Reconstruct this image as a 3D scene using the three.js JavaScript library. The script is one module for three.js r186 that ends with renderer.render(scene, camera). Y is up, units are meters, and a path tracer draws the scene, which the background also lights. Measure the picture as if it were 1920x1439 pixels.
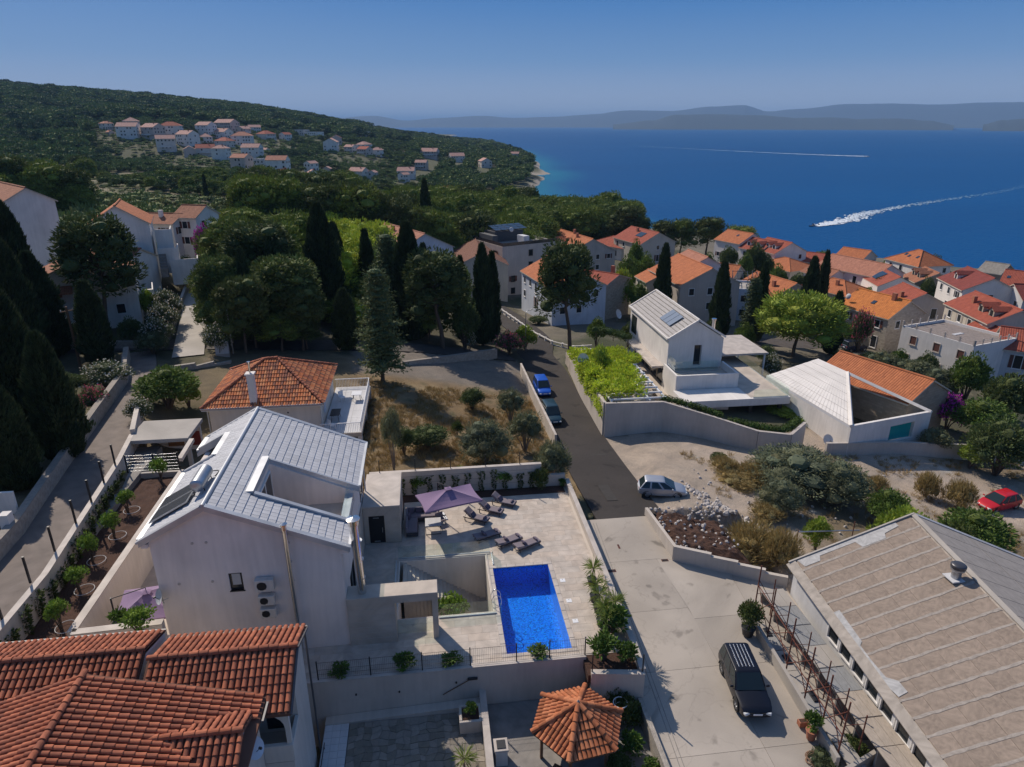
import * as THREE from 'three';
import { mergeGeometries } from 'three/addons/utils/BufferGeometryUtils.js';
import { RoundedBoxGeometry } from 'three/addons/geometries/RoundedBoxGeometry.js';
import { ImprovedNoise } from 'three/addons/math/ImprovedNoise.js';

// ---------------------------------------------------------------- camera, sky, sun, exposure
// Axes: x runs along the front of the pool plot, y is up (0 = the concrete drive), -z runs away from the camera.
const scene = new THREE.Scene();
const CAM = new THREE.Vector3(-3.81,29,29.76), YAW = 7.3, PITCH = 21;
const camera = new THREE.PerspectiveCamera(59.27,1024 / 767,0.5,90000);
camera.position.copy(CAM);
camera.rotation.set(-PITCH * Math.PI / 180,-YAW * Math.PI / 180,0, 'YXZ');
scene.add(camera);
const renderer = new THREE.WebGLRenderer({ antialias: true });
renderer.toneMapping = THREE.LinearToneMapping;
renderer.toneMappingExposure = 1;
renderer.shadowMap.enabled = true;
const SUNDIR = new THREE.Vector3(-0.526 * 0.707,0.68,-0.851 * 0.707).normalize();
const sun = new THREE.DirectionalLight(new THREE.Color(1,0.885,0.75), 4.3);
sun.position.copy(SUNDIR).multiplyScalar(300);
sun.castShadow = true; sun.shadow.mapSize.set(4096,4096); sun.shadow.radius = 1;
Object.assign(sun.shadow.camera, { left: -160, right: 160, top: 160, bottom: -160, near: 1, far: 700 });
scene.add(sun);
{
  const W = 512, Hh = 256, data = new Float32Array(W * Hh * 4);
  const stops = [[0,[.42,.49,.635]],[.03,[.33,.42,.59]],[.08,[.16,.30,.545]],[.15,[.062,.205,.50]],[.3,[.062,.175,.43]],[.6,[.075,.16,.36]],[1,[.09,.165,.34]]];
  for (let j = 0; j < Hh; j++) {
    const el = ((j + .5) / Hh - .5) * Math.PI, s = Math.max(0, Math.sin(el));
    let c = [.17,.17,.17];
    if (el > 0) { let k = 0; while (k < stops.length - 2 && s > stops[k + 1][0]) k++; const [s0, c0] = stops[k],[s1, c1] = stops[k + 1], f = (s - s0) / (s1 - s0); c = c0.map((v, i) => v + (c1[i] - v) * f); }
    for (let i = 0; i < W; i++) {
      const az = ((i + .5) / W - .5) * 2 * Math.PI, d = [Math.cos(az) * Math.cos(el), Math.sin(el), Math.sin(az) * Math.cos(el)];
      const cs = d[0] * SUNDIR.x + d[1] * SUNDIR.y + d[2] * SUNDIR.z, gl = el > 0 ? .30 * Math.exp((cs - 1) * 9) + .9 * Math.exp((cs - 1) * 60) : 0;
      const o = (j * W + i) * 4;
      data[o] = c[0] + gl; data[o + 1] = c[1] + gl * .97; data[o + 2] = c[2] + gl * .9; data[o + 3] = 1;
    }
  }
  const t = new THREE.DataTexture(data, W, Hh, THREE.RGBAFormat, THREE.FloatType);
  t.mapping = THREE.EquirectangularReflectionMapping; t.magFilter = THREE.LinearFilter; t.minFilter = THREE.LinearFilter; t.needsUpdate = true;
  scene.background = t; scene.environment = t;
}
scene.fog = new THREE.FogExp2(new THREE.Color(.36,.62,1), 0.00007);

// ---------------------------------------------------------------- helpers
const unindex = THREE.BufferGeometry.prototype.toNonIndexed; THREE.BufferGeometry.prototype.toNonIndexed = function () { return this.index ? unindex.call(this) : this; };
const PI = Math.PI, R = (d) => d * PI / 180, V = (x, y, z) => new THREE.Vector3(x, y, z);
function rng(seed) { let s = seed | 0; return () => { s = (s + 0x6d2b79f5) | 0; let t = Math.imul(s ^ (s >>> 15), 1 | s); t = (t + Math.imul(t ^ (t >>> 7), 61 | t)) ^ t; return ((t ^ (t >>> 14)) >>> 0) / 4294967296; }; }
const rnd = rng(12345), rr = (a, b) => a + (b - a) * rnd();
const inoise = new ImprovedNoise(), noise = (x, y, z = 0) => inoise.noise(x, y, z);
const fbm = (x, y, z = 3.3, o = 4) => { let s = 0, a = .5; for (let i = 0; i < o; i++) { s += a * noise(x, y, z + i * 7.1); x *= 2.03; y *= 2.03; a *= .5; } return s; };
const clamp = (x, a = 0, b = 1) => Math.min(b, Math.max(a, x)), lerp = (a, b, t) => a + (b - a) * t, sstep = (a, b, x) => { const t = clamp((x - a) / (b - a)); return t * t * (3 - 2 * t); };
// a point seen in the photograph (1920 x 1439) at a given height or at a given depth along the view axis
const FPX = 1265, cP = Math.cos(R(PITCH)), sP = Math.sin(R(PITCH)), cY = Math.cos(R(YAW)), sY = Math.sin(R(YAW));
function ray(px, py) { const u = (px - 960) / FPX, v = (719.5 - py) / FPX, f = cP + v * sP; return V(u * cY + f * sY, v * cP - sP, u * sY - f * cY); }
const atT = (px, py, t) => ray(px, py).multiplyScalar(t).add(CAM);
const atY = (px, py, y) => { const r = ray(px, py); return r.multiplyScalar((y - CAM.y) / r.y).add(CAM); };

const taken = new Set();
function numbered(name) { if (!taken.has(name)) { taken.add(name); return name; } for (let i = 1; ; i++) { const n = name + '_' + String(i).padStart(3, '0'); if (!taken.has(n)) { taken.add(n); return n; } } }
function tag(o, label, category, group, kind) { if (label) o.userData.label = label; if (category) o.userData.category = category; if (group) o.userData.group = group; if (kind) o.userData.kind = kind; return o; }
function thing(name, label, category, pos = [0,0,0], yaw = 0, group) {
  const o = new THREE.Group(); o.name = numbered(name); o.position.set(...(pos.isVector3 ? pos.toArray() : pos)); o.rotation.y = yaw; tag(o, label, category, group); scene.add(o); return o;
}
function mesh(name, geo, mat, parent) { const m = new THREE.Mesh(geo, mat); m.name = parent ? name : numbered(name); m.castShadow = m.receiveShadow = true; (parent || scene).add(m); return m; }
// part given in world coordinates under a thing that is not turned
function wpart(name, geo, mat, parent) { const p = parent.getWorldPosition(V()); geo.translate(-p.x, -p.y, -p.z); return mesh(name, geo, mat, parent); }
function struct(name, geo, mat) { const m = mesh(name, geo, mat); m.userData.kind = 'structure'; return m; }
function stuff(name, geo, mat, label, category, parent) { const m = parent ? mesh(name, geo, mat, parent) : mesh(name, geo, mat); m.userData.kind = 'stuff'; tag(m, label, parent ? null : category); return m; }
function copy(o, label, name) { const c = o.clone(); c.name = numbered(name || o.name.replace(/_\d\d\d$/, '')); if (label) c.userData.label = label; scene.add(c); return c; }
function inst(name, geo, mat, mats, parent, colors) {
  const m = new THREE.InstancedMesh(geo, mat, mats.length); mats.forEach((x, i) => m.setMatrixAt(i, x)); if (colors) colors.forEach((c, i) => m.setColorAt(i, c));
  m.name = parent ? name : numbered(name); m.userData.kind = 'stuff'; m.castShadow = m.receiveShadow = true; (parent || scene).add(m); return m;
}
const M4 = (pos, rotY = 0, sx = 1, sy = sx, sz = sx) => new THREE.Matrix4().compose(pos, new THREE.Quaternion().setFromAxisAngle(V(0,1,0), rotY), V(sx, sy, sz));

// ---------------------------------------------------------------- geometry (all non-indexed, uv in metres by dominant axis)
function finish(g) {
  if (g.index) g = g.toNonIndexed();
  g.computeVertexNormals(); boxUV(g); return g;
}
function boxUV(g) {
  const p = g.attributes.position, n = g.attributes.normal, uv = new Float32Array(p.count * 2);
  for (let i = 0; i < p.count; i += 3) {
    const nx = Math.abs(n.getX(i) + n.getX(i + 1) + n.getX(i + 2)), ny = Math.abs(n.getY(i) + n.getY(i + 1) + n.getY(i + 2)), nz = Math.abs(n.getZ(i) + n.getZ(i + 1) + n.getZ(i + 2));
    for (let k = i; k < i + 3; k++) {
      const x = p.getX(k), y = p.getY(k), z = p.getZ(k);
      if (ny >= nx * .9 && ny >= nz * .9) { uv[2 * k] = x; uv[2 * k + 1] = -z; } else if (nx > nz) { uv[2 * k] = -z; uv[2 * k + 1] = y; } else { uv[2 * k] = x; uv[2 * k + 1] = y; }
    }
  }
  g.setAttribute('uv', new THREE.BufferAttribute(uv, 2)); return g;
}
function raw(tris) { const g = new THREE.BufferGeometry(); g.setAttribute('position', new THREE.BufferAttribute(new Float32Array(tris.flat(2)), 3)); return finish(g); }
// planar polygon pts (arrays) swept by vec; holes are polygons in the same plane
function ext(pts, vec, holes = []) {
  const P = pts.map((p) => V(...p)), n = V(0,0,0);
  for (let i = 0; i < P.length; i++) { const a = P[i], b = P[(i + 1) % P.length]; n.add(V((a.y - b.y) * (a.z + b.z), (a.z - b.z) * (a.x + b.x), (a.x - b.x) * (a.y + b.y))); }
  n.normalize(); const ex = P[1].clone().sub(P[0]).normalize(), ey = n.clone().cross(ex), v = V(...vec);
  const to2 = (p) => new THREE.Vector2(p.clone().sub(P[0]).dot(ex), p.clone().sub(P[0]).dot(ey));
  const HS = holes.map((h) => h.map((p) => V(...p))), all = [P, ...HS].flat();
  const faces = THREE.ShapeUtils.triangulateShape(P.map(to2), HS.map((h) => h.map(to2)));
  const flip = n.dot(v) > 0, T = [], put = (a, b, c, f) => T.push(f ? [a, c, b] : [a, b, c]), arr = (p) => [p.x, p.y, p.z];
  const lo = all.map(arr), hi = all.map((p) => arr(p.clone().add(v)));
  for (const [a, b, c] of faces) {
    const tn = all[b].clone().sub(all[a]).cross(all[c].clone().sub(all[a])).dot(n) > 0; // orientation of this face
    put(lo[a], lo[b], lo[c], tn === flip); put(hi[a], hi[b], hi[c], tn !== flip);
  }
  let base = 0;
  for (const loop of [P, ...HS]) {
    for (let i = 0; i < loop.length; i++) {
      const a = base + i, b = base + (i + 1) % loop.length, inner = loop !== P;
      // orientation of hole loops may differ from the outline's
      let area = 0; if (inner) { const q = loop.map(to2); for (let k = 0; k < q.length; k++) area += q[k].x * q[(k + 1) % q.length].y - q[(k + 1) % q.length].x * q[k].y; }
      const f = inner ? (area > 0) !== flip : !flip;
      put(lo[a], hi[b], lo[b], f); put(lo[a], hi[a], hi[b], f);
    }
    base += loop.length;
  }
  return raw(T);
}
const bx = (x0, x1, y0, y1, z0, z1) => finish(new THREE.BoxGeometry(Math.abs(x1 - x0), Math.abs(y1 - y0), Math.abs(z1 - z0)).translate((x0 + x1) / 2, (y0 + y1) / 2, (z0 + z1) / 2));
function cbx(x0, x1, y0, y1, z0, z1, c = .015) { // box with a chamfered upper rim
  const lx = Math.min(x0, x1), hx = Math.max(x0, x1), lz = Math.min(z0, z1), hz = Math.max(z0, z1), q = (i, y) => [[lx + i, y, lz + i],[lx + i, y, hz - i],[hx - i, y, hz - i],[hx - i, y, lz + i]];
  const A = q(0, y0), B = q(0, y1 - c), C = q(c, y1), T = [];
  for (let i = 0; i < 4; i++) { const j = (i + 1) % 4; T.push([A[i], A[j], B[j]],[A[i], B[j], B[i]],[B[i], B[j], C[j]],[B[i], C[j], C[i]]); }
  T.push([C[0], C[1], C[2]],[C[0], C[2], C[3]],[A[0], A[2], A[1]],[A[0], A[3], A[2]]);
  return raw(T);
}
const rbox = (w, h, d, r = .05, s = 2) => new RoundedBoxGeometry(w, h, d, s, Math.min(r, w / 2.01, h / 2.01, d / 2.01)).toNonIndexed();
function bar(p, q, r, n = 6, r2 = r) { // round bar between two points
  const a = V(...p), b = V(...q), d = b.clone().sub(a), g = new THREE.CylinderGeometry(r2, r, d.length(), n, 1);
  g.applyQuaternion(new THREE.Quaternion().setFromUnitVectors(V(0,1,0), d.clone().normalize())); g.translate(...a.add(b).multiplyScalar(.5).toArray());
  return g.toNonIndexed();
}
function sbar(p, q, w, h = w) { // square bar
  const a = V(...p), b = V(...q), d = b.clone().sub(a), g = new THREE.BoxGeometry(w, d.length(), h);
  g.applyQuaternion(new THREE.Quaternion().setFromUnitVectors(V(0,1,0), d.clone().normalize())); g.translate(...a.add(b).multiplyScalar(.5).toArray()); return finish(g);
}
function strip(attrs) { for (const g of attrs) { for (const k of Object.keys(g.attributes)) if (!['position', 'normal', 'uv'].includes(k)) g.deleteAttribute(k); } return attrs.map((g) => g.index ? g.toNonIndexed() : g); }
const join = (...gs) => mergeGeometries(strip(gs.flat(9).filter(Boolean)), false);
const ring = (x, y, z, w, h, t, d) => [bx(x - w / 2 - t, x + w / 2 + t, y + h / 2, y + h / 2 + t, z, z + d), bx(x - w / 2 - t, x + w / 2 + t, y - h / 2 - t, y - h / 2, z, z + d), bx(x - w / 2 - t, x - w / 2, y - h / 2, y + h / 2, z, z + d), bx(x + w / 2, x + w / 2 + t, y - h / 2, y + h / 2, z, z + d)];
const xf = (g, x, y, z, ry = 0, s = 1) => { g = g.clone(); if (s !== 1) g.scale(s, s, s); if (ry) g.rotateY(ry); return g.translate(x, y, z); };
const tubeAlong = (pts, r, seg = 24, n = 6, closed = false) => new THREE.TubeGeometry(new THREE.CatmullRomCurve3(pts.map((p) => V(...p)), closed), seg, r, n, closed).toNonIndexed();
function setColors(g, fn) { const p = g.attributes.position, c = new Float32Array(p.count * 3); for (let i = 0; i < p.count; i++) { const k = fn(p.getX(i), p.getY(i), p.getZ(i), i); c[3 * i] = k[0]; c[3 * i + 1] = k[1]; c[3 * i + 2] = k[2]; } g.setAttribute('color', new THREE.BufferAttribute(c, 3)); return g; }

// ---------------------------------------------------------------- materials
function texture(w, h, fn, srgb = false, rep = [1,1]) { // fn(u, v) -> grey 0..1 or [r,g,b] (stored as written)
  const d = new Uint8Array(w * h * 4);
  for (let j = 0; j < h; j++) for (let i = 0; i < w; i++) { const v = fn(i / w, j / h), o = (j * w + i) * 4, a = Array.isArray(v); for (let k = 0; k < 3; k++) d[o + k] = clamp(a ? v[k] : v) * 255; d[o + 3] = 255; }
  const t = new THREE.DataTexture(d, w, h, THREE.RGBAFormat); t.wrapS = t.wrapT = THREE.RepeatWrapping; t.magFilter = THREE.LinearFilter; t.minFilter = THREE.LinearMipmapLinearFilter; t.repeat.set(...rep); if (srgb) t.colorSpace = THREE.SRGBColorSpace; t.needsUpdate = true; return t;
}
// noise that repeats over the unit square
function tnoise(u, v, f, seed = 0, o = 4) {
  let s = 0, a = .5; for (let k = 0; k < o; k++) { const A = u * 2 * PI, B = v * 2 * PI, r = f / (2 * PI); s += a * noise(Math.cos(A) * r + seed, Math.sin(A) * r + Math.cos(B) * r * 1.0, Math.sin(B) * r + seed * 1.7 + k * 5); f *= 2; a *= .5; } return s;
}
const retex = (t, x, y = x) => { const c = t.clone(); c.repeat.set(x, y); c.needsUpdate = true; return c; };
const blot = texture(512,512, (u, v) => .86 + .34 * tnoise(u, v, 5,1,6));         // soft stains
const blot2 = texture(512,512, (u, v) => { const n = tnoise(u, v, 9,7,6); return .84 + .42 * n; });
const grain = texture(256,256, (u, v) => .5 + .9 * tnoise(u, v, 40,3,4));            // fine relief
const gravel = texture(512,512, (u, v) => { const n = tnoise(u, v, 60,5,4), m = tnoise(u, v, 6,9,5); return [.8 + .45 * n + .3 * m, .8 + .42 * n + .26 * m, .8 + .4 * n + .22 * m]; });
const streak = texture(512,512, (u, v) => .88 + .3 * tnoise(u, v * .3,30,11,4) + .2 * tnoise(u, v, 4,2,4));
const worn = texture(1024,1024, (u, v) => { const a = tnoise(u, v, 5,13,6), b = tnoise(u, v, 3,17,3), c = Math.abs(tnoise(u, v, 7,19,5)), d = Math.abs(tnoise(u, v, 4,23,5)); return .9 + .26 * a + .3 * b - .22 * Math.exp(-c * 120) * (b > .02 ? 1 : .2) - .3 * sstep(.22,.4, tnoise(u, v, 11,29,4)) - .12 * Math.exp(-d * 160); });
const weather = texture(512,512, (u, v) => .9 + .2 * tnoise(u, v, 4,1,6) + .13 * tnoise(u, v * .1,34,8,3));
const C = (r, g, b) => new THREE.Color(r, g, b);
function std(col, o = {}) {
  const { map, ms = .25, bump, bs = 1, b = .01,...rest } = o;
  const m = new THREE.MeshStandardMaterial({ color: Array.isArray(col) ? C(...col) : new THREE.Color(col), roughness: .85,...rest });
  if (map) m.map = retex(map, ms); if (bump) { m.bumpMap = retex(bump, bs); m.bumpScale = b; }
  return m;
}
const render = (c) => std(c, { map: weather, ms: .11, bump: grain, bs: .9, b: .004 });
const MAT = {
  white: render([.78,.74,.70]), offwhite: render([.70,.635,.57]), cream: render([.58,.52,.43]), greywall: render([.54,.475,.42]), palegrey: render([.60,.60,.61]), mainwall: render([.80,.705,.65]), bluewhite: render([.62,.66,.74]), pinkwall: render([.62,.5,.44]),
  concrete: std([.44,.405,.365], { map: blot, ms: .09, bump: grain, bs: .6, b: .006 }), concwall: std([.55,.49,.43], { map: weather, ms: .13, bump: grain, bs: .7, b: .006 }), darkconc: std([.28,.26,.24], { map: blot2, ms: .2, bump: grain, bs: .8, b: .008 }),
  drive: std([.43,.385,.335], { map: blot2, ms: .055, bump: grain, bs: .5, b: .006 }), asphalt: std([.043,.036,.033], { map: worn, ms: .07, bump: grain, bs: 1.5, b: .012, roughness: .92 }), oldasphalt: std([.085,.073,.067], { map: blot2, ms: .11, bump: grain, bs: 1.5, b: .012 }),
  travertine: std([.54,.465,.39], { map: blot, ms: .2, bump: grain, bs: 1, b: .003, roughness: .7 }), coping: std([.54,.48,.43], { map: blot, ms: .3, roughness: .7 }), stonewall: std([.40,.36,.31], { map: blot2, ms: .4, bump: grain, bs: .5, b: .03 }), stone: std([.34,.30,.26], { map: gravel, ms: .5, bump: grain, bs: 1, b: .012 }),
  soil: std([.085,.042,.028], { map: gravel, ms: .3, bump: gravel, bs: .4, b: .05, roughness: 1 }), gravelground: std([.48,.40,.33], { map: gravel, ms: .2, bump: gravel, bs: .35, b: .05, roughness: 1 }),
  darkmetal: std([.025,.026,.03], { roughness: .45, metalness: .3 }), black: std([.012,.012,.014], { roughness: .5 }), whitemetal: std([.72,.73,.75], { roughness: .4 }), gutter: std([.10,.10,.11], { roughness: .5, metalness: .3 }), zinc: std([.55,.57,.6], { roughness: .42, metalness: .35, map: blot, ms: .2 }), steel: std([.72,.7,.68], { metalness: 1, roughness: .18 }), galv: std([.5,.52,.55], { metalness: .85, roughness: .38, map: blot, ms: .4 }), rust: std([.17,.055,.035], { map: blot2, ms: .7, roughness: .9 }), fencewire: std([.05,.05,.055], { roughness: .5, metalness: .4 }),
  glass: new THREE.MeshPhysicalMaterial({ color: C(.93,.975,.955), transmission: 1, thickness: 0, roughness: .02, ior: 1.5 }), pane: new THREE.MeshPhysicalMaterial({ color: C(.02,.025,.03), roughness: .08, specularIntensity: .8 }), bluepane: new THREE.MeshPhysicalMaterial({ color: C(.03,.05,.08), roughness: .06 }), carglass: new THREE.MeshPhysicalMaterial({ color: C(.015,.025,.028), roughness: .04 }),
  wood: std([.16,.085,.045], { map: streak, ms: .6 }), greywood: std([.42,.36,.30], { map: streak, ms: .5, bump: grain, bs: 2, b: .006 }), shutter: std([.13,.05,.035]), darkframe: std([.03,.03,.033], { roughness: .4 }), whiteframe: std([.7,.68,.66]), curtain: std([.45,.44,.42]), rubber: std([.02,.02,.02], { roughness: .9 }), terracotta: std([.42,.16,.09], { roughness: .8, map: blot, ms: 1 }), plastic: std([.7,.7,.7], { roughness: .5 }),
};
// ---------------------------------------------------------------- the lie of the land
const SEA = -19;
const polar = (x, z) => { const dx = x - CAM.x, dz = z - CAM.z, f = dx * sY - dz * cY, r = dx * cY + dz * sY; return [Math.atan2(r, f) * 1.6, Math.log(Math.hypot(f, r, 14))]; };
const landmarks = []; // [x, z, y]
const lm = (px, py, y) => { const p = atY(px, py, y); landmarks.push([p.x, p.z, y]); }, lt = (px, py, t) => { const p = atT(px, py, t); landmarks.push([p.x, p.z, p.y]); }, lp = (x, b, y) => landmarks.push([x, -b, y]);
// near the plot: x, distance along -z, height
[[-60,-10,4.5],[-34,-6,4.2],[-34,10,4.2],[-34,25,4.0],[-38,40,3.7],[-50,20,4.6],[-60,45,4.2],[-28,-20,2],[-10,-25,-1.5],[5,-25,-1.5],[20,-25,-1.4],[40,-20,-2],[60,-10,-3],[-29,22,3.4],[-26,30,2.6],[-24,46,2.4],[-12,44,1.4],[-12,24,1.3],[-4,22,1.0],[4,24,0],[5,34,-1.2],[-2,34,.4],[-6,46,.4],[2,46,-1.2],[7,52,-2.2],
  [10,0,-.5],[10,14,.2],[10,33,-1.7],[11,46,-2.4],[12,58,-3.2],[16,10,-.1],[16,20,.05],[20,24,-.8],[14,31,-1.6],[26,29,-1.8],[32,24,-2.2],[24,14,-.9],[32,12,-2],[40,16,-3.2],[48,17,-3.8],[45,27,-3],[60,22,-4.5],[22,2,-1.2],[30,40,-1.6],[24,50,-2],[34,62,-3.5],[40,45,-2.5],[46,52,-3.6],
  [-7,62,0],[-20,62,1.6],[-34,62,3],[-48,60,4.2],[5,66,-2.4]].forEach((q) => lp(...q));
// farther off: picture place and height, or picture place and depth
[[100,690,3.7],[330,680,3.2],[350,560,4],[370,485,5.2],[200,520,6.5],[60,460,7.5],[500,600,3],[620,640,1.5],[760,640,-.5],[900,640,-3],[1000,640,-4],[960,600,-5],[880,550,-6.5],[1080,620,-4.5],[1200,600,-6],[1180,640,-4.2],[1320,640,-5.5],[1450,620,-6.2],[1600,640,-6.6],[1650,660,-6.2],[1800,700,-6],[1900,800,-5],[1700,880,-3.2],[1850,900,-4],
  [1500,500,-15],[1850,560,-12.5],[1350,478,-14],[1650,560,-11.5],[1250,500,-10],[1100,470,-10.5],[950,480,-8.5],[800,500,-4.5],[650,480,0],[540,470,2.5],[450,440,4],[1150,440,-16],[1000,440,-10],[1050,430,-14],[1700,500,-16],[1900,520,-15.5]].forEach((q) => lm(...q));
[[250,400,215],[80,380,230],[420,400,225],[150,350,330],[330,345,340],[20,330,380],[450,350,330],[560,380,300],[700,400,280],[380,320,470],[200,300,520],[80,280,560],[430,305,500],[560,330,440],[540,290,600],[640,310,560],[640,280,690],[450,258,680],[380,255,640],[250,262,600],[200,235,700],[560,258,760],[640,262,800],[60,224,780],[30,197,860],[300,215,880],[300,200,1100],[150,190,1000],[400,200,1300],[480,212,1450],[560,228,1650],[640,240,1800],[700,250,1900],[740,256,1950],[750,270,900],[800,290,760],[860,300,760],[900,305,740],[960,312,735],[850,330,620],[940,345,560],[990,330,690],[800,350,520],[900,385,420],[980,390,430],[1020,410,370],[700,340,520],[760,420,270],[900,430,250]].forEach((q) => lt(...q));
// the shore and the sea bed beyond it
for (const [px, py, y] of [[1032,326,-18.6],[1005,318,-18.7],[985,330,-17],[1012,345,-18.7],[1008,372,-18.6],[1030,388,-18.6],[1060,402,-18.6],[1110,412,-18.6],[1128,410,-18.7],[1070,320,-24],[1050,300,-24],[1040,350,-21.5],[1090,380,-23],[1170,400,-24],[1220,415,-22],[1300,415,-23],[1430,425,-23],[1560,450,-24],[1760,470,-24],[1900,480,-24],[1200,300,-30],[1500,320,-32],[1900,330,-34],[1000,270,-26],[900,262,-26],[1180,432,-18.5],[1300,440,-18.6],[1500,490,-18.6],[1640,492,-18.6],[1780,512,-18.6],[1915,518,-18.6],[1040,312,-21],[960,280,-20.5]]) lm(px, py, y);
lt(-300,250,500); lt(-400,400,200); lt(-500,150,1500); lt(-200,700,80); lt(2300,900,80); lm(2400,600,-16); lm(2400,480,-26); lp(0,-120,2); lp(-100,-80,8); lp(100,-90,-3); lp(-200,0,14); lp(200,-20,-14); lp(120,20,-8);
const landAt = (() => { // thin plate spline through the landmarks
  const P = landmarks.map(([x, z]) => polar(x, z)), n = P.length, N = n + 3, A = [], U = (d2) => d2 < 1e-12 ? 0 : .5 * d2 * Math.log(d2);
  for (let i = 0; i < N; i++) A.push(new Float64Array(N + 1));
  for (let i = 0; i < n; i++) { for (let j = 0; j < n; j++) A[i][j] = U((P[i][0] - P[j][0]) ** 2 + (P[i][1] - P[j][1]) ** 2); A[i][i] += .0015; A[i][n] = A[n][i] = 1; A[i][n + 1] = A[n + 1][i] = P[i][0]; A[i][n + 2] = A[n + 2][i] = P[i][1]; A[i][N] = landmarks[i][2]; }
  for (let c = 0; c < N; c++) { let p = c; for (let r = c + 1; r < N; r++) if (Math.abs(A[r][c]) > Math.abs(A[p][c])) p = r; [A[c], A[p]] = [A[p], A[c]]; for (let r = c + 1; r < N; r++) { const f = A[r][c] / A[c][c]; if (f) for (let k = c; k <= N; k++) A[r][k] -= f * A[c][k]; } }
  const W = new Float64Array(N); for (let r = N - 1; r >= 0; r--) { let s = A[r][N]; for (let k = r + 1; k < N; k++) s -= A[r][k] * W[k]; W[r] = s / A[r][r]; }
  return (x, z) => { const [u, w] = polar(x, z); let s = W[n] + W[n + 1] * u + W[n + 2] * w; for (let i = 0; i < n; i++) s += W[i] * U((u - P[i][0]) ** 2 + (w - P[i][1]) ** 2); return s; };
})();
// roads: centre line [x, y, z], half width
const pz = (x, b, y) => [x, y, -b], pp = (px, py, y) => atY(px, py, y).toArray();
const ROADS = {
  street: { w: 2.75, p: [pz(11.25,14.35,.24), pz(11.2,20,-.4), pz(11.2,27,-1.1), pz(11.3,34,-1.75), pz(11.5,42,-2.25), pz(11.9,50,-2.7), pz(12.3,58,-3.2), pz(12.0,66,-3.6), pp(1003,640,-4.0), pp(962,603,-4.9), pp(915,572,-5.8), pp(872,545,-6.8), pp(850,525,-7.6), pp(830,500,-8.2)] },
  lane: { w: 1.8, p: [pz(-28.0,-14,4.4), pz(-28.0,-4,4.4), pz(-28.2,6,4.4), pz(-29.1,14,4.4), pz(-30.5,22,4.3), pz(-32.1,30,4.1), pz(-33.8,38,3.9), pz(-36.2,46,3.7), pz(-38.5,52,3.6)] },
  cross_street: { w: 2.2, p: [pz(-80,52,4.6), pz(-60,53,4.2), pz(-48,54,3.9), pz(-40,55,3.6), pz(-32,56,3.1), pz(-20,58,1.9), pz(-8,60,.5), pz(2,63,-1.8), pz(8,64.5,-3.1)] },
  footpath: { w: 1.75, p: [pp(352,668,3.35), pp(356,640,3.5), pp(364,590,3.9), pp(371,545,4.3), pp(375,510,4.7), pp(374,485,5.2), pp(368,470,5.6)] },
  seaside_road: { w: 2.6, p: [pp(1240,640,-5.4), pp(1330,632,-5.9), pp(1410,640,-6.2), pp(1500,645,-6.5), pp(1590,640,-6.8), pp(1640,636,-7), pp(1720,634,-7.2), pp(1800,640,-7.6)] },
};
for (const r of Object.values(ROADS)) { const c = new THREE.CatmullRomCurve3(r.p.map((p) => V(...p)), false, 'centripetal'); r.curve = c; r.pts = c.getSpacedPoints(Math.ceil(c.getLength() / 1)); r.box = [Math.min(...r.pts.map((p) => p.x)) - 9, Math.max(...r.pts.map((p) => p.x)) + 9, Math.min(...r.pts.map((p) => p.z)) - 9, Math.max(...r.pts.map((p) => p.z)) + 9]; }
function nearRoad(x, z) { let best = [1e9,0, null]; for (const r of Object.values(ROADS)) { if (x < r.box[0] || x > r.box[1] || z < r.box[2] || z > r.box[3]) continue; for (const p of r.pts) { const d = Math.hypot(p.x - x, p.z - z) - r.w; if (d < best[0]) best = [d, p.y, r]; } } return best; }
const inBox = (x, b, x0, x1, b0, b1) => x > x0 && x < x1 && b > b0 && b < b1;
function groundAt(x, z) {
  let y = landAt(x, z); const b = -z, dist = Math.hypot(x - CAM.x, z - CAM.z);
  if (dist > 150) { const k = sstep(150,500, dist) * sstep(SEA - 2, SEA + 12, y); y += k * (7 * fbm(x * .008, z * .008) + 3 * fbm(x * .03, z * .03,9)); }
  else y += .25 * fbm(x * .15, z * .15) * sstep(8,30, Math.abs(x - 11));
  if (dist > 180) { const e = y - SEA; if (e > 0 && e < 9) y = SEA + 3 * Math.sqrt(e); else if (e < 0 && e > -9) y = SEA - 3 * Math.sqrt(-e); }
  const [d, ry] = nearRoad(x, z); if (d < 3) y = lerp(ry - .12, y, sstep(.3,3, d));
  if (inBox(x, b, -29.5,-26.3,-12,27)) y = Math.min(y, 4.25);
  if (inBox(x, b, -26.4,7.1,-30,19.4)) y = Math.min(y, -3.2);
  if (inBox(x, b, 7,20.5,-30,14.6)) y = Math.min(y, -1.6);
  if (inBox(x, b, 18,46,-30,5.8)) y = Math.min(y, -1.7);
  if (inBox(x, b, -14.3,-10.3,28,40.5)) y = Math.min(y, .9);
  return y;
}
const G3 = (px, py) => { // where a picture ray meets the ground
  const r = ray(px, py); let t = 8, p = t; for (let i = 0; i < 500; i++) { p = t; t *= 1.012; const q = r.clone().multiplyScalar(t).add(CAM); if (groundAt(q.x, q.z) > q.y) break; } 
  for (let i = 0; i < 18; i++) { const m = (p + t) / 2, q = r.clone().multiplyScalar(m).add(CAM); if (groundAt(q.x, q.z) > q.y) t = m; else p = m; } return r.multiplyScalar(t).add(CAM);
};
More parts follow.
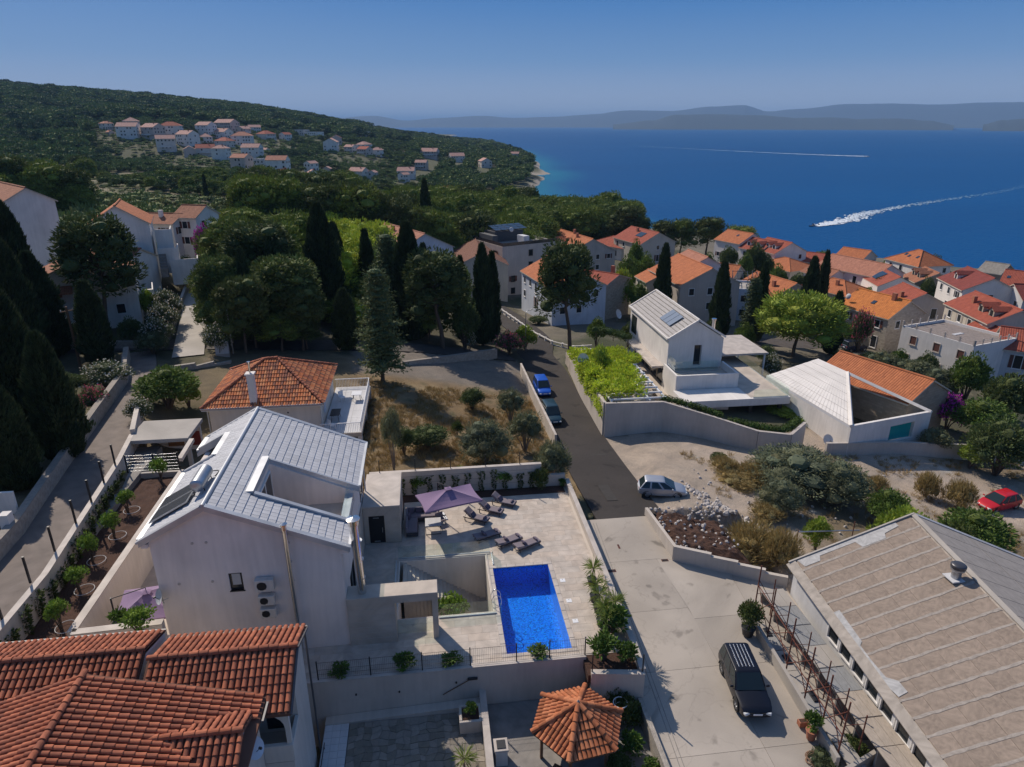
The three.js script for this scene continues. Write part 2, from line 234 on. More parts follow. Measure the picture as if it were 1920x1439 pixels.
{
  const cols = [], rows = [];
  for (let a = -180; a < -50; a += 13) cols.push(a); for (let a = -50; a <= 48; a += .42) cols.push(a); for (let a = 55; a < 180; a += 13) cols.push(a); cols.push(180);
  for (let r = 6; r < 3600; r *= r < 150 ? 1.0125 : 1.02) rows.push(r);
  const nr = rows.length, nc = cols.length, pos = new Float32Array(nr * nc * 3), col = new Float32Array(nr * nc * 3), idx = [];
  for (let j = 0; j < nr; j++) for (let i = 0; i < nc; i++) {
    const th = R(cols[i]) + R(YAW), x = CAM.x + Math.sin(th) * rows[j], z = CAM.z - Math.cos(th) * rows[j], b = -z, o = 3 * (j * nc + i), side = Math.abs(cols[i]) > 51;
    const y = side ? Math.max(-40, landAt(x, z)) : groundAt(x, z); pos[o] = x; pos[o + 1] = y; pos[o + 2] = z;
    const n1 = fbm(x * .05, z * .05,1), n2 = fbm(x * .35, z * .35,5), dist = rows[j];
    let c = [.115,.105,.06];                                                              // scrub
    const mixc = (k, q) => { k = clamp(k); c = c.map((v, m) => lerp(v, q[m], k)); };
    mixc(sstep(-.1,.35, n1 + .4 * n2), [.075,.085,.038]); mixc(sstep(.12,.4, n2 - .3 * n1) * .7,[.27,.22,.15]);
    if (side) mixc(.85,[.34,.29,.235]);
    const field = x < -75 - (dist - 200) * .25 && dist < 540 && dist > 160; if (field) { mixc(.85,[.13,.135,.055]); mixc(sstep(-.05,.25, n1 * .6 + n2), [.30,.25,.165]); }
    if (dist > 420 && !side && !field) mixc(.75,[.085,.095,.042]);
    if (inBox(x, b, -14,9,19,50)) { mixc(1,[.27,.185,.095]); mixc(sstep(-.05,.3, n2), [.33,.245,.135]); mixc(sstep(.05,.35, n1 + n2 * .6), [.21,.135,.07]); mixc(sstep(.1,.4, fbm(x * .9, z * .9,8)), [.10,.10,.04]); }
    if (inBox(x, b, -14,9.2,46,62)) mixc(sstep(46,49, b), [.27,.23,.19]);
    if (inBox(x, b, 12.5,60,5.5,33)) { const k = sstep(.3,-.1, n1 + .3 * n2 + (b < 15 ? .1 : 0) + sstep(24,30, x) * sstep(22,10, b) * .15); mixc(1,[.24,.185,.115]); mixc(k, [.56,.46,.375]); mixc(sstep(.2,.45, n2), [.5,.47,.43]); if (x < 22 && b > 16) mixc(sstep(22,19, x) * .9,[.47,.385,.305]); }
    if (inBox(x, b, -30,-13,19,55)) { mixc(.8,[.24,.18,.105]); mixc(sstep(0,.3, n1), [.08,.085,.035]); }
    if (dist < 330 && x > 14 && b > 60) { mixc(.6,[.26,.225,.18]); mixc(sstep(.02,.3, n1 + .3 * n2), [.06,.07,.03]); }
    if (dist < 330 && x < 14 && b > 60) mixc(.5,[.10,.085,.055]);
    if (y < SEA + 2.4 && th - R(YAW) < .2) mixc(sstep(SEA + 2.4 + n2 * 2, SEA + 1.4, y), [.46,.40,.33]);
    const v = .9 + .35 * n2; col[o] = c[0] * v; col[o + 1] = c[1] * v; col[o + 2] = c[2] * v;
  }
  for (let j = 0; j < nr - 1; j++) for (let i = 0; i < nc - 1; i++) { const a = j * nc + i, b = a + 1, c = a + nc, d = c + 1; idx.push(a, b, c, b, d, c); }
  let g = new THREE.BufferGeometry(); g.setAttribute('position', new THREE.BufferAttribute(pos, 3)); g.setAttribute('color', new THREE.BufferAttribute(col, 3)); g.setIndex(idx); g.computeVertexNormals();
  const uv = new Float32Array(nr * nc * 2); for (let i = 0; i < nr * nc; i++) { uv[2 * i] = pos[3 * i]; uv[2 * i + 1] = -pos[3 * i + 2]; } g.setAttribute('uv', new THREE.BufferAttribute(uv, 2));
  struct('terrain', g, std([1,1,1], { vertexColors: true, map: gravel, ms: .16, bump: gravel, bs: .3, b: .08, roughness: 1 }));
}
// the sea: one sheet to the horizon, paler over the shallow bed near the shore
{
  const th0 = -75, th1 = 75, nc = 120, rows = []; for (let r = 120; r < 70000; r *= 1.045) rows.push(r);
  const nr = rows.length, pos = new Float32Array(nr * (nc + 1) * 3), col = new Float32Array(nr * (nc + 1) * 3), uv = new Float32Array(nr * (nc + 1) * 2), idx = [];
  for (let j = 0; j < nr; j++) for (let i = 0; i <= nc; i++) {
    const th = R(lerp(th0, th1, i / nc)) + R(YAW), x = CAM.x + Math.sin(th) * rows[j], z = CAM.z - Math.cos(th) * rows[j], k = j * (nc + 1) + i; pos.set([x, SEA, z],3 * k); uv.set([x, -z],2 * k);
    const dep = rows[j] < 1500 ? SEA - landAt(x, z) : 30, s = Math.pow(sstep(5.2,.2, dep + 1.6 * fbm(x * .02, z * .02,2) + 4 * sstep(.12,.3, th - R(YAW))), 1.4), m = .5 + .5 * fbm(x * .0021 + 4, z * .006,6);
    const deep = [.0006, lerp(.05,.078, m), lerp(.17,.235, m)], sh = [.012,.20,.27]; for (let q = 0; q < 3; q++) col[3 * k + q] = lerp(deep[q], sh[q], s * .55);
  }
  for (let j = 0; j < nr - 1; j++) for (let i = 0; i < nc; i++) { const a = j * (nc + 1) + i, b = a + 1, c = a + nc + 1, d = c + 1; idx.push(a, b, c, b, d, c); }
  const g = new THREE.BufferGeometry(); g.setAttribute('position', new THREE.BufferAttribute(pos, 3)); g.setAttribute('color', new THREE.BufferAttribute(col, 3)); g.setAttribute('uv', new THREE.BufferAttribute(uv, 2)); g.setIndex(idx); g.computeVertexNormals();
  const wave = texture(512,512, (u, v) => .5 + .6 * tnoise(u, v * 2,14,21,5) + .25 * tnoise(u, v, 5,31,3));
  struct('sea', g, new THREE.MeshPhysicalMaterial({ color: C(1,1,1), vertexColors: true, roughness: .42, specularIntensity: .22, bumpMap: retex(wave, .03), bumpScale: .55 }));
}
// ridges across the channel
for (const [name, dist, prof, colr] of [
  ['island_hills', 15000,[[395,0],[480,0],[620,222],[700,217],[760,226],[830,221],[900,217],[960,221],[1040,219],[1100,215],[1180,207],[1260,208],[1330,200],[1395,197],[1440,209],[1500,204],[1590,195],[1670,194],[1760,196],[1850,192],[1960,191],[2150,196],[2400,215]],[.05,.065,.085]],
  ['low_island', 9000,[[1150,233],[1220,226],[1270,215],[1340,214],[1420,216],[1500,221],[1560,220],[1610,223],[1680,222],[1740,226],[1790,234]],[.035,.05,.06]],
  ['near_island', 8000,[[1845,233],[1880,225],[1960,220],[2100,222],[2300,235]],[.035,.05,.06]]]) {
  const pts = prof.filter((p) => p[1] > 0), rowsN = 9, T = [], P = [], n = 160;
  for (let k = 0; k < rowsN; k++) for (let i = 0; i <= n; i++) {
    const px = lerp(pts[0][0], pts[pts.length - 1][0], i / n); let s = 0; while (s < pts.length - 2 && px > pts[s + 1][0]) s++;
    const f = clamp((px - pts[s][0]) / (pts[s + 1][0] - pts[s][0])), py = lerp(pts[s][1], pts[s + 1][1], f * f * (3 - 2 * f)), r = ray(px, py), q = r.clone().multiplyScalar(dist / Math.hypot(r.x, r.z)).add(CAM), top = q.y + dist * .0009 * fbm(px * .05,4 + dist, 1,5);
    const h = Math.sin(k / (rowsN - 1) * PI * .5), away = 1 - .13 * (1 - k / (rowsN - 1)); P.push([CAM.x + (q.x - CAM.x) * away, SEA - 6 + Math.max(0, top - SEA + 6) * h * (.86 + .14 * h + .25 * (1 - h) * h * fbm(px * .06, k * .7 + dist, 2)), CAM.z + (q.z - CAM.z) * away]);
  }
  const g = new THREE.BufferGeometry(), idx = []; for (let k = 0; k < rowsN - 1; k++) for (let i = 0; i < n; i++) { const a = k * (n + 1) + i; idx.push(a, a + 1, a + n + 1, a + 1, a + n + 2, a + n + 1); }
  const back = P.slice(-(n + 1)).map(([x, y, z]) => [CAM.x + (x - CAM.x) * 1.25, SEA - 10, CAM.z + (z - CAM.z) * 1.25]); P.push(...back); for (let i = 0; i < n; i++) { const a = (rowsN - 1) * (n + 1) + i; idx.push(a, a + 1, a + n + 1, a + 1, a + n + 2, a + n + 1); }
  g.setAttribute('position', new THREE.BufferAttribute(new Float32Array(P.flat()), 3)); g.setIndex(idx); g.computeVertexNormals(); boxUV(g.toNonIndexed());
  const m = struct(name, finish(g), std(colr, { roughness: 1 }));
}
// roads as ribbons
function ribbon(r, lift, mat, name, kerb) {
  const n = r.pts.length, L = r.pts.map((p, i) => { const a = r.pts[Math.max(0, i - 1)], b = r.pts[Math.min(n - 1, i + 1)], d = V(b.x - a.x, 0, b.z - a.z).normalize(); return [V(p.x + d.z * r.w, p.y + lift, p.z - d.x * r.w), V(p.x - d.z * r.w, p.y + lift, p.z + d.x * r.w)]; });
  const pos = [], uv = [], idx = []; for (let i = 0; i < n; i++) for (const [k, f] of [[0,-.5],[0,0],[1,0],[1,-.5]]) { const p = L[i][k]; pos.push(p.x, p.y + f, p.z); uv.push(p.x, -p.z); }
  for (let i = 0; i < n - 1; i++) for (let k = 0; k < 3; k++) { const q = i * 4 + k; idx.push(q, q + 1, q + 4, q + 1, q + 5, q + 4); }
  const g = new THREE.BufferGeometry(); g.setAttribute('position', new THREE.BufferAttribute(new Float32Array(pos), 3)); g.setAttribute('uv', new THREE.BufferAttribute(new Float32Array(uv), 2)); g.setIndex(idx); const nn = new Float32Array(pos.length); for (let i = 1; i < nn.length; i += 3) nn[i] = 1; g.setAttribute('normal', new THREE.BufferAttribute(nn, 3));
  return struct(name, g, mat);
}
{ const st = ribbon(ROADS.street, 0, MAT.asphalt, 'asphalt_street'), sy = (b) => lerp(.24,-1.75, (b - 14.35) / 19.65); for (const [a, b, w, l, m] of [[10.2,17.5,.9,3.2, 'oldasphalt'],[12.6,22,.7,5, 'oldasphalt'],[11.3,27,1.5,1.1, 'darkconc']]) { const y = (q) => ROADS.street.pts.reduce((s, p) => Math.abs(-p.z - q) < Math.abs(-s.z - q) ? p : s).y + .012; mesh('asphalt_patch', ext([[a, y(b), -b],[a + w, y(b), -b],[a + w, y(b + l), -b - l],[a, y(b + l), -b - l]],[0,.006,0]), std([.034,.03,.028], { map: blot2, ms: .3 }), st); } } ribbon(ROADS.cross_street, -.012, MAT.oldasphalt, 'cross_street'); ribbon(ROADS.lane, .012, std([.2,.165,.145], { map: blot2, ms: .12, bump: grain, bs: 1, b: .01 }), 'walled_lane'); ribbon(ROADS.footpath, .02, MAT.concrete, 'sloping_path'); ribbon(ROADS.seaside_road, 0, MAT.oldasphalt, 'town_road');
// ---------------------------------------------------------------- plants: prototypes made of leaf-sized faces
const leafMat = (tr = .22, k = 1.4) => new THREE.MeshPhysicalMaterial({ color: C(k, k, k * .92), vertexColors: true, roughness: .75, specularIntensity: .25, transmission: tr, thickness: 0 });
MAT.leaf = leafMat(.35); MAT.needle = leafMat(.2); MAT.bark = std([.13,.095,.07], { map: streak, ms: 1.2, bump: grain, bs: 3, b: .02 }); MAT.palebark = std([.22,.18,.15], { map: streak, ms: 1.2, bump: grain, bs: 3, b: .02 });
class Leaves {
  constructor(seed, col, vary = .35) { this.r = rng(seed); this.p = []; this.c = []; this.col = col; this.vary = vary; }
  tint(f = 1) { const v = f * (1 - this.vary / 2 + this.vary * this.r()), w = 1 + (this.r() - .5) * .25; return [this.col[0] * v * w, this.col[1] * v, this.col[2] * v / w]; }
  tri(a, b, c, t) { this.p.push(...a, ...b, ...c); for (let i = 0; i < 3; i++) this.c.push(...t); }
  leaf(x, y, z, dx, dy, dz, len, wid, f) { // a rhombus folded along its rib, pointing along d
    let l = Math.hypot(dx, dy, dz) || 1; dx /= l; dy /= l; dz /= l; const r = this.r;
    let sx = r() - .5, sy = r() - .5, sz = r() - .5; const k = sx * dx + sy * dy + sz * dz; sx -= k * dx; sy -= k * dy; sz -= k * dz; l = Math.hypot(sx, sy, sz) || 1; sx *= wid / l / 2; sy *= wid / l / 2; sz *= wid / l / 2;
    const m = .45 * len, A = [x, y, z], B = [x + dx * m + sx, y + dy * m + sy - wid * .1, z + dz * m + sz], D = [x + dx * m - sx, y + dy * m - sy - wid * .1, z + dz * m - sz], E = [x + dx * len, y + dy * len, z + dz * len], t = this.tint(f);
    this.tri(A, B, E, t); this.tri(A, E, D, t);
  }
  puff(cx, cy, cz, rx, ry, rz, n, len, wid, up = .2, core = .6) { // a clump: leaves over an uneven ellipsoid, twigs inside
    const r = this.r, f = .8 + .4 * r();
    for (let i = 0; i < n; i++) { const u = r() * 2 - 1, a = r() * 2 * PI, s = Math.sqrt(1 - u * u), q = .62 + .42 * Math.sqrt(r()), nx = s * Math.cos(a), nz = s * Math.sin(a); this.leaf(cx + nx * rx * q, cy + u * ry * q, cz + nz * rz * q, nx + (r() - .5), u + up + (r() - .5) * .8, nz + (r() - .5), len * (.7 + .6 * r()), wid * (.7 + .6 * r()), f); }
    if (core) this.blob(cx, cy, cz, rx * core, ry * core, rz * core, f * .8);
  }
  blob(cx, cy, cz, rx, ry, rz, f) { const g = new THREE.IcosahedronGeometry(1,1), p = g.attributes.position, t = this.tint(f); for (let i = 0; i < p.count; i += 3) { const q = []; for (let k = i; k < i + 3; k++) { const x = p.getX(k), y = p.getY(k), z = p.getZ(k), w = 1 + .3 * noise(x * 2 + cx, y * 2 + cy, z * 2 + cz); q.push([cx + x * rx * w, cy + y * ry * w, cz + z * rz * w]); } this.tri(...q, t); } }
  build() { const g = new THREE.BufferGeometry(); g.setAttribute('position', new THREE.BufferAttribute(new Float32Array(this.p), 3)); g.setAttribute('color', new THREE.BufferAttribute(new Float32Array(this.c), 3)); g.computeVertexNormals(); g.setAttribute('uv', new THREE.BufferAttribute(new Float32Array(this.p.length / 3 * 2), 2)); return g; }
}
function limb(pts, r0, r1, n = 6) { // tapered bent limb through points
  const gs = []; for (let i = 0; i < pts.length - 1; i++) { const a = lerp(r0, r1, i / (pts.length - 1)), b = lerp(r0, r1, (i + 1) / (pts.length - 1)); gs.push(bar(pts[i], pts[i + 1], a, n, b)); if (i) gs.push(new THREE.IcosahedronGeometry(a * .98,1).translate(...pts[i])); } return gs;
}
// each builder returns { trunk, crown, h (height), w (crown width) } with the foot at the origin
function cypressShape(seed, h = 16, rad = 1.55, n = 6200, col = [.038,.055,.024]) {
  const L = new Leaves(seed, col, .5), r = L.r, ph = r() * 9;
  const prof = (t) => Math.min(1,.62 + 2.2 * t) * Math.pow(1 - Math.pow(clamp(t), 2.6), .75) * (1 - .12 * t);
  const rad_ = (t, a) => rad * prof(t) * (1 + .42 * noise(Math.cos(a) * 1.4 + ph, t * 7, Math.sin(a) * 1.4) + .2 * noise(Math.cos(a) * 4, t * 26 + ph, Math.sin(a) * 4));
  for (let i = 0; i < n; i++) { const t = Math.pow(r(), .85), a = r() * 2 * PI, q = rad_(t, a) * (.8 + .25 * r()), y = .5 + t * (h - 1.1); L.leaf(Math.cos(a) * q, y, Math.sin(a) * q, Math.cos(a) * .45 + (r() - .5) * .5,1.3, Math.sin(a) * .45 + (r() - .5) * .5,.55 + .5 * r(), .14 + .1 * r(), .75 + .5 * noise(Math.cos(a) * 2 + ph, t * 8, Math.sin(a) * 2) + .25); }
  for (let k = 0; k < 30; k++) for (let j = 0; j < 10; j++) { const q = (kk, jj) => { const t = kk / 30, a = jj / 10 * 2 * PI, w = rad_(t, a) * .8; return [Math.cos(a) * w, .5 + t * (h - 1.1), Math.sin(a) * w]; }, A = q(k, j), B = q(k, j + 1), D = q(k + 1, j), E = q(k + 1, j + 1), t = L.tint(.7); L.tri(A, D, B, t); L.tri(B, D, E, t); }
  return { trunk: join(limb([[0,-1.2,0],[0,1,0],[0, h * .7,0]],.3,.08)), crown: L.build(), h, w: rad * 2 };
}
function pineShape(seed, h = 11, w = 9, per = 150, flat = .55, col = [.13,.165,.035], nP = 34) { // rounded Mediterranean pine
  const L = new Leaves(seed, col, .45), r = L.r, gs = [], base = h * (.3 + .12 * r()), bend = [(r() - .5) * 1.6, (r() - .5) * 1.6];
  gs.push(...limb([[0,-1,0],[bend[0] * .3, base * .5, bend[1] * .3],[bend[0], base, bend[1]],[bend[0] * .7, h * .7, bend[1] * .7]],.32,.13));
  for (let i = 0; i < nP; i++) {
    const a = i * 2.4 + r(), u = Math.pow((i + .5) / nP, .75), y = h * .93 - (h - base) * .85 * u * u * (0.75 + .3 * r()) - (i < 4 ? 0 : .2), e = Math.sqrt(clamp(1 - ((y - base * 1.05) / (h * .97 - base * 1.05)) ** 2)), d = w * .5 * Math.min(1, (.25 + .8 * e)) * (.35 + .6 * Math.sqrt(r())), pr = w * (.13 + .08 * r());
    const x = bend[0] + Math.cos(a) * d, z = bend[1] + Math.sin(a) * d; L.puff(x, y, z, pr, pr * flat * 1.15, pr, per, .55,.2,.5,.62);
    if (i % 3 === 0) gs.push(...limb([[bend[0] * .8, base + (y - base) * .35, bend[1] * .8],[lerp(bend[0], x, .55), lerp(base, y, .75), lerp(bend[1], z, .55)],[x, y - pr * .2, z]],.12,.04,5));
  }
  return { trunk: join(gs), crown: L.build(), h, w };
}
function firShape(seed, h = 15, w = 7, n = 60, col = [.065,.085,.042], per = 90) { // dark conifer with ragged, layered boughs
  const L = new Leaves(seed, col, .5), r = L.r, gs = limb([[0,-1.2,0],[.15, h * .4,.1],[0, h * .98,0]],.3,.04);
  for (let i = 0; i < n; i++) {
    const t = (i + .5) / n, y = h * (.12 + .86 * t) + (r() - .5) * .4, a = i * 2.399 + r() * .6, reach = w * .5 * Math.pow(1 - t, .62) * (.55 + .6 * r()) + .25, k = Math.max(2, Math.round(reach / .75));
    for (let j = 0; j < k; j++) { const d = reach * (j + .8) / k, s = .5 + .45 * (1 - j / k) + .3 * r(), x = Math.cos(a) * d, z = Math.sin(a) * d, yy = y + .1 * d - .07 * d * d * .3; L.puff(x, yy, z, s * 1.15, s * .55, s * 1.15, per * .42,.45,.15,.1, j ? .45 : .6); }
    if (reach > 1) gs.push(bar([0, y, 0],[Math.cos(a) * reach, y + .1 * reach, Math.sin(a) * reach],.06,4,.02));
  }
  return { trunk: join(gs), crown: L.build(), h, w };
}
function bushShape(seed, h = 3, w = 4, nP = 16, per = 130, col = [.085,.105,.045], leaf = [.22,.09], up = .3, stem = .2) {
  const L = new Leaves(seed, col, .5), r = L.r, gs = [], foot = h * stem;
  for (let i = 0; i < nP; i++) {
    const a = i * 2.4 + r(), q = Math.sqrt((i + .3) / nP), y = foot + (h - foot) * (.22 + .62 * Math.sqrt(clamp(1 - q * q * .9)) * (.45 + .6 * r())), d = w * .36 * q, pr = w * (.13 + .09 * r()), x = Math.cos(a) * d, z = Math.sin(a) * d;
    L.puff(x, y, z, pr, pr * .85, pr, per, leaf[0], leaf[1], up, .55); if (i % 3 === 0) gs.push(...limb([[0,-.3,0],[x * .35, y * .45, z * .35],[x, y, z]],.05 + h * .012,.02,5));
  }
  return { trunk: join(gs), crown: L.build(), h, w };
}
function spikyShape(seed, h = 1.4, n = 70, col = [.16,.20,.05]) { // rosette of sword leaves on a short stem
  const L = new Leaves(seed, col, .35), r = L.r;
  for (let i = 0; i < n; i++) { const a = r() * 2 * PI, e = -.25 + 1.5 * r(), c = Math.cos(e), s = Math.sin(e), l = h * .62 * (.75 + .4 * r()), y = h * .55; const mx = Math.cos(a) * c * l * .6, my = y + s * l * .6, mz = Math.sin(a) * c * l * .6; L.leaf(0, y, 0, Math.cos(a) * c, s, Math.sin(a) * c, l * 1.05,.06,1); L.leaf(mx * .9, my * .98, mz * .9, Math.cos(a) * c, s - .5, Math.sin(a) * c, l * .45,.05,1); }
  return { trunk: join(bar([0,0,0],[0, h * .58,0],.05,6,.04)), crown: L.build(), h, w: h * 1.2 };
}
function leafyColumn(seed, pts, r0, n, len, wid, col) { // leaves wound round a bent stem
  const L = new Leaves(seed, col, .5), c = new THREE.CatmullRomCurve3(pts.map((p) => V(...p))), r = L.r;
  for (let i = 0; i < n; i++) { const t = r(), p = c.getPoint(t), a = r() * 2 * PI, q = r0 * (.3 + .8 * r()) * (.6 + .6 * t); L.leaf(p.x + Math.cos(a) * q, p.y + (r() - .5) * .1, p.z + Math.sin(a) * q, Math.cos(a), .3 + (r() - .5), Math.sin(a), len * (.7 + .6 * r()), wid * (.7 + .6 * r()), 1); }
  return L.build();
}
const PROTO = {};
function proto(kind, shape, bark = MAT.bark, leaf = MAT.needle) { PROTO[kind] = { ...shape, bark, leaf }; }
proto('cypress0', cypressShape(11)); proto('cypress1', cypressShape(12,16,1.8)); proto('cypress2', cypressShape(13,16,1.35,4200)); proto('bigcypress', cypressShape(14,22,2.7,12500,[.032,.047,.021]));
proto('pine0', pineShape(21)); proto('pine1', pineShape(22,12,9,160,.6)); proto('pine2', pineShape(23,10,10,150,.5,[.11,.14,.035])); proto('brightpine', pineShape(24,11,9,170,.6,[.30,.34,.045])); proto('bigpine', pineShape(25,11,11,230,.62,[.20,.25,.04],52)); proto('darkpine', pineShape(26,12,9,150,.6,[.075,.095,.032]));
proto('tallpine0', pineShape(36,16,7,150,.85,[.062,.082,.03],46)); proto('tallpine1', pineShape(37,15,8,150,.8,[.085,.112,.034],46)); proto('fir0', firShape(31)); proto('fir1', firShape(32,16,6,64,[.085,.11,.05])); proto('fir2', firShape(33,14,8,58,[.06,.08,.04])); proto('fir3', firShape(34,13,5.5,60,[.055,.075,.038]));
proto('olive0', bushShape(41,3.6,4,22,170,[.13,.14,.08],[.24,.06],.4,.3), MAT.palebark, MAT.leaf); proto('olive1', bushShape(42,4.2,3.8,24,170,[.13,.145,.085],[.24,.06],.5,.3), MAT.palebark, MAT.leaf); proto('greyolive', bushShape(43,5,6.5,44,210,[.12,.135,.085],[.28,.08],.3,.08), MAT.palebark, MAT.leaf);
proto('oleander', bushShape(44,3,3.6,20,190,[.075,.095,.05],[.28,.06],.6,.1), MAT.bark, MAT.leaf); proto('shrub', bushShape(45,2,2.8,14,150,[.075,.10,.03],[.2,.1],.4,.05), MAT.bark, MAT.leaf); proto('brightbush', bushShape(46,3,3.2,18,190,[.2,.26,.04],[.2,.1],.5,.12), MAT.bark, MAT.leaf); proto('darktree', bushShape(47,6,6,34,200,[.07,.095,.035],[.34,.15],.3,.2), MAT.bark, MAT.leaf); proto('greentree', bushShape(48,5.5,5,30,210,[.10,.15,.035],[.32,.16],.3,.2), MAT.bark, MAT.leaf);
proto('dryscrub', bushShape(49,1.6,3,16,200,[.25,.19,.085],[.36,.035],.8,.02), MAT.bark, MAT.leaf); proto('lemon', bushShape(50,1.7,1.5,13,75,[.12,.19,.03],[.15,.075],.2,.42), MAT.bark, MAT.leaf); proto('palmette', spikyShape(51), MAT.bark, MAT.leaf); proto('stemplant', bushShape(52,1.1,.8,8,60,[.075,.13,.025],[.15,.07],.4,.1), MAT.bark, MAT.leaf);
const PTREE = {}; // one built thing per prototype; later ones are clones
function plant(kind, x, y, z, label, category, { h, w, yaw, group, name } = {}) {
  const p = PROTO[kind]; let o;
  if (!PTREE[kind]) { o = thing(name || 'tree', label, category); mesh('trunk', p.trunk, p.bark, o); mesh('crown', p.crown, p.leaf, o); PTREE[kind] = o; } else o = copy(PTREE[kind], label, name || 'tree');
  tag(o, label, category); if (group) o.userData.group = group; else delete o.userData.group;
  o.position.set(x, y, z); o.rotation.y = yaw ?? rnd() * 6.28; const sh = h ? h / p.h : 1, sw = w ? w / p.w : sh; o.scale.set(sw, sh, sw); return o;
}
// ---------------------------------------------------------------- the pool plot (b is the distance along -z)
const T = 1.2, bb = (a0, a1, y0, y1, b0, b1) => bx(a0, a1, y0, y1,-b0,-b1), cb = (a0, a1, y0, y1, b0, b1, c = .02) => cbx(a0, a1, y0, y1,-b0,-b1, c), q3 = (a, y, b) => [a, y, -b];
function minus(rects, h) { const out = []; for (const r of rects) { const [a0, a1, b0, b1] = r; if (h[0] >= a1 || h[1] <= a0 || h[2] >= b1 || h[3] <= b0) { out.push(r); continue; } const m0 = Math.max(a0, h[0]), m1 = Math.min(a1, h[1]); if (h[0] > a0) out.push([a0, h[0], b0, b1]); if (h[1] < a1) out.push([h[1], a1, b0, b1]); if (h[2] > b0) out.push([m0, m1, b0, h[2]]); if (h[3] < b1) out.push([m0, m1, h[3], b1]); } return out; }
// pieces: the nearest `most` become meshes of their own, the rest one joined part
function pieces(parent, name, list, most = 290) { // list: { geo | (shared geo, m: Matrix4), mat }
  const o = parent.getWorldPosition(V()), at = (e) => e.m ? V().setFromMatrixPosition(e.m) : V(e.c[0], e.c[1], e.c[2]);
  list.forEach((e) => { e.d = at(e).distanceTo(CAM) / (e.size || 1) + (e.hidden ? 1e4 : 0); }); list.sort((a, b) => a.d - b.d);
  const rest = new Map();
  list.forEach((e, i) => {
    if (i < most) { const m = e.m ? mesh(name, e.geo, e.mat, parent) : mesh(name, e.geo.translate(-o.x, -o.y, -o.z), e.mat, parent); if (e.m) { e.m.decompose(m.position, m.quaternion, m.scale); m.position.sub(o); } }
    else { const k = e.geo.uuid + e.mat.uuid; if (!e.m) { const key = 'x' + e.mat.uuid; if (!rest.has(key)) rest.set(key, { mat: e.mat, gs: [] }); rest.get(key).gs.push(e.geo); } else { if (!rest.has(k)) rest.set(k, { geo: e.geo, mat: e.mat, ms: [] }); rest.get(k).ms.push(e.m); } }
  });
  for (const r of rest.values()) { if (r.gs) stuff(name + '_field', join(r.gs).translate(-o.x, -o.y, -o.z), r.mat, null, null, parent); else { const back = new THREE.Matrix4().makeTranslation(-o.x, -o.y, -o.z); inst(name + '_field', r.geo, r.mat, r.ms.map((m) => back.clone().multiply(m)), parent); } }
}
const ORD = 'first second third fourth fifth sixth seventh eighth ninth tenth eleventh twelfth thirteenth fourteenth fifteenth sixteenth'.split(' ');
const tint = (col, k, o) => std(col.map((c) => c * k), o);
const POOL = [-.28,3.46,0,7.9], WELL = [-6.55,-.62,3.6,9.5];
// terrace: concrete bed, stone tiles laid in running bond
{
  const body = ext([q3(-18.7,-3.4,-.62), q3(6.78,-3.4,-.62), q3(6.78,-3.4,18.3), q3(-18.7,-3.4,18.3)],[0, T - .03 + 3.4,0],[[[POOL[0] - .25, POOL[2] - .25],[POOL[1] + .25, POOL[2] - .25],[POOL[1] + .25, POOL[3] + .25],[POOL[0] - .25, POOL[3] + .25]],[[WELL[0], WELL[2]],[WELL[1], WELL[2]],[WELL[1], WELL[3]],[WELL[0], WELL[3]]]].map((h) => h.map(([a, b]) => q3(a, -3.4, b))));
  const g = struct('terrace', body, MAT.concwall);
  const mats = [[.97,0],[1.06,0],[.9,.02],[1.12,.01],[1.0,.03],[.93,-.01]].map(([k, w]) => std([.535 * (.5 + k / 2) + w * .6,.465 * (.5 + k / 2), .40 * (.5 + k / 2) - w * .4], { map: blot, ms: .3 + k * .1, bump: grain, bs: 1, b: .003, roughness: .72 }));
  const list = []; let row = 0;
  for (let b = -.62; b < 17.1; b += .62, row++) for (let a = -18.6 - (row * .37) % 1.24; a < 6.7; a += 1.24) {
    let rs = [[Math.max(a, -18.55), Math.min(a + 1.24,6.55), Math.max(b, -.55), Math.min(b + .62,17.15)]];
    for (const h of [[POOL[0] - .3, POOL[1] + .3, POOL[2] - .3, POOL[3] + .3],[WELL[0] - .02, WELL[1] + .02, WELL[2] - .02, WELL[3] + .02],[-18.7,-9,1.9,18],[-9,-6.42,11.75,17],[-9,-6.42,1.85,2.85]]) rs = rs.flatMap((r) => minus([r], h));
    const mat = mats[Math.floor(rnd() * mats.length)], lift = rr(-.0015,.0015);
    for (const [a0, a1, b0, b1] of rs) if (a1 - a0 > .05 && b1 - b0 > .05) list.push({ geo: cb(a0 + .003, a1 - .003, T - .03, T + lift, b0 + .003, b1 - .003,.003), mat, c: [(a0 + a1) / 2, T, -(b0 + b1) / 2], hidden: a1 < -9 });
  }
  pieces(g, 'tile', list);
}
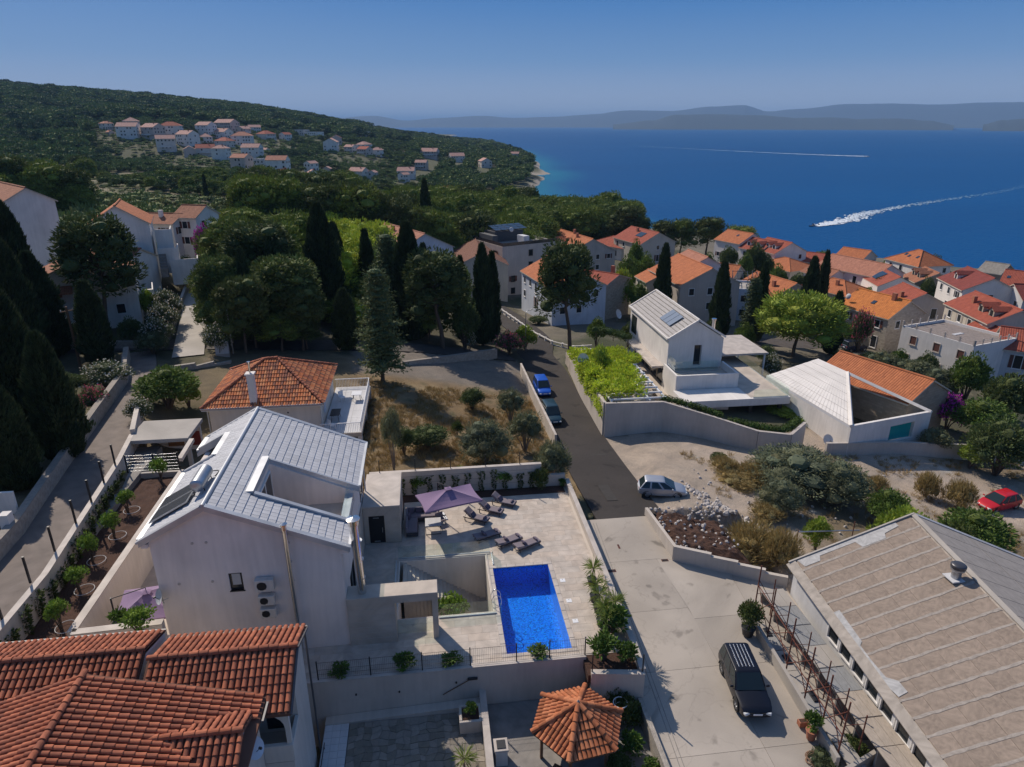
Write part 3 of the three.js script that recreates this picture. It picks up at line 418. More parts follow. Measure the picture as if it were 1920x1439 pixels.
// swimming pool
{
  const [a0, a1, b0, b1] = POOL, o = thing('swimming_pool', 'blue mosaic swimming pool with a pale stone rim in the tiled terrace', 'swimming pool', q3(1.6, T, 4));
  const mosaic = texture(512,512, (u, v) => { const i = Math.floor(u * 64), j = Math.floor(v * 64), fu = u * 64 - i, fv = v * 64 - j, e = fu < .1 || fv < .1; const h = noise(i * 7.13, j * 3.71,1.5) * .5 + .5, k = e ? .75 : .45 + 1.1 * h; return e ? [.3,.6,.85] : [.05 * k, .52 * k, .97 * k]; }, true);
  const mm = std([.8,.8,.85], { map: mosaic, ms: .19, roughness: .3 }), D = T - 1.5;
  wpart('basin', join(bb(a0 - .24, a1 + .24, D - .2, D, b0 - .24, b1 + .24), bb(a0 - .24, a0, D, T - .04, b0 - .24, b1 + .24), bb(a1, a1 + .24, D, T - .04, b0 - .24, b1 + .24), bb(a0, a1, D, T - .04, b0 - .24, b0), bb(a0, a1, D, T - .04, b1, b1 + .24)), mm, o);
  const wv = texture(256,256, (u, v) => .5 + .6 * tnoise(u, v, 9,41,3));
  const wg = new THREE.PlaneGeometry(a1 - a0 - .004, b1 - b0 - .004).rotateX(-PI / 2).translate((a0 + a1) / 2, T - .1,-(b0 + b1) / 2); boxUV(wg);
  wpart('water', wg, new THREE.MeshPhysicalMaterial({ color: C(.6,.86,1), transmission: 1, thickness: 0, roughness: .03, ior: 1.33, bumpMap: retex(wv, .35), bumpScale: .03 }), o);
  const rim = []; for (let a = a0 - .3; a < a1 + .25; a += .62) for (const [p, q] of [[b0 - .3, b0],[b1, b1 + .3]]) rim.push(cb(a + .004, Math.min(a + .616, a1 + .3), T - .05, T + .012, p, q, .02)); for (let b = b0; b < b1 - .1; b += .79) for (const [p, q] of [[a0 - .3, a0],[a1, a1 + .3]]) rim.push(cb(p, q, T - .05, T + .012, b + .004, b + .786,.02));
  for (const g of rim) wpart('rim_stone', g, MAT.coping, o);
  const lad = []; for (const b of [4.05,4.6]) lad.push(tubeAlong([q3(a0 - .42, T, b), q3(a0 - .42, T + .55, b), q3(a0 - .2, T + .85, b), q3(a0 + .12, T + .6, b), q3(a0 + .13, T - .1, b), q3(a0 + .13, T - 1.1, b)],.024,30,7)); for (const y of [.95,.6,.25]) lad.push(bb(a0 + .1, a0 + .18, y, y + .03,4.05,4.6));
  wpart('ladder', join(lad), MAT.steel, o);
}
for (const [px, py, i] of [[1055,1089,0],[1067,1127,1],[1079,1165,2]]) { const p = atY(px, py, T), s = thing('skimmer_lid', ['white square skimmer lid beside the deep end of the pool', 'white square skimmer lid half way along the pool', 'white square skimmer lid by the pool corner nearest the fence'][i], 'skimmer lid', [p.x, T + .004, p.z]); mesh('cover', cbx(-.17,.17,0,.012,-.17,.17,.004), MAT.whitemetal, s); mesh('finger_pull', bx(-.03,.03,.012,.016,-.1,-.07), MAT.darkmetal, s); }
// sunken stair court
{
  const [a0, a1, b0, b1] = WELL, o = thing('stair_court', 'sunken court with pale walls and stone stairs beside the pool', 'stairwell', q3(-3.5,-2.4,6.5));
  wpart('floor', bb(a0, a1,-2.5,-2.36, b0, b1), MAT.travertine, o);
  wpart('back_wall', bb(a0, a1,-2.36, T - .005, b1 - .06, b1 - .003), MAT.offwhite, o); wpart('side_wall', join(bb(a0 + .003, a0 + .06,-2.36, T - .005, b0, b1 - .06), bb(a1 - .06, a1 - .003,-2.36, T - .005, b0, b1 - .06), bb(a0 + .06, a1 - .06,-2.36, T - .005, b0 + .003, b0 + .06)), MAT.offwhite, o);
  const n = 20; for (let i = 0; i < n; i++) { const x = lerp(a0 + .3, a1 - .5, i / n), x2 = lerp(a0 + .3, a1 - .5, (i + 1) / n), y = lerp(T, -2.36, (i + 1) / (n + 1)); wpart('step', cb(x - .02, x2,-2.36, y, 7.3, b1 - .06,.015), MAT.travertine, o); }
  wpart('rim', join(cb(a0 - .15, a1 + .3, T, T + .05, b1, b1 + .18), cb(a1, a1 + .1, T, T + .05, b0 - .2, b1), cb(-3.9, a1, T, T + .05, b0 - .2, b0)), MAT.coping, o);
  plant('lemon', -3.1,-2.36,-6.6, 'round green citrus tree growing in the sunken stair court', 'citrus tree', { h: 2.6, w: 2.1, name: 'citrus_tree' });
}
function glassRail(name, label, runs, h = 1.0) {
  const p0 = runs[0][0], o = thing(name, label, 'railing', p0);
  for (const [p, q] of runs) { const d = Math.hypot(q[0] - p[0], q[2] - p[2]), n = Math.max(1, Math.round(d / 1.4)), ux = (q[0] - p[0]) / d, uz = (q[2] - p[2]) / d; const f = (s, y, t) => [p[0] + ux * s - uz * t - p0[0], p[1] + y - p0[1], p[2] + uz * s + ux * t - p0[2]]; mesh('shoe', sbar(f(0,.04,0), f(d, .04,0), .08,.07), MAT.zinc, o); for (let i = 0; i < n; i++) { const s0 = d * i / n + .01, s1 = d * (i + 1) / n - .01; mesh('pane', ext([f(s0,.08,-.006), f(s1,.08,-.006), f(s1, h, -.006), f(s0, h, -.006)],[-uz * .012,0, ux * .012]), MAT.glass, o); } }
  return o;
}
glassRail('glass_railing', 'frameless glass railing behind the sunken stairs by the sofa', [[q3(-6.6, T, 9.72), q3(-.3, T, 9.72)]]); glassRail('glass_railing', 'short glass railing at the head of the pool', [[q3(-.22, T, 9.6), q3(-.22, T, 8.25)]]); glassRail('glass_railing', 'frameless glass railing between the sunken court and the pool ladder', [[q3(-4.0, T, 3.42), q3(-.5, T, 3.42)]]);
glassRail('glass_railing', 'glass railing along the house end of the stairwell', [[q3(-6.72, T, 9.5), q3(-6.72, T, 3.2)]]);
// beds and retaining walls of the plot
function wallRun(name, label, cat, pts, h0, h1, th, mat, o = {}) { // upright wall along points [a, b], foot and top heights per point
  const t = thing(name, label, cat, q3(pts[0][0], h0[0], pts[0][1])), gs = [], caps = [];
  for (let i = 0; i < pts.length - 1; i++) { const [a, b] = pts[i],[c, d] = pts[i + 1], L = Math.hypot(c - a, d - b), nx = -(d - b) / L * th / 2, nb = (c - a) / L * th / 2, H0 = [h0[i] ?? h0[0], h0[i + 1] ?? h0[h0.length - 1]], H1 = [h1[i] ?? h1[0], h1[i + 1] ?? h1[h1.length - 1]];
    gs.push(ext([q3(a - nx, H0[0], b - nb), q3(c - nx, H0[1], d - nb), q3(c - nx, H1[1], d - nb), q3(a - nx, H1[0], b - nb)],[2 * nx, 0,-2 * nb]));
    if (o.cap) { const k = 1 + o.cap / th, e = .002; caps.push(ext([q3(a - nx * k, H1[0] + e, b - nb * k), q3(c - nx * k, H1[1] + e, d - nb * k), q3(c + nx * k, H1[1] + e, d + nb * k), q3(a + nx * k, H1[0] + e, b + nb * k)],[0,.06,0])); } }
  wpart('wall_body', join(gs), mat, t); if (o.cap) wpart('coping', join(caps), o.capMat || MAT.coping, t);
  return t;
}
struct('planting_bed', join(bb(-6.35,6.55,.9, T + .02,17.17,18.25), bb(-9,-6.35,.9, T + .02,14.6,18.25)), MAT.soil);
const backWall = wallRun('garden_wall', 'pale concrete wall with climbing plants behind the loungers', 'wall', [[-9.0,18.45],[4.75,18.45]],[-1],[3.25],.3, MAT.concwall, { cap: .04 });
for (const y of [1.75,2.3,2.85]) wpart('joint', bb(-9,4.75, y, y + .02,18.288,18.302), MAT.darkconc, backWall);
wallRun('garden_wall', 'low concrete wall at the corner between the pool bed and the street', 'wall', [[4.77,18.45],[6.75,18.45]],[-1],[2.15],.3, MAT.concwall, { cap: .04 });
wallRun('garden_wall', 'long concrete wall between the pool terrace and the driveway', 'wall', [[6.9,18.3],[6.9,8],[6.85,-.5],[6.82,-2.4]],[-3],[1.75,1.75,1.72,1.5],.28, MAT.concwall, { cap: .06 });
const frontWall = wallRun('retaining_wall', 'tall concrete retaining wall below the pool fence', 'wall', [[-19,-.8],[4.05,-.8]],[-3.2],[1.32],.3, MAT.concwall, { cap: .04 });
wallRun('planter_wall', 'low pale planter wall at the corner of the pool plot by the driveway', 'wall', [[4.05,-2.1],[6.9,-2.5]],[-3.2],[1.35],.3, MAT.concwall, { cap: .04 });
struct('corner_bed', bb(3.9,6.72,.6,1.16,-2.1,-.66), MAT.soil);
wallRun('wall_ledge', 'concrete ledge along the foot of the retaining wall', 'ledge', [[-10.3,-1.25],[-1.9,-1.25]],[-3.2],[-1.05,-.75],.55, MAT.concwall);
{ // hose pole hung on the wall
  const o = thing('hung_broom', 'dark broom hung aslant on the retaining wall', 'broom', q3(-3,0,-1)); wpart('handle', bar(q3(-3.95,-.3,-1.0), q3(-2.45,.62,-1.03), .025,6), MAT.wood, o); wpart('head', rbox(.55,.16,.1,.04).translate(...q3(-2.3,.66,-1.03)), MAT.darkmetal, o);
  for (const [a, y] of [[-8.6,.3],[-6.3,.2],[-3.2,.45]]) tag(mesh('drain_pipe', bar(q3(a, y, -.9), q3(a, y, -1.02), .05,10), MAT.darkmetal), { '-8.6': 'dark drain hole near the house end of the retaining wall', '-6.3': 'dark drain hole midway in the retaining wall', '-3.2': 'dark drain hole above the hung broom' }[a], 'drain pipe');
}
// mesh fence on the front wall: dark posts with wire panels
function meshFence(name, label, posts, y, h, panels = true) {
  const o = thing(name, label, 'fence', q3(posts[0][0], y, posts[0][1]));
  posts.forEach(([a, b, yy], i) => { const Y = yy ?? y; wpart('post', join(bb(a - .03, a + .03, Y, Y + h + .05, b - .03, b + .03), bb(a - .035, a + .035, Y + h + .05, Y + h + .07, b - .035, b + .035)), MAT.darkmetal, o);
    if (panels && i) { const [c, d] = posts[i - 1], L = Math.hypot(a - c, b - d), n = Math.round(L / .1), gs = []; for (let k = 1; k < n; k++) { const f = k / n, x = lerp(c, a, f), z = lerp(d, b, f); gs.push(bb(x - .004, x + .004, Y + .06, Y + h, z - .004, z + .004)); } for (const hh of [.06,.35,.65, h - .02]) gs.push(sbar(q3(c, Y + hh, d), q3(a, Y + hh, b), .01)); wpart('wire_panel', join(gs), MAT.fencewire, o); } });
  return o;
}
meshFence('mesh_fence', 'dark wire mesh fence with black posts on top of the retaining wall', [[-10.5,-.8],[-7.75,-.8],[-5.0,-.8],[-2.4,-.8],[.15,-.8],[2.0,-.8],[4.0,-.8]],1.38,1.15);
meshFence('fence_posts', 'black fence posts on the corner planter by the driveway', [[4.1,-2.1],[6.8,-2.45]],1.4,1.1, false);
meshFence('fence_posts', 'thin dark posts standing along the top of the garden wall behind the loungers', [[-8.2,18.45],[-5.4,18.45],[-2.6,18.45],[.2,18.45],[3.0,18.45]],3.3,1.0, false);
// climbers on the back wall, shrubs in the bed
for (let i = 0; i < 13; i++) { const a = -8.6 + i * 1.05 + rr(-.1,.1), h = rr(1.35,1.95), k = i % 4; const o = thing('climbing_plant', 'narrow dark climber behind the loungers, ' + ORD[i] + ' from the stone annexe', 'climbing plant', q3(a, T, 18.2), 0, 'climbers on the wall behind the loungers'); const w = rr(-.15,.15); mesh('foliage', leafyColumn(300 + i, [[0,0,0],[w, h * .4,.02],[-w * .6, h * .75,0],[w, h, .05]],.17,230,.16,.09,[.05,.075,.022]), MAT.leaf, o); mesh('stem', bar([0,0,0],[w, h * .8,.02],.012,5), MAT.bark, o); }
for (const [px, py, w, l] of [[785,925,1.5, 'small bright bush below the wall beside the purple parasol'],[865,912,1.4, 'small bright bush showing above the purple parasol'],[942,915,1.6, 'small tree in the bed behind the three loungers'],[1013,915,1.7, 'dark round shrub in the bed near the street corner']]) { const p = atY(px, py, T); plant(px > 1000 ? 'shrub' : 'lemon', p.x, T, p.z, l, 'shrub', { h: 1.7, w, name: 'shrub' }); }
{ const p = atY(1056,912, T); plant('stemplant', p.x, T, p.z, 'small yellow leaved plant at the street end of the bed', 'plant', { h: .8, w: .9, name: 'plant' }); PTREE.yellow = null; }
// ---------------------------------------------------------------- tiles on a roof plane
function tilePlane(O, u, v, nu, nv, pu, pv, geo, mats, inside, size = 1) { // O: THREE.Vector3 at the ridge end; u along the courses, v down the slope
  const n = v.clone().cross(u).normalize(), out = [];
  for (let j = 0; j < nv; j++) for (let i = 0; i < nu; i++) {
    const p = O.clone().addScaledVector(u, (i + .5) * pu).addScaledVector(v, (j + .5) * pv); if (inside && !inside((i + .5) * pu, (j + .5) * pv, p)) continue;
    const w = rr(-.012,.012), uu = u.clone().addScaledVector(v, w).normalize(), nn = n.clone().addScaledVector(u, rr(-.012,.012)).normalize(), vv = uu.clone().cross(nn).normalize(); nn.copy(vv).cross(uu);
    const m = new THREE.Matrix4().makeBasis(uu, nn, vv); m.setPosition(p.addScaledVector(n, rr(0,.006))); out.push({ geo, m, mat: mats[Math.floor(rnd() * mats.length)], size });
  }
  return out;
}
function flatTile(w, d, t, lift) { // slab whose lower edge (z+) is raised on the next course
  const y = (z) => lift * (z + d / 2) / d, q = (x, z, up) => [x, y(z) + (up ? t : 0), z], c = .008, x0 = -w / 2, x1 = w / 2, z0 = -d / 2, z1 = d / 2, A = [q(x0, z0), q(x0, z1), q(x1, z1), q(x1, z0)], B = [q(x0 + c, z0,1), q(x0 + c, z1 - c, 1), q(x1 - c, z1 - c, 1), q(x1 - c, z0,1)], Tt = [];
  for (let i = 0; i < 4; i++) { const k = (i + 1) % 4; Tt.push([A[i], A[k], B[k]],[A[i], B[k], B[i]]); } Tt.push([B[0], B[1], B[2]],[B[0], B[2], B[3]]); return raw(Tt);
}
function barrelTile(w, d, hgt, lift, seg = 6) { // half-round clay tile, a little wider at its lower end
  const Tt = [], th = .018; for (let i = 0; i < seg; i++) {
    const f = (k, z, inn) => { const a = PI * k / seg, s = (z > 0 ? 1 : .88), r = w / 2 * s - (inn ? th : 0), hh = hgt * s - (inn ? th : 0); return [-Math.cos(a) * r, Math.sin(a) * hh + lift * (z + d / 2) / d, z]; };
    const z0 = -d / 2, z1 = d / 2, a = f(i, z0), b = f(i + 1, z0), c = f(i, z1), e = f(i + 1, z1), ci = f(i, z1,1), ei = f(i + 1, z1,1); Tt.push([a, c, b],[b, c, e],[c, ci, e],[e, ci, ei]);
  }
  const g = raw(Tt); g.computeVertexNormals(); return g;
}
const clay = (k, r = .43, g = .135, b = .07) => std([r * k, g * k, b * k], { map: blot2, ms: .9, bump: grain, bs: 2, b: .004, roughness: .88 });
const CLAY = [clay(1), clay(.82), clay(1.15,.44,.14,.07), clay(.95,.40,.115,.055), clay(.7,.42,.13,.07)], ORANGE = [clay(1.15,.58,.18,.06), clay(1,.56,.165,.06), clay(.8,.48,.16,.08), clay(1.2,.56,.22,.09), clay(.6,.46,.17,.1)];
const BARREL = barrelTile(.215,.44,.085,.035), RIDGE = barrelTile(.3,.46,.14,.03,7);
const ridgeRow = (p, q, mats, geo = RIDGE, pitch = .4) => { const a = V(...p), b = V(...q), d = b.clone().sub(a), L = d.length(), n = Math.max(1, Math.floor(L / pitch)); d.normalize(); const side = d.clone().cross(V(0,1,0)).normalize(), up = side.clone().cross(d).normalize(); const out = []; for (let i = 0; i < n; i++) { const m = new THREE.Matrix4().makeBasis(d.clone().cross(up).negate(), up, d); const bz = new THREE.Matrix4().makeBasis(up.clone().cross(d), up, d); bz.setPosition(a.clone().addScaledVector(d, (i + .5) * L / n).addScaledVector(up, .02)); out.push({ geo, m: bz, mat: mats[Math.floor(rnd() * mats.length)], size: 1.2 }); } return out; };

// ---------------------------------------------------------------- the white house by the pool
const house = thing('white_house', 'large white house with silvery tiled roof, cut-out roof terrace and two steel flues', 'house', q3(-13.8, T, 8));
{
  const o = house, rt = (a) => a > -15.6 ? 11 - .436 * (a + 15.6) : 11 + .547 * (a + 15.6), TH = .32; // top of the roof
  const W0 = -18.65, W1 = -9.06, B0 = 1.9, B1 = 14;
  const gable = (b0, b1, hole) => ext([q3(W0,.2, b0), q3(W1,.2, b0), q3(W1, rt(W1) - TH, b0), q3(-15.6,11 - TH, b0), q3(W0, rt(W0) - TH, b0)],[0,0,-(b1 - b0)], hole);
  wpart('gable_wall', gable(B0, B0 + .3,[[q3(-15.05,5.5, B0), q3(-14.35,5.5, B0), q3(-14.35,6.62, B0), q3(-15.05,6.62, B0)]]), MAT.mainwall, o);
  wpart('gable_wall', gable(B1 - .3, B1), MAT.mainwall, o);
  wpart('side_wall', bb(W0, W0 + .3,.2, rt(W0) - TH - .02, B0 + .3, B1 - .3), MAT.mainwall, o);
  wpart('side_wall', join(bb(W1 - .3, W1,.2,7.6,8.0, B1 - .3), bb(W1 - .3, W1,.2,7.6, B0 + .3,4.0), bb(W1 - .3, W1,4.2,7.0,4.0,8.0)), MAT.mainwall, o);
  // terrace front under the notch: glass doors
  const dr = wpart('glass_door', bb(W1 - .2, W1 - .16, T, 4.0,3.9,8.1), MAT.pane, o); wpart('door_frame', join([4,5.35,6.7,8].map((b) => bb(W1 - .24, W1 - .1, T, 4.1, b - .05, b + .05)), bb(W1 - .24, W1 - .1,4.02,4.2,4.05,7.95)), MAT.darkframe, o);
  const dw = wpart('upper_door', bb(W1 - .02, W1 + .012,4.6,7.3,12.0,13.2), MAT.pane, o); wpart('door_frame', join(bb(W1, W1 + .05,4.55,7.35,11.92,12), bb(W1, W1 + .05,4.55,7.35,13.2,13.28), bb(W1, W1 + .05,7.3,7.38,12,13.2)), MAT.darkframe, o);
  const wn = wpart('window', join(ring(-14.7,6.06,-2.06,.62,1.04,.05,.08)), MAT.darkframe, o); wpart('pane', bb(-15.0,-14.4,5.55,6.58,2.02,2.06), MAT.pane, wn); wpart('sill', bb(-15.1,-14.3,5.44,5.5,1.86,2.1), MAT.darkframe, wn); wpart('blind', bb(-14.92,-14.48,5.8,6.5,2.005,2.016), MAT.curtain, wn);
  // roof slabs with the two cut-outs
  const rf = wpart('roof', join(
    ext([q3(-15.6,11 - .06,1.6), q3(-8.55, rt(-8.55) - .06,1.6), q3(-8.55, rt(-8.55) - .06,4), q3(-13.8, rt(-13.8) - .06,4), q3(-13.8, rt(-13.8) - .06,8), q3(-8.55, rt(-8.55) - .06,8), q3(-8.55, rt(-8.55) - .06,14.3), q3(-15.6,11 - .06,14.3)],[0,-.26,0]),
    ext([q3(-15.6,11 - .06,1.6), q3(-19.05, rt(-19.05) - .06,1.6), q3(-19.05, rt(-19.05) - .06,9), q3(-17.25, rt(-17.25) - .06,9), q3(-17.25, rt(-17.25) - .06,12), q3(-19.2, rt(-19.2) - .06,12), q3(-19.2, rt(-19.2) - .06,14.3), q3(-15.6,11 - .06,14.3)],[0,-.26,0])), MAT.zinc, o);
  const wt = [.56,.6,.52,.58].map((k, i) => std([k * 1.0, k * 1.02, k * 1.08], { map: blot, ms: .5, bump: grain, bs: 1, b: .003, roughness: .62 })), geo = flatTile(.33,.45,.045,.045);
  const vr = V(.9167,-.3997,0), vl = V(-.8774,-.48,0), list = [];
  list.push(...tilePlane(V(-15.47,10.91,-1.72), V(0,0,-1), vr, 37,17,.338,.438, geo, wt, (u, v, p) => !(p.x > -13.98 && -p.z > 3.85 && -p.z < 8.2) && p.x < -8.75 && -p.z < 14.15));
  list.push(...tilePlane(V(-15.73,10.91,-14.2), V(0,0,1), vl, 37,9,.338,.438, geo, wt, (u, v, p) => !(p.x < -17.0 && -p.z > 8.8 && -p.z < 12.2) && p.x > (-p.z > 12 ? -18.95 : -18.85) && -p.z > 1.72));
  pieces(rf, 'tile', list, 290);
  // metal edges: ridge roll, verges, gutters, cut-out upstands
  wpart('ridge_cap', bar(q3(-15.6,10.99,1.55), q3(-15.6,10.99,14.35), .13,10), MAT.zinc, rf);
  const edge = (p, q, w = .3, h = .12) => { const a = V(...p), b = V(...q), d = b.clone().sub(a), g = new THREE.BoxGeometry(w, h, d.length()), side = Math.abs(d.z) > Math.abs(d.x) ? V(1,0,0) : V(0,0,1), x = side.clone().addScaledVector(d.clone().normalize(), -side.dot(d.clone().normalize())).normalize(), z = d.normalize(), y = z.clone().cross(x); g.applyMatrix4(new THREE.Matrix4().makeBasis(x, y, z)); g.translate(...a.add(b).multiplyScalar(.5).toArray()); return finish(g); };
  wpart('verge_flashing', edge(q3(-15.5,10.98,1.62), q3(-8.5, rt(-8.5) + .02,1.62)), MAT.zinc, rf); wpart('verge_flashing', edge(q3(-15.7,10.98,1.62), q3(-19.1, rt(-19.1) + .02,1.62)), MAT.zinc, rf); wpart('verge_flashing', edge(q3(-15.5,10.98,14.25), q3(-8.5, rt(-8.5) + .02,14.25)), MAT.zinc, rf); wpart('verge_flashing', edge(q3(-15.7,10.98,14.25), q3(-19.2, rt(-19.2) + .02,14.25)), MAT.zinc, rf);
  for (const [x, b0, b1, w] of [[-8.62,8.1,14.2,.3],[-8.62,1.7,3.9,.3],[-18.98,1.75,8.9,.34],[-19.1,12.1,14.1,.3]]) wpart('gutter', edge(q3(x, rt(x) + .0, b0), q3(x, rt(x) + .0, b1), w, .14), MAT.zinc, rf);
  const up = (p, q, w) => wpart('upstand', edge(p, q, w || .26,.34), MAT.zinc, rf);
  up(q3(-13.9, rt(-13.9) - .02,3.9), q3(-13.9, rt(-13.9) - .02,8.1), .42); up(q3(-13.7, rt(-13.7), 3.92), q3(-8.6, rt(-8.6), 3.92)); up(q3(-13.7, rt(-13.7) - .12,8.1), q3(-8.6, rt(-8.6) - .12,8.1), .16); up(q3(-17.1, rt(-17.1) - .02,8.9), q3(-17.1, rt(-17.1) - .02,12.1), .34); up(q3(-17.1, rt(-17.1), 8.9), q3(-18.9, rt(-18.9), 8.9), .22); up(q3(-17.1, rt(-17.1), 12.1), q3(-19.0, rt(-19), 12.1), .22);
  // roof terrace in the notch
  const ft = 7.0; wpart('roof_terrace_floor', bb(-13.7,-9.0, ft - .2, ft, 4.0,8.0), MAT.travertine, o);
  wpart('roof_terrace_wall', join(ext([q3(-13.7, ft, 8), q3(-8.9, ft, 8), q3(-8.9, rt(-8.9) - .3,8), q3(-13.7, rt(-13.7) - .2,8)],[0,0,.12]), ext([q3(-13.7, ft, 4), q3(-8.9, ft, 4), q3(-8.9, rt(-8.9) - .3,4), q3(-13.7, rt(-13.7) - .2,4)],[0,0,-.12]), bb(-13.82,-13.7, ft, rt(-13.8) - .2,4,8)), MAT.mainwall, o);
  const sd = wpart('sliding_door', bb(-13.68,-13.64, ft + .05,9.6,4.6,7.6), MAT.pane, o); wpart('door_frame', join([4.6,6.1,7.6].map((b) => bb(-13.69,-13.6, ft + .02,9.65, b - .05, b + .05)), bb(-13.69,-13.6,9.6,9.7,4.65,7.55)), MAT.whiteframe, sd);
  wpart('parapet', bb(-9.35,-9.0, ft, ft + .55,4.12,7.88), MAT.mainwall, o); wpart('parapet_coping', bb(-9.4,-8.95, ft + .55, ft + .62,4.12,7.88), MAT.zinc, o); for (let i = 0; i < 3; i++) wpart('glass_panel', bb(-9.2,-9.188, ft + .62, ft + 1.5,4.2 + i * 1.2,5.38 + i * 1.2), MAT.glass, o);
  for (const a of [-16.55,-15.85,-15.9,-17.6]) { const y = a === -16.55 || a === -15.85 ? 8.65 : 6.2; wpart('wall_plug', bar(q3(a, y, 1.9), q3(a, y, 1.87), .075,12), MAT.greywall, o); }
  for (const [x, y] of [[-19.0, rt(-18.9) - .42],[-8.75, rt(-8.75) - .42]]) wpart('eave_corner', bb(x > -12 ? -9.06 : -19.0, x > -12 ? -8.62 : -18.65, y - .12, y + .1,1.72,2.4), MAT.mainwall, o);
  for (const [a, t, lab] of [[-18.6, 'x'],[-9.0, 'y']]) wpart('downpipe', bar(q3(a + (t === 'x' ? -.05 : .1), t === 'x' ? 8.9 : 7.7,14.05), q3(a + (t === 'x' ? -.05 : .1), 1.2,14.05), .05,8), MAT.zinc, o);
  wpart('annexe', bb(-9.0,-8.98, T, 4.4,8.2,11.7), MAT.travertine, o);
}
// stone box with the black door, and the stone frame (wing) in front
{
  const o = thing('stone_annexe', 'flat roofed stone annexe with a black door beside the sofa', 'annexe', q3(-7.7, T, 13)); const h = 4.12;
  wpart('body', ext([q3(-8.97, T, 11.8), q3(-6.42, T, 11.8), q3(-6.42, h, 11.8), q3(-8.97, h, 11.8)],[0,0,-4.8],[[q3(-8.62, T + .02,11.8), q3(-7.52, T + .02,11.8), q3(-7.52, T + 2.25,11.8), q3(-8.62, T + 2.25,11.8)]]), MAT.travertine, o);
  wpart('roof', cb(-9,-6.38, h, h + .1,11.76,16.6), MAT.coping, o); const d = wpart('door', bb(-8.6,-7.54, T + .03, T + 2.23,11.86,11.94), MAT.black, o); wpart('handle', bb(-7.72,-7.68, T + .9, T + 1.3,11.8,11.85), MAT.steel, d); for (const y of [.1,2.0]) wpart('hinge_plate', bb(-8.3,-7.9, T + y + .02, T + y + .09,11.84,11.86), MAT.galv, d);
  for (let i = 1; i < 7; i++) wpart('joint', bb(-7.5,-6.42, T + i * .42, T + i * .42 + .012,11.79,11.802), MAT.greywall, o);
  const w = thing('stone_portal', 'long stone beam with a pier framing the view beside the pool stairs', 'stone frame', q3(-6.5, T, 2.3));
  wpart('wall_block', bb(-9.05,-6.42, T, 3.95,1.75,2.85), MAT.travertine, w); wpart('beam', cb(-9.05,-4.0,3.95,4.45,1.7,2.9,.02), MAT.travertine, w); wpart('pier', bb(-4.34,-4.02, T, 3.95,1.75,2.85), MAT.travertine, w); for (let i = 1; i < 7; i++) wpart('joint', bb(-9.05,-6.42, T + i * .4, T + i * .4 + .012,1.738,1.752), MAT.greywall, w); wpart('glass_panel', bb(-6.4,-4.36, T + .05, T + 1.05,2.3,2.312), MAT.glass, w);
}
// flues, cooling units, solar heater, dish
function flue(label, pts, r) { const o = thing('steel_flue', label, 'flue', pts[0]), gs = []; for (let i = 0; i < pts.length - 1; i++) gs.push(bar(pts[i], pts[i + 1], r, 16)); wpart('pipe', join(gs), MAT.steel, o); const t = pts[pts.length - 1]; wpart('cowl', join(bar(t, [t[0], t[1] + .28, t[2]], r * 1.25,16), bar([t[0], t[1] + .3, t[2]],[t[0], t[1] + .36, t[2]], r * 1.55,16), bar([t[0], t[1] + .36, t[2]],[t[0], t[1] + .44, t[2]], r * 1.55,16,.03)), MAT.steel, o); const a = pts[0]; for (let y = a[1] + 1; y < t[1] - .3; y += 1.2) wpart('clamp', join(bar([a[0], y, a[2]],[a[0], y + .05, a[2]], r * 1.08,16), sbar([a[0], y + .02, a[2]],[a[0], y + .02, a[2] - .3],.03)), MAT.galv, o); return o; }
flue('slim steel flue running up the shaded gable wall past the roof edge', [q3(-11.75,1.4,1.66), q3(-11.75,9.35,1.48)],.125); flue('thick shiny steel flue at the pool corner of the white house', [q3(-8.2,4.45,2.25), q3(-8.3,9.0,2.1)],.24);
for (const [y, s, l] of [[5.92,1, 'topmost and largest of the cooling units on the gable wall'],[4.95,.82, 'middle cooling unit on the gable wall'],[4.1,.82, 'lowest cooling unit on the gable wall']]) {
  const o = thing('cooling_unit', l, 'air conditioner', q3(-13.2, y, 1.68)); mesh('case', rbox(.95 * (s > .9 ? 1.05 : .9), .72 * s, .36,.03), MAT.offwhite, o); const f = mesh('fan_grille', join(new THREE.TorusGeometry(.24 * s, .02,6,20).toNonIndexed(), ...[0,1,2,3,4].map((i) => bx(-.23 * s, .23 * s, -.19 * s + i * .095 * s - .006,-.19 * s + i * .095 * s + .006,.0,.012))).translate(-.12,0,.19), MAT.darkmetal, o); mesh('fan', new THREE.CylinderGeometry(.23 * s, .23 * s, .01,20).rotateX(PI / 2).toNonIndexed().translate(0,0,-.008), MAT.black, f).position.set(-.12,0,.192); mesh('bracket', join(bx(-.35,-.31,-.36 * s - .05,-.36 * s, -.22,.15), bx(.31,.35,-.36 * s - .05,-.36 * s, -.22,.15)), MAT.galv, o);
}
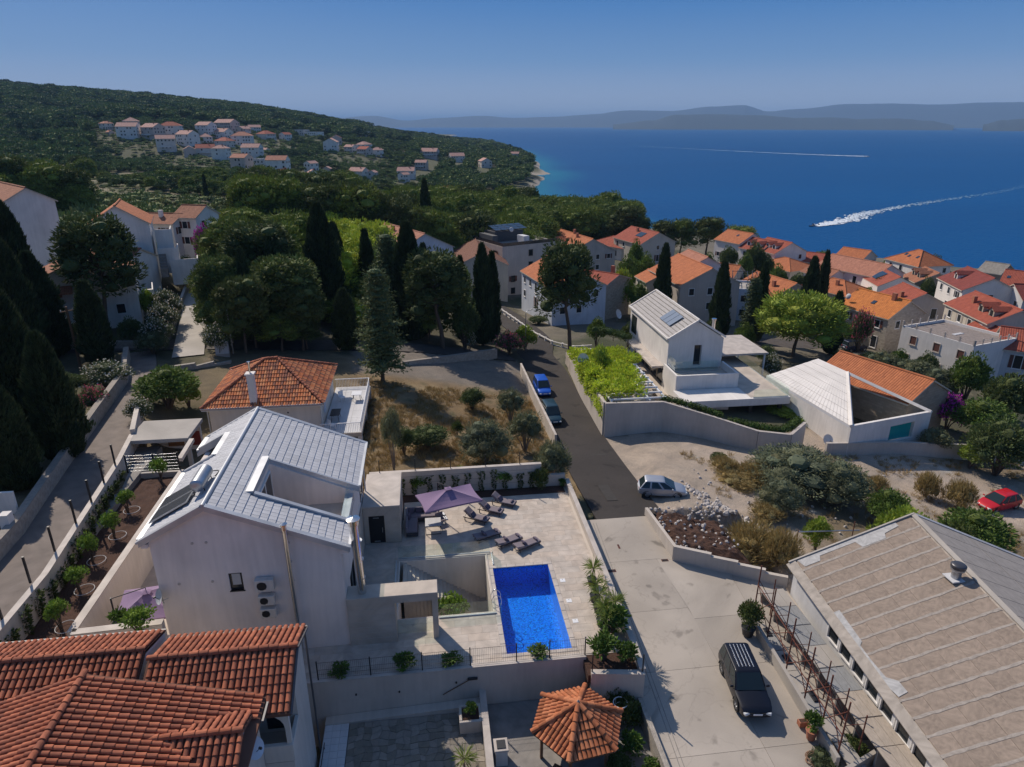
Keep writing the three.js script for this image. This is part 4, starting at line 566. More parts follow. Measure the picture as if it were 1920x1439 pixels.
{
  const o = thing('solar_heater', 'solar water heater with steel tank and two dark panels on the white roof', 'solar heater', q3(-17.4,10,4)); const up = (a) => 11 + .547 * (a + 15.6) + .22;
  for (const [b0, b1] of [[2.75,4.0],[4.08,5.33]]) { const P = ext([q3(-18.85, up(-18.85), b0), q3(-16.75, up(-16.75), b0), q3(-16.75, up(-16.75), b1), q3(-18.85, up(-18.85), b1)],[0,.08,0]); const fr = wpart('panel_frame', P, MAT.galv, o); wpart('collector', ext([q3(-18.78, up(-18.78) + .082, b0 + .06), q3(-16.82, up(-16.82) + .082, b0 + .06), q3(-16.82, up(-16.82) + .082, b1 - .06), q3(-18.78, up(-18.78) + .082, b1 - .06)],[0,.006,0]), std([.055,.06,.07], { roughness: .25 }), fr); }
  const tk = join(new THREE.CylinderGeometry(.36,.36,1.75,20).rotateX(PI / 2).toNonIndexed().translate(-16.3,11.28,-4.1), new THREE.SphereGeometry(.36,16,8).scale(1,1,.35).translate(-16.3,11.28,-3.22).toNonIndexed(), new THREE.SphereGeometry(.36,16,8).scale(1,1,.35).translate(-16.3,11.28,-4.98).toNonIndexed()); wpart('tank', tk, MAT.galv, o); wpart('stand', join(sbar(q3(-16.6,10.5,3.5), q3(-16.5,11.1,3.5), .04), sbar(q3(-16.0,10.8,3.5), q3(-16.1,11.1,3.5), .04), sbar(q3(-16.6,10.5,4.8), q3(-16.5,11.1,4.8), .04), sbar(q3(-16.0,10.8,4.8), q3(-16.1,11.1,4.8), .04), tubeAlong([q3(-16.1,11.1,5.2), q3(-15.8,11.0,5.4), q3(-15.85,10.95,4.9)],.03)), MAT.darkmetal, o);
}
function dish(name, label, pos, r, yaw, tilt, mat = MAT.palegrey, pole = .5) { const o = thing(name, label, 'satellite dish', pos, yaw); const pts = []; for (let i = 0; i <= 8; i++) { const q = i / 8; pts.push(new THREE.Vector2(r * q, r * .22 * q * q)); } const g = new THREE.LatheGeometry(pts, 20).toNonIndexed(); const gb = new THREE.LatheGeometry(pts.map((p) => new THREE.Vector2(p.x, p.y - .015)), 20).toNonIndexed(); const d = mesh('reflector', join(g, gb).rotateX(PI / 2 - tilt).translate(0, pole, .1), mat, o); mesh('arm', join(bar([0, pole - r * .75,.05],[0, pole + .1, r * .9],.015,5), rbox(.09,.09,.14,.02).translate(0, pole + .1, r * .92)), MAT.darkmetal, o); mesh('mast', join(bar([0,0,0],[0, pole, .05],.025,6), bar([0, pole * .4,0],[.0, pole * .4,-.25],.02,5)), MAT.galv, o); return o; }
dish('satellite_dish', 'weathered dish on a bracket at the edge of the shaded gable wall', q3(-18.4,5.3,1.55), .42,-.9,.35);
// sunken yard beside the house, its walls, the red earth garden
{
  const bl = wallRun('retaining_wall', 'pale retaining wall round the sunken yard beside the house gable', 'wall', [[-23.2,19.4],[-23.2,1.35],[-18.7,1.6]],[-.5],[4.05],.42, MAT.offwhite, { cap: .03 });
  struct('yard_floor', bb(-23.0,-18.66,.9,1.18,1.6,19.2), MAT.travertine);
  const gx = 26, gz = 60, P = [], idx = []; for (let j = 0; j <= gz; j++) for (let i = 0; i <= gx; i++) { const b = lerp(-8,19.3, j / gz), l = lerp(-25.85,-27.45, clamp((b - 5) / 14)), a = lerp(l, -23.4, i / gx); P.push(a, 3.58 + .14 * fbm(a * 1.3, b * 1.3,2) + .05 * fbm(a * 5, b * 5), -b); } for (let j = 0; j < gz; j++) for (let i = 0; i < gx; i++) { const a = j * (gx + 1) + i; idx.push(a, a + 1, a + gx + 1, a + 1, a + gx + 2, a + gx + 1); }
  const g = new THREE.BufferGeometry(); g.setAttribute('position', new THREE.BufferAttribute(new Float32Array(P), 3)); g.setIndex(idx); struct('red_earth_bed', finish(g), MAT.soil);
  struct('garden_fill', join(bb(-25.9,-23.5,-1,3.3,-8,19.3), bb(-29.4,-26.3,-1,4.05,-12,24)), MAT.darkconc);
  const w = wallRun('boundary_wall', 'long grey wall with climbers between the walled lane and the red earth garden', 'wall', [[-28.4,24],[-27.55,19],[-25.95,5],[-26.0,-9]],[2.5],[5.25,5.25,5.3,5.3],.34, MAT.concwall, { cap: .03 });
  wallRun('boundary_wall', 'higher plain wall continuing the lane wall towards the hedge', 'wall', [[-30.2,30.5],[-28.35,24.1]],[2.2],[5.6,5.6],.34, MAT.concwall, { cap: .04 });
  wallRun('garden_kerb', 'low concrete kerb at the far end of the red earth garden', 'kerb', [[-27.4,19.45],[-23.0,19.45]],[3],[4.0],.25, MAT.concrete);
  [[198,828,842],[208,862,880],[175,900,925],[148,938,955],[120,978,998],[88,1022,1040],[50,1086,1102],[5,1150,1162]].forEach(([px, py], i) => { const f = [.02,.14,.26,.38,.52,.66,.8,.93][i], p = f < .3 ? [lerp(-27.5,-26.7, f / .3), lerp(18.8,12, f / .3)] : [lerp(-26.7,-26.0, (f - .3) / .7), lerp(12,-3, (f - .3) / .7)]; tag(mesh('fence_post', join(bx(-.05,.05,0,1.7,-.05,.05), bx(-.06,.06,1.7,1.72,-.06,.06)), MAT.darkmetal), 'black square post on the lane wall, ' + ORD[i] + ' from the carport end', 'post', 'black posts along the lane wall').position.set(p[0],5.3,-p[1]); });
  for (let i = 0; i < 16; i++) { const b = 18 - i * 1.32, a = (b > 5 ? lerp(-25.95,-27.55, (b - 5) / 14) : -25.97) + .2, h = rr(1.0,1.6), w = rr(-.1,.1), c = thing('climbing_plant', 'dark climber on the lane wall, ' + ORD[i] + ' from the carport end', 'climbing plant', q3(a, 3.65, b), 0, 'climbers on the lane wall'); mesh('foliage', leafyColumn(400 + i, [[0,0,0],[.02, h * .4, w],[.0, h * .75,-w * .6],[.08, h, w]],.26,330,.19,.12,[.055,.075,.022]), MAT.leaf, c); mesh('stem', bar([0,0,0],[.02, h * .8, w],.012,5), MAT.bark, c); }
  [[230,960, 'fresh green citrus tree, farthest along the lane wall'],[203,1008, 'citrus tree, second from the far end beside the lane wall'],[163,1055, 'citrus tree, third from the far end beside the lane wall'],[140,1110, 'citrus tree, second from the clay roof beside the lane wall'],[105,1180, 'citrus tree in the red earth nearest the clay roofs'],[292,905, 'citrus tree in front of the wire fence and carport']].forEach(([px, py, l], i) => { const p = atY(px + 10, py, 3.6), o = plant('lemon', p.x, 3.6, p.z, l, 'citrus tree', { h: 1.7 + .15 * (i % 3), w: 1.15 + .1 * (i % 2), name: 'citrus_tree' }); if (i < 5) { const hs = tag(mesh('drip_hose', new THREE.TorusGeometry(.52,.02,6,28).rotateX(PI / 2).toNonIndexed(), MAT.palegrey), 'pale drip hose looped round the citrus tree: ' + ['farthest', 'second', 'third', 'fourth', 'nearest'][i] + ' loop along the wall', 'hose'); hs.position.set(p.x + .25,3.72, p.z); } });
  plant('lemon', -19.6,3.6,-1.0, 'leafy young tree behind the clay roof beside the shaded gable', 'tree', { h: 1.9, w: 1.7, name: 'citrus_tree' }); plant('stemplant', -21.3,3.1,-2.6, 'small leafy plant inside the sunken yard wall', 'plant', { h: 1.4, w: 1.2, name: 'plant' });
}
// parasols
function canopy(w, d, rise, drop = .12) { const T2 = [], n = 8; const c = [0, rise, 0], e = (k) => { const t = (k % 4) / 1; return [[-w, 0,-d],[w, 0,-d],[w, 0, d],[-w, 0, d]][k % 4]; }; for (let k = 0; k < 4; k++) { const a = e(k), b = e(k + 1); for (let i = 0; i < n; i++) { const f = (t, s) => { const bow = 1 - .045 * Math.sin(PI * t) * s; const x = lerp(a[0], b[0], t) * s * bow, z = lerp(a[2], b[2], t) * s * bow; return [x, rise * (1 - s) - .1 * Math.sin(PI * s) * Math.sin(PI * t), z]; }; for (let j = 0; j < 5; j++) { const s0 = j / 5, s1 = (j + 1) / 5, p = f(i / n, s0), q = f((i + 1) / n, s0), r = f(i / n, s1), u = f((i + 1) / n, s1); T2.push([p, r, q],[q, r, u]); } const r = f(i / n, 1), u = f((i + 1) / n, 1), rd = [r[0], r[1] - drop, r[2]], ud = [u[0], u[1] - drop, u[2]]; T2.push([r, rd, u],[u, rd, ud]); } } const g = raw(T2); return g; }
const purple = new THREE.MeshPhysicalMaterial({ color: C(.235,.16,.27), roughness: .9, transmission: .06, thickness: 0, bumpMap: retex(grain, 2), bumpScale: .003 });
function parasol(label, pos, yaw, w, d, armSide) {
  const o = thing('parasol', label, 'parasol', pos, yaw); mesh('canopy', canopy(w, d, .75).translate(0,2.45,0), purple, o); const arm = []; for (const [x, z] of [[-w, -d],[w, -d],[w, d],[-w, d]]) arm.push(bar([0,3.1,0],[x * .97,2.42, z * .97],.016,5)); mesh('rib', join(arm), MAT.darkmetal, o);
  mesh('vent_cap', new THREE.ConeGeometry(.34,.14,4).rotateY(PI / 4).translate(0,3.27,0).toNonIndexed(), purple, o); return o;
}
{ const o = parasol('wide purple parasol on a white slab base by the sofa', q3(-2.95, T, 13.35), .28,2.15,1.3); mesh('pole', join(bar([-.35,.05,-1.45],[-.35,3.0,-1.45],.04,10), bar([-.35,3.0,-1.45],[0,3.3,-.2],.03,8), bar([0,3.3,-.25],[0,3.15,0],.02,8)), MAT.darkmetal, o); for (const [x, z] of [[-.62,-1.72],[-.08,-1.72],[-.62,-1.18],[-.08,-1.18]]) mesh('base_slab', cbx(x - .25, x + .25,0,.08, z - .25, z + .25), MAT.whitemetal, o); mesh('base_cross', join(bx(-.9,.2,.08,.12,-1.48,-1.42), bx(-.38,-.32,.08,.122,-2,-.9)), MAT.darkmetal, o); }
{ const o = parasol('purple parasol half hidden behind the gable in the sunken yard', q3(-20.3,1.2,3.9), .15,1.6,1.6); mesh('pole', join(bar([-1.75,.05,.2],[-1.75,3.3,.2],.045,10), bar([-1.75,3.25,.2],[0,3.5,0],.03,8), bar([0,3.5,0],[0,3.2,0],.02,6)), MAT.darkmetal, o); mesh('base_slab', cbx(-2.1,-1.4,0,.08,-.15,.55), MAT.whitemetal, o); }
{ const o = thing('garden_table', 'small white table under the purple parasol in the sunken yard', 'table', q3(-19.6,1.2,2.75)); mesh('tabletop', rbox(1.0,.05,.7,.02).translate(0,.74,0), MAT.whitemetal, o); for (const [x, z] of [[-.4,-.26],[.4,-.26],[-.4,.26],[.4,.26]]) mesh('leg', bar([x, 0, z],[x, .72, z],.02,6), MAT.whitemetal, o); }
// loungers, sofa, table, chairs
const cush = std([.20,.17,.19], { bump: grain, bs: 3, b: .004, roughness: .95 }), pil = std([.11,.09,.125], { bump: grain, bs: 3, b: .004, roughness: .95 }), weave = std([.05,.045,.05], { roughness: .8 });
function lounger(label, pos, yaw, back) {
  const o = thing('sun_lounger', label, 'sun lounger', pos, yaw, 'sun loungers round the pool'); // head towards -x
  mesh('frame', join(sbar([-.95,.26,-.33],[.98,.26,-.33],.05,.05), sbar([-.95,.26,.33],[.98,.26,.33],.05,.05), sbar([.98,.26,-.33],[.98,.26,.33],.05), sbar([-.3,.26,-.33],[-.3,.26,.33],.05)), weave, o);
  for (const [x, z] of [[-.8,-.32],[-.8,.32],[.85,-.32],[.85,.32]]) mesh('leg', sbar([x, 0, z],[x, .25, z],.05), weave, o);
  const s = R(back), L = .82; mesh('seat_cushion', rbox(1.2,.1,.66,.04).translate(.39,.34,0), cush, o);
  const bk = mesh('backrest', join(rbox(L, .1,.66,.04).translate(-L / 2,0,0), sbar([-.1,-.07,-.33],[-L, -.07,-.33],.04), sbar([-.1,-.07,.33],[-L, -.07,.33],.04)).rotateZ(-s).translate(-.2,.36,0), cush, o);
  mesh('strut', join(bar([-.2 - Math.cos(s) * L * .7,.34 + Math.sin(s) * L * .7 - .06,-.3],[-.85,.26,-.3],.015,5), bar([-.2 - Math.cos(s) * L * .7,.34 + Math.sin(s) * L * .7 - .06,.3],[-.85,.26,.3],.015,5)), weave, o);
  mesh('pillow', rbox(.16,.4,.46,.08,3).rotateZ(.7).translate(-.25,.52,.02), pil, o); mesh('bolster', new THREE.CapsuleGeometry(.075,.32,4,10).rotateX(PI / 2).toNonIndexed().translate(.72,.46,0), pil, o); return o;
}
[[944,940,28,38, 'raised lounger beside the earth bed, farthest from the pool'],[920,955,29,38, 'raised lounger in the middle of the far row of three'],[893,970,32,38, 'raised lounger of the far row, nearest the parasol'],[913,1003,-22,8, 'flat lounger in the parasol shade, nearest the glass railing'],[954,1013,-26,10, 'flat lounger between two others in the row by the pool'],[988,1020,-27,10, 'flat lounger of the near row, closest to the street wall']].forEach(([px, py, yw, bk, l]) => { const p = atY(px, py, T + .3); lounger(l, [p.x, T, p.z], R(-yw + 0), bk); });
{
  const o = thing('corner_sofa', 'grey lilac corner sofa with cushions beside the stone annexe', 'sofa', q3(-5.3, T, 14.2)); // corner at far left
  mesh('base', join(rbox(2.3,.3,.85,.04).translate(.35,.22,-.35), rbox(.85,.3,1.9,.04).translate(-.38,.22,1.02)), weave, o); mesh('seat_cushion', rbox(2.2,.16,.74,.05).translate(.4,.44,-.3), cush, o); mesh('seat_cushion', rbox(.74,.16,1.85,.05).translate(-.36,.44,1.02), cush, o); mesh('backrest', rbox(2.3,.5,.16,.05).translate(.35,.62,-.72), cush, o); mesh('backrest', rbox(.16,.5,2.7,.05).translate(-.76,.62,.6), cush, o); mesh('armrest', rbox(.14,.3,.85,.04).translate(1.5,.5,-.35), cush, o);
  for (const [x, z, r] of [[-.45,-.45,.5],[.1,-.58,.1],[.6,-.58,0],[-.6,.2,1.3]]) mesh('cushion', rbox(.46,.42,.16,.07,3).rotateX(-.25).rotateY(r).translate(x, .72, z), pil, o);
  const t = thing('garden_table', 'square grey topped terrace table with thin dark legs beside the sofa', 'table', q3(-4.15, T, 12.95)); mesh('tabletop', rbox(1.15,.05,1.1,.015).translate(0,.73,0), MAT.palegrey, t); for (const [x, z] of [[-.54,-.52],[.54,-.52],[-.54,.52],[.54,.52]]) mesh('leg', sbar([x, 0, z],[x, .71, z],.035), MAT.darkmetal, t); mesh('foot_rail', join(sbar([-.54,.03,.52],[.54,.03,.52],.03), sbar([-.54,.03,-.52],[.54,.03,-.52],.03)), MAT.darkmetal, t);
  const st = thing('side_chair', 'dark armchair tucked behind the square terrace table', 'chair', q3(-3.6, T, 13.75), .4); mesh('seat', rbox(.6,.12,.6,.04).translate(0,.4,0), cush, st); mesh('backrest', rbox(.6,.45,.1,.04).translate(0,.65,-.28), cush, st); mesh('frame', join(sbar([-.3,0,.28],[-.3,.6,.28],.03), sbar([.3,0,.28],[.3,.6,.28],.03), sbar([-.3,0,-.28],[-.3,.6,-.28],.03), sbar([.3,0,-.28],[.3,.6,-.28],.03), sbar([-.3,.6,-.28],[-.3,.6,.28],.03), sbar([.3,.6,-.28],[.3,.6,.28],.03)), MAT.darkmetal, st);
  for (const [a, b, y, l] of [[-8.3,5.2,1.2, 'black chair in the shade nearest the thick flue'],[-7.6,4.2,.5, 'black chair standing apart in the shade near the stone beam'],[-8.35,6.3,1.4, 'black chair in the shade farther along the house wall']]) { const c = thing('black_chair', l, 'chair', q3(a, T, b), y, 'black chairs in the shade of the house'); mesh('seat', rbox(.46,.04,.46,.015).translate(0,.45,0), MAT.black, c); mesh('backrest', rbox(.46,.5,.03,.012).rotateX(-.15).translate(0,.72,-.25), MAT.black, c); for (const [x, z] of [[-.2,-.2],[.2,-.2],[-.2,.2],[.2,.2]]) mesh('leg', bar([x, .44, z],[x * 1.15,0, z * 1.15],.014,5), MAT.black, c); }
  const k = thing('black_table', 'black outdoor table against the house wall near the thick flue', 'table', q3(-8.6, T, 5.0)); mesh('tabletop', rbox(.6,.04,1.5,.01).translate(0,.74,0), MAT.black, k); for (const z of [-.68,.68]) mesh('leg', bx(-.25,.25,0,.72, z - .03, z + .03), MAT.black, k);
}
// yuccas along the street wall
[[1112,1075],[1117,1105],[1124,1125],[1130,1150],[1158,1138],[1138,1168]].forEach(([px, py], i) => { const p = atY(px, py, T + .9), l = ['spiky yucca in a dark pot, first along the street wall from the loungers', 'spiky yucca in a dark pot, second along the street wall', 'spiky yucca in a dark pot, middle of the row', 'spiky yucca in a dark pot, fourth along the street wall', 'tall yucca leaning over the street wall', 'yucca in a dark pot beside the planter shrubs'][i]; const o = plant('palmette', Math.min(p.x, 6.5), T + .45, p.z, l, 'yucca', { h: 1.5, w: 1.5, name: 'yucca', group: 'yuccas along the street wall' }); tag(mesh('plant_pot', join(new THREE.CylinderGeometry(.3,.22,.48,14).toNonIndexed(), new THREE.TorusGeometry(.3,.03,6,14).rotateX(PI / 2).translate(0,.24,0).toNonIndexed()), MAT.darkmetal), 'dark plant pot under the ' + l.replace(' in a dark pot', ''), 'pot').position.set(Math.min(p.x, 6.5) - .05, T + .24, p.z); });
[[6.1,.9,2.2,1.8, 'dense green shrub at the end of the yucca row'],[5.0,-1.0,2.0,1.6, 'leafy shrub in the corner planter by the fence end'],[6.2,-1.4,1.5,1.2, 'smaller shrub in the corner planter nearest the driveway']].forEach(([a, b, h, w, l]) => plant('stemplant', a, 1.15,-b, l, 'shrub', { h, w, name: 'shrub' }));
for (const [a, l] of [[-9.4, 'small low plant at the house end of the mesh fence'],[-6.0, 'leafy plant climbing the mesh fence near the stone frame'],[-3.4, 'small plant behind the mesh fence left of the pool'],[1.4, 'trailing plant behind the mesh fence beside the pool']]) plant('stemplant', a, T, -(-.4), l, 'plant', { h: a === -6 ? 1.1 : .75, w: a === -6 ? 1.2 : 1.1, name: 'plant' });
// ---------------------------------------------------------------- concrete driveway
const driveY = (b) => b > 14.35 ? .24 : .24 - (14.35 - b) * .054;
const sl = (a, b, dy = 0) => [a, driveY(b) + dy, -b];
{
  const g = struct('driveway', ext([sl(7.04,14.35,-.09), sl(12.6,14.35,-.09), sl(12.75,9,-.09), sl(19.3,5.6,-.09), sl(19.3,-20,-.09), sl(6.9,-20,-.09)],[0,-.4,0]), MAT.darkconc);
  const dm = [1,.94,1.05,.97].map((k) => std([.43 * k, .38 * k, .325 * k], { map: worn, ms: .06 + .01 * k, bump: grain, bs: .5, b: .006 }));
  const S = [[[7.04,14.35],[12.6,14.35],[12.75,9],[11.6,9.2],[7.04,9.2]],[[7.04,9.18],[11.6,9.18],[12.1,4.2],[7.03,4.2]],[[11.62,9.18],[12.76,8.98],[16.2,7.1],[16.0,3.2],[12.12,3.2]],[[16.22,7.08],[19.3,5.6],[19.3,1.6],[15.9,1.6],[16.02,3.2]],[[7.03,4.18],[12.1,4.18],[12.2,-.6],[7.0,-.6]],[[12.12,3.18],[15.9,3.18],[15.7,-.7],[12.22,-.7]],[[7.0,-.62],[12.2,-.62],[12.3,-6],[6.95,-6]],[[12.22,-.72],[15.5,-.72],[15.4,-6],[12.32,-6]],[[6.95,-6.02],[12.3,-6.02],[12.4,-13],[6.9,-13]],[[12.32,-6.02],[19.3,-6.02],[19.3,-13],[12.42,-13]],[[6.9,-13.02],[19.3,-13.02],[19.3,-20],[6.9,-20]],[[15.72,1.58],[19.3,1.58],[19.3,-6],[15.42,-6]]];
  S.forEach((P, i) => mesh('concrete_slab', ext(P.map(([a, b]) => sl(a, b, -.09)), [0,.09,0]), dm[i % 4], g));
  for (const a of [8.1,8.32]) tag(mesh('drain_channel', ext([sl(a, 13.9,.004), sl(a + .035,13.9,.004), sl(a - .55 + .035,-8,.004), sl(a - .55,-8,.004)],[0,.006,0]), MAT.darkconc, g));
  for (const [px, py, w, l, lab] of [[1160,1025,.14,.55, 'narrow dark drain slot in the driveway near the asphalt'],[1247,1049,.5,.25, 'dark drain grate at the corner of the low stepped wall'],[1148,1068,.55,.3, 'dark drain grate in the shade of the terrace wall'],[1407,1124,.5,.4, 'rusty square cover in the concrete beside the rebar frame']]) { const p = atY(px, py, .05), d = thing('drain_grate', lab, 'drain', [p.x, driveY(-p.z), p.z]); mesh('frame', bx(-w / 2, w / 2,.002,.012,-l / 2, l / 2), MAT.rust, d); mesh('bars', join([-.3,-.1,.1,.3].map((k) => bx(-w * .42, w * .42,.013,.018, k * l - .02, k * l + .02))), MAT.black, d); }
}
// court in front of the retaining wall: flagstones, path tiles, divider, planter
{
  const cy = -1.1, g = struct('stone_court', bb(-9.0,-1.95, cy - .5, cy - .035,-9,-1.2), MAT.darkconc), n = 17, m = 18, J = [], list = []; for (let j = 0; j <= m; j++) { J.push([]); for (let i = 0; i <= n; i++) J[j].push([lerp(-8.98,-1.98, i / n) + (i && i < n ? rr(-.13,.13) : 0), lerp(-8.9,-1.55, j / m) + (j && j < m ? rr(-.13,.13) : 0)]); }
  const sm = [1,.8,1.2,.9,1.1].map((k, i) => std([.30 * k, .265 * k, .225 * k - .01 * (i % 2)], { map: gravel, ms: .6, bump: grain, bs: 1.5, b: .012 }));
  for (let j = 0; j < m; j++) for (let i = 0; i < n; i++) { const q = [J[j][i], J[j][i + 1], J[j + 1][i + 1], J[j + 1][i]], c = [0,1].map((k) => q.reduce((s, p) => s + p[k],0) / 4), P = []; q.forEach((p, k) => { const r = q[(k + 1) % 4]; P.push([lerp(p[0], c[0],.07), lerp(p[1], c[1],.07)]); P.push([lerp((p[0] + r[0]) / 2, c[0],-.02 + rr(0,.12)), lerp((p[1] + r[1]) / 2, c[1],-.02 + rr(0,.12))]); }); list.push({ geo: ext(P.map(([a, b]) => q3(a, cy - .04, b)), [0,.04 + rr(-.008,.012), 0]), mat: sm[Math.floor(rnd() * 5)], c: q3(c[0], cy, c[1]) }); }
  pieces(g, 'flagstone', list, 300);
  const p = struct('side_path', bb(-10.3,-9.02, cy - .5, cy - .02,-12,-1.2), MAT.darkconc); for (let i = 0; i < 3; i++) for (let j = 0; j < 24; j++) mesh('tile', cb(-10.28 + i * .42,-10.28 + i * .42 + .41, cy - .02, cy + .004,-11.6 + j * .42,-11.6 + j * .42 + .41,.004), MAT.palegrey, p).position.set(0,0,0);
  struct('lower_yard', bb(-1.6,6.7, cy - .7, cy - .25,-9,-1), MAT.darkconc);
  wallRun('court_wall', 'low pale wall dividing the flagstone court from the pavilion yard', 'wall', [[-1.78,-.95],[-1.82,-9]],[-3],[-.35],.34, MAT.concwall, { cap: .02 });
  wallRun('yard_wall', 'low rough wall between the pavilion yard and the driveway', 'wall', [[6.72,-2.66],[6.75,-9]],[-3],[-.2],.26, MAT.stonewall);
  const pb = thing('stone_planter', 'square concrete planter box against the court wall', 'planter', q3(-2.5, cy, -2.0)); wpart('box', join(cb(-3.15,-1.97, cy, -.3,-3.0,-2.85), cb(-3.15,-1.97, cy, -.3,-1.95,-1.8), cb(-3.15,-3.0, cy, -.3,-2.85,-1.95), cb(-2.1,-1.97, cy, -.3,-2.85,-1.95)), MAT.concwall, pb); wpart('earth', bb(-3,-2.1, cy, -.42,-2.85,-1.95), MAT.soil, pb);
  plant('stemplant', -2.5,-.42,2.4, 'young plant with dark leaves in the square planter box', 'plant', { h: .9, w: .7, name: 'plant' });
  { const q = atY(870,1432, cy + .3); plant('palmette', q.x, cy, q.z, 'pale agave rosette at the near edge of the flagstone court', 'agave', { h: 1.1, w: 1.5, name: 'agave' }); }
  const bq = thing('stone_grill', 'pale stone block like a barbecue beside the court wall', 'barbecue', q3(-1.15, cy - .25,-4.6)); mesh('plinth', cbx(-.3,.3,0,1.0,-.35,.35), MAT.offwhite, bq); mesh('top_slab', cbx(-.36,.36,1.0,1.08,-.4,.4), MAT.coping, bq); mesh('grill_pan', bx(-.22,.22,1.08,1.12,-.25,.25), MAT.darkmetal, bq);
}
// six-sided pavilion with clay tiles
{
  const cx = 2.8, cz = 4.45, R0 = 2.4, ey = .5, ay = 1.75, base = -1.4, o = thing('garden_pavilion', 'six sided garden pavilion with an orange clay tile roof', 'pavilion', [cx, base, cz]), ang = (k) => R(8 + 60 * k), cor = (k, r, y) => [cx + Math.cos(ang(k)) * r, y, cz - Math.sin(ang(k)) * r], list = [];
  const rf = wpart('roof', join([0,1,2,3,4,5].map((k) => ext([[cx, ay - .06, cz], cor(k, R0, ey - .06), cor(k + 1, R0, ey - .06)],[0,-.05,0]))), MAT.wood, o), pav = [clay(1,.5,.16,.065), clay(.82,.46,.15,.06), clay(1.12,.52,.19,.085)];
  for (let k = 0; k < 6; k++) { const A = V(...cor(k, R0, ey)), B = V(...cor(k + 1, R0, ey)), M = A.clone().add(B).multiplyScalar(.5), ap = V(cx, ay, cz), v = M.clone().sub(ap), Lv = v.length(); v.normalize(); const u = A.clone().sub(B).normalize(), n = v.clone().cross(u); if (n.y < 0) u.negate(); const half = A.distanceTo(B) / 2, O = ap.clone().addScaledVector(u, -half); list.push(...tilePlane(O, u, v, Math.ceil(half * 2 / .25), Math.floor(Lv / .36), half * 2 / Math.ceil(half * 2 / .25), Lv / Math.floor(Lv / .36), BARREL, pav, (uu, vv) => Math.abs(uu - half) < half * vv / Lv - .02)); list.push(...ridgeRow([cx, ay + .03, cz], cor(k, R0 + .03, ey + .05), pav)); }
  pieces(rf, 'tile', list, 300); wpart('finial', new THREE.ConeGeometry(.16,.25,8).toNonIndexed().translate(cx, ay + .15, cz), MAT.concrete, rf);
  for (let k = 0; k < 6; k++) wpart('post', sbar(cor(k, 1.9, base), cor(k, 1.9, ey - .05), .14), MAT.wood, o); wpart('ring_beam', join([0,1,2,3,4,5].map((k) => sbar(cor(k, 1.9, ey - .02), cor(k + 1,1.9, ey - .02), .12))), MAT.wood, o);
  const b = thing('wooden_bench', 'dark wooden bench under the pavilion roof', 'bench', [1.2, base, 6.1],.9); mesh('seat', cbx(-.7,.7,.4,.46,-.2,.2), MAT.wood, b); for (const x of [-.55,.55]) mesh('leg', bx(x - .04, x + .04,0,.4,-.18,.18), MAT.wood, b);
}
[[1160,1305, 'shrub', 1.9,1.9, 'glossy large leaved shrub beside the pavilion roof'],[1178,1335, 'shrub', 1.7,1.6, 'glossy shrub behind the white bowl near the pavilion'],[1185,1390, 'stemplant', 1.5,1.3, 'bushy green plant by the yard wall near the pavilion'],[1160,1432, 'shrub', 1.2,1.6, 'low green plants at the bottom edge beside the pavilion'],[1222,1430, 'stemplant', 1.1,1.0, 'small plant on the yard wall at the bottom edge']].forEach(([px, py, k, h, w, l]) => { const p = atY(px, py, -.5); plant(k, p.x, -1.4, p.z, l, 'shrub', { h, w, name: 'shrub' }); });
{ const p = atY(1162,1338,-.6), o = thing('round_wire_stand', 'round white wire stand beside the pavilion roof', 'wire stand', [p.x, -1.4, p.z]); mesh('hoop', join(new THREE.TorusGeometry(.38,.025,6,20).rotateX(PI / 2).translate(0,1.55,0).toNonIndexed(), new THREE.TorusGeometry(.26,.02,6,20).rotateX(PI / 2).translate(0,1.3,0).toNonIndexed()), MAT.whitemetal, o); for (let k = 0; k < 3; k++) mesh('leg', bar([Math.cos(k * 2.1) * .36,1.55, Math.sin(k * 2.1) * .36],[Math.cos(k * 2.1) * .3,0, Math.sin(k * 2.1) * .3],.015,5), MAT.whitemetal, o); }
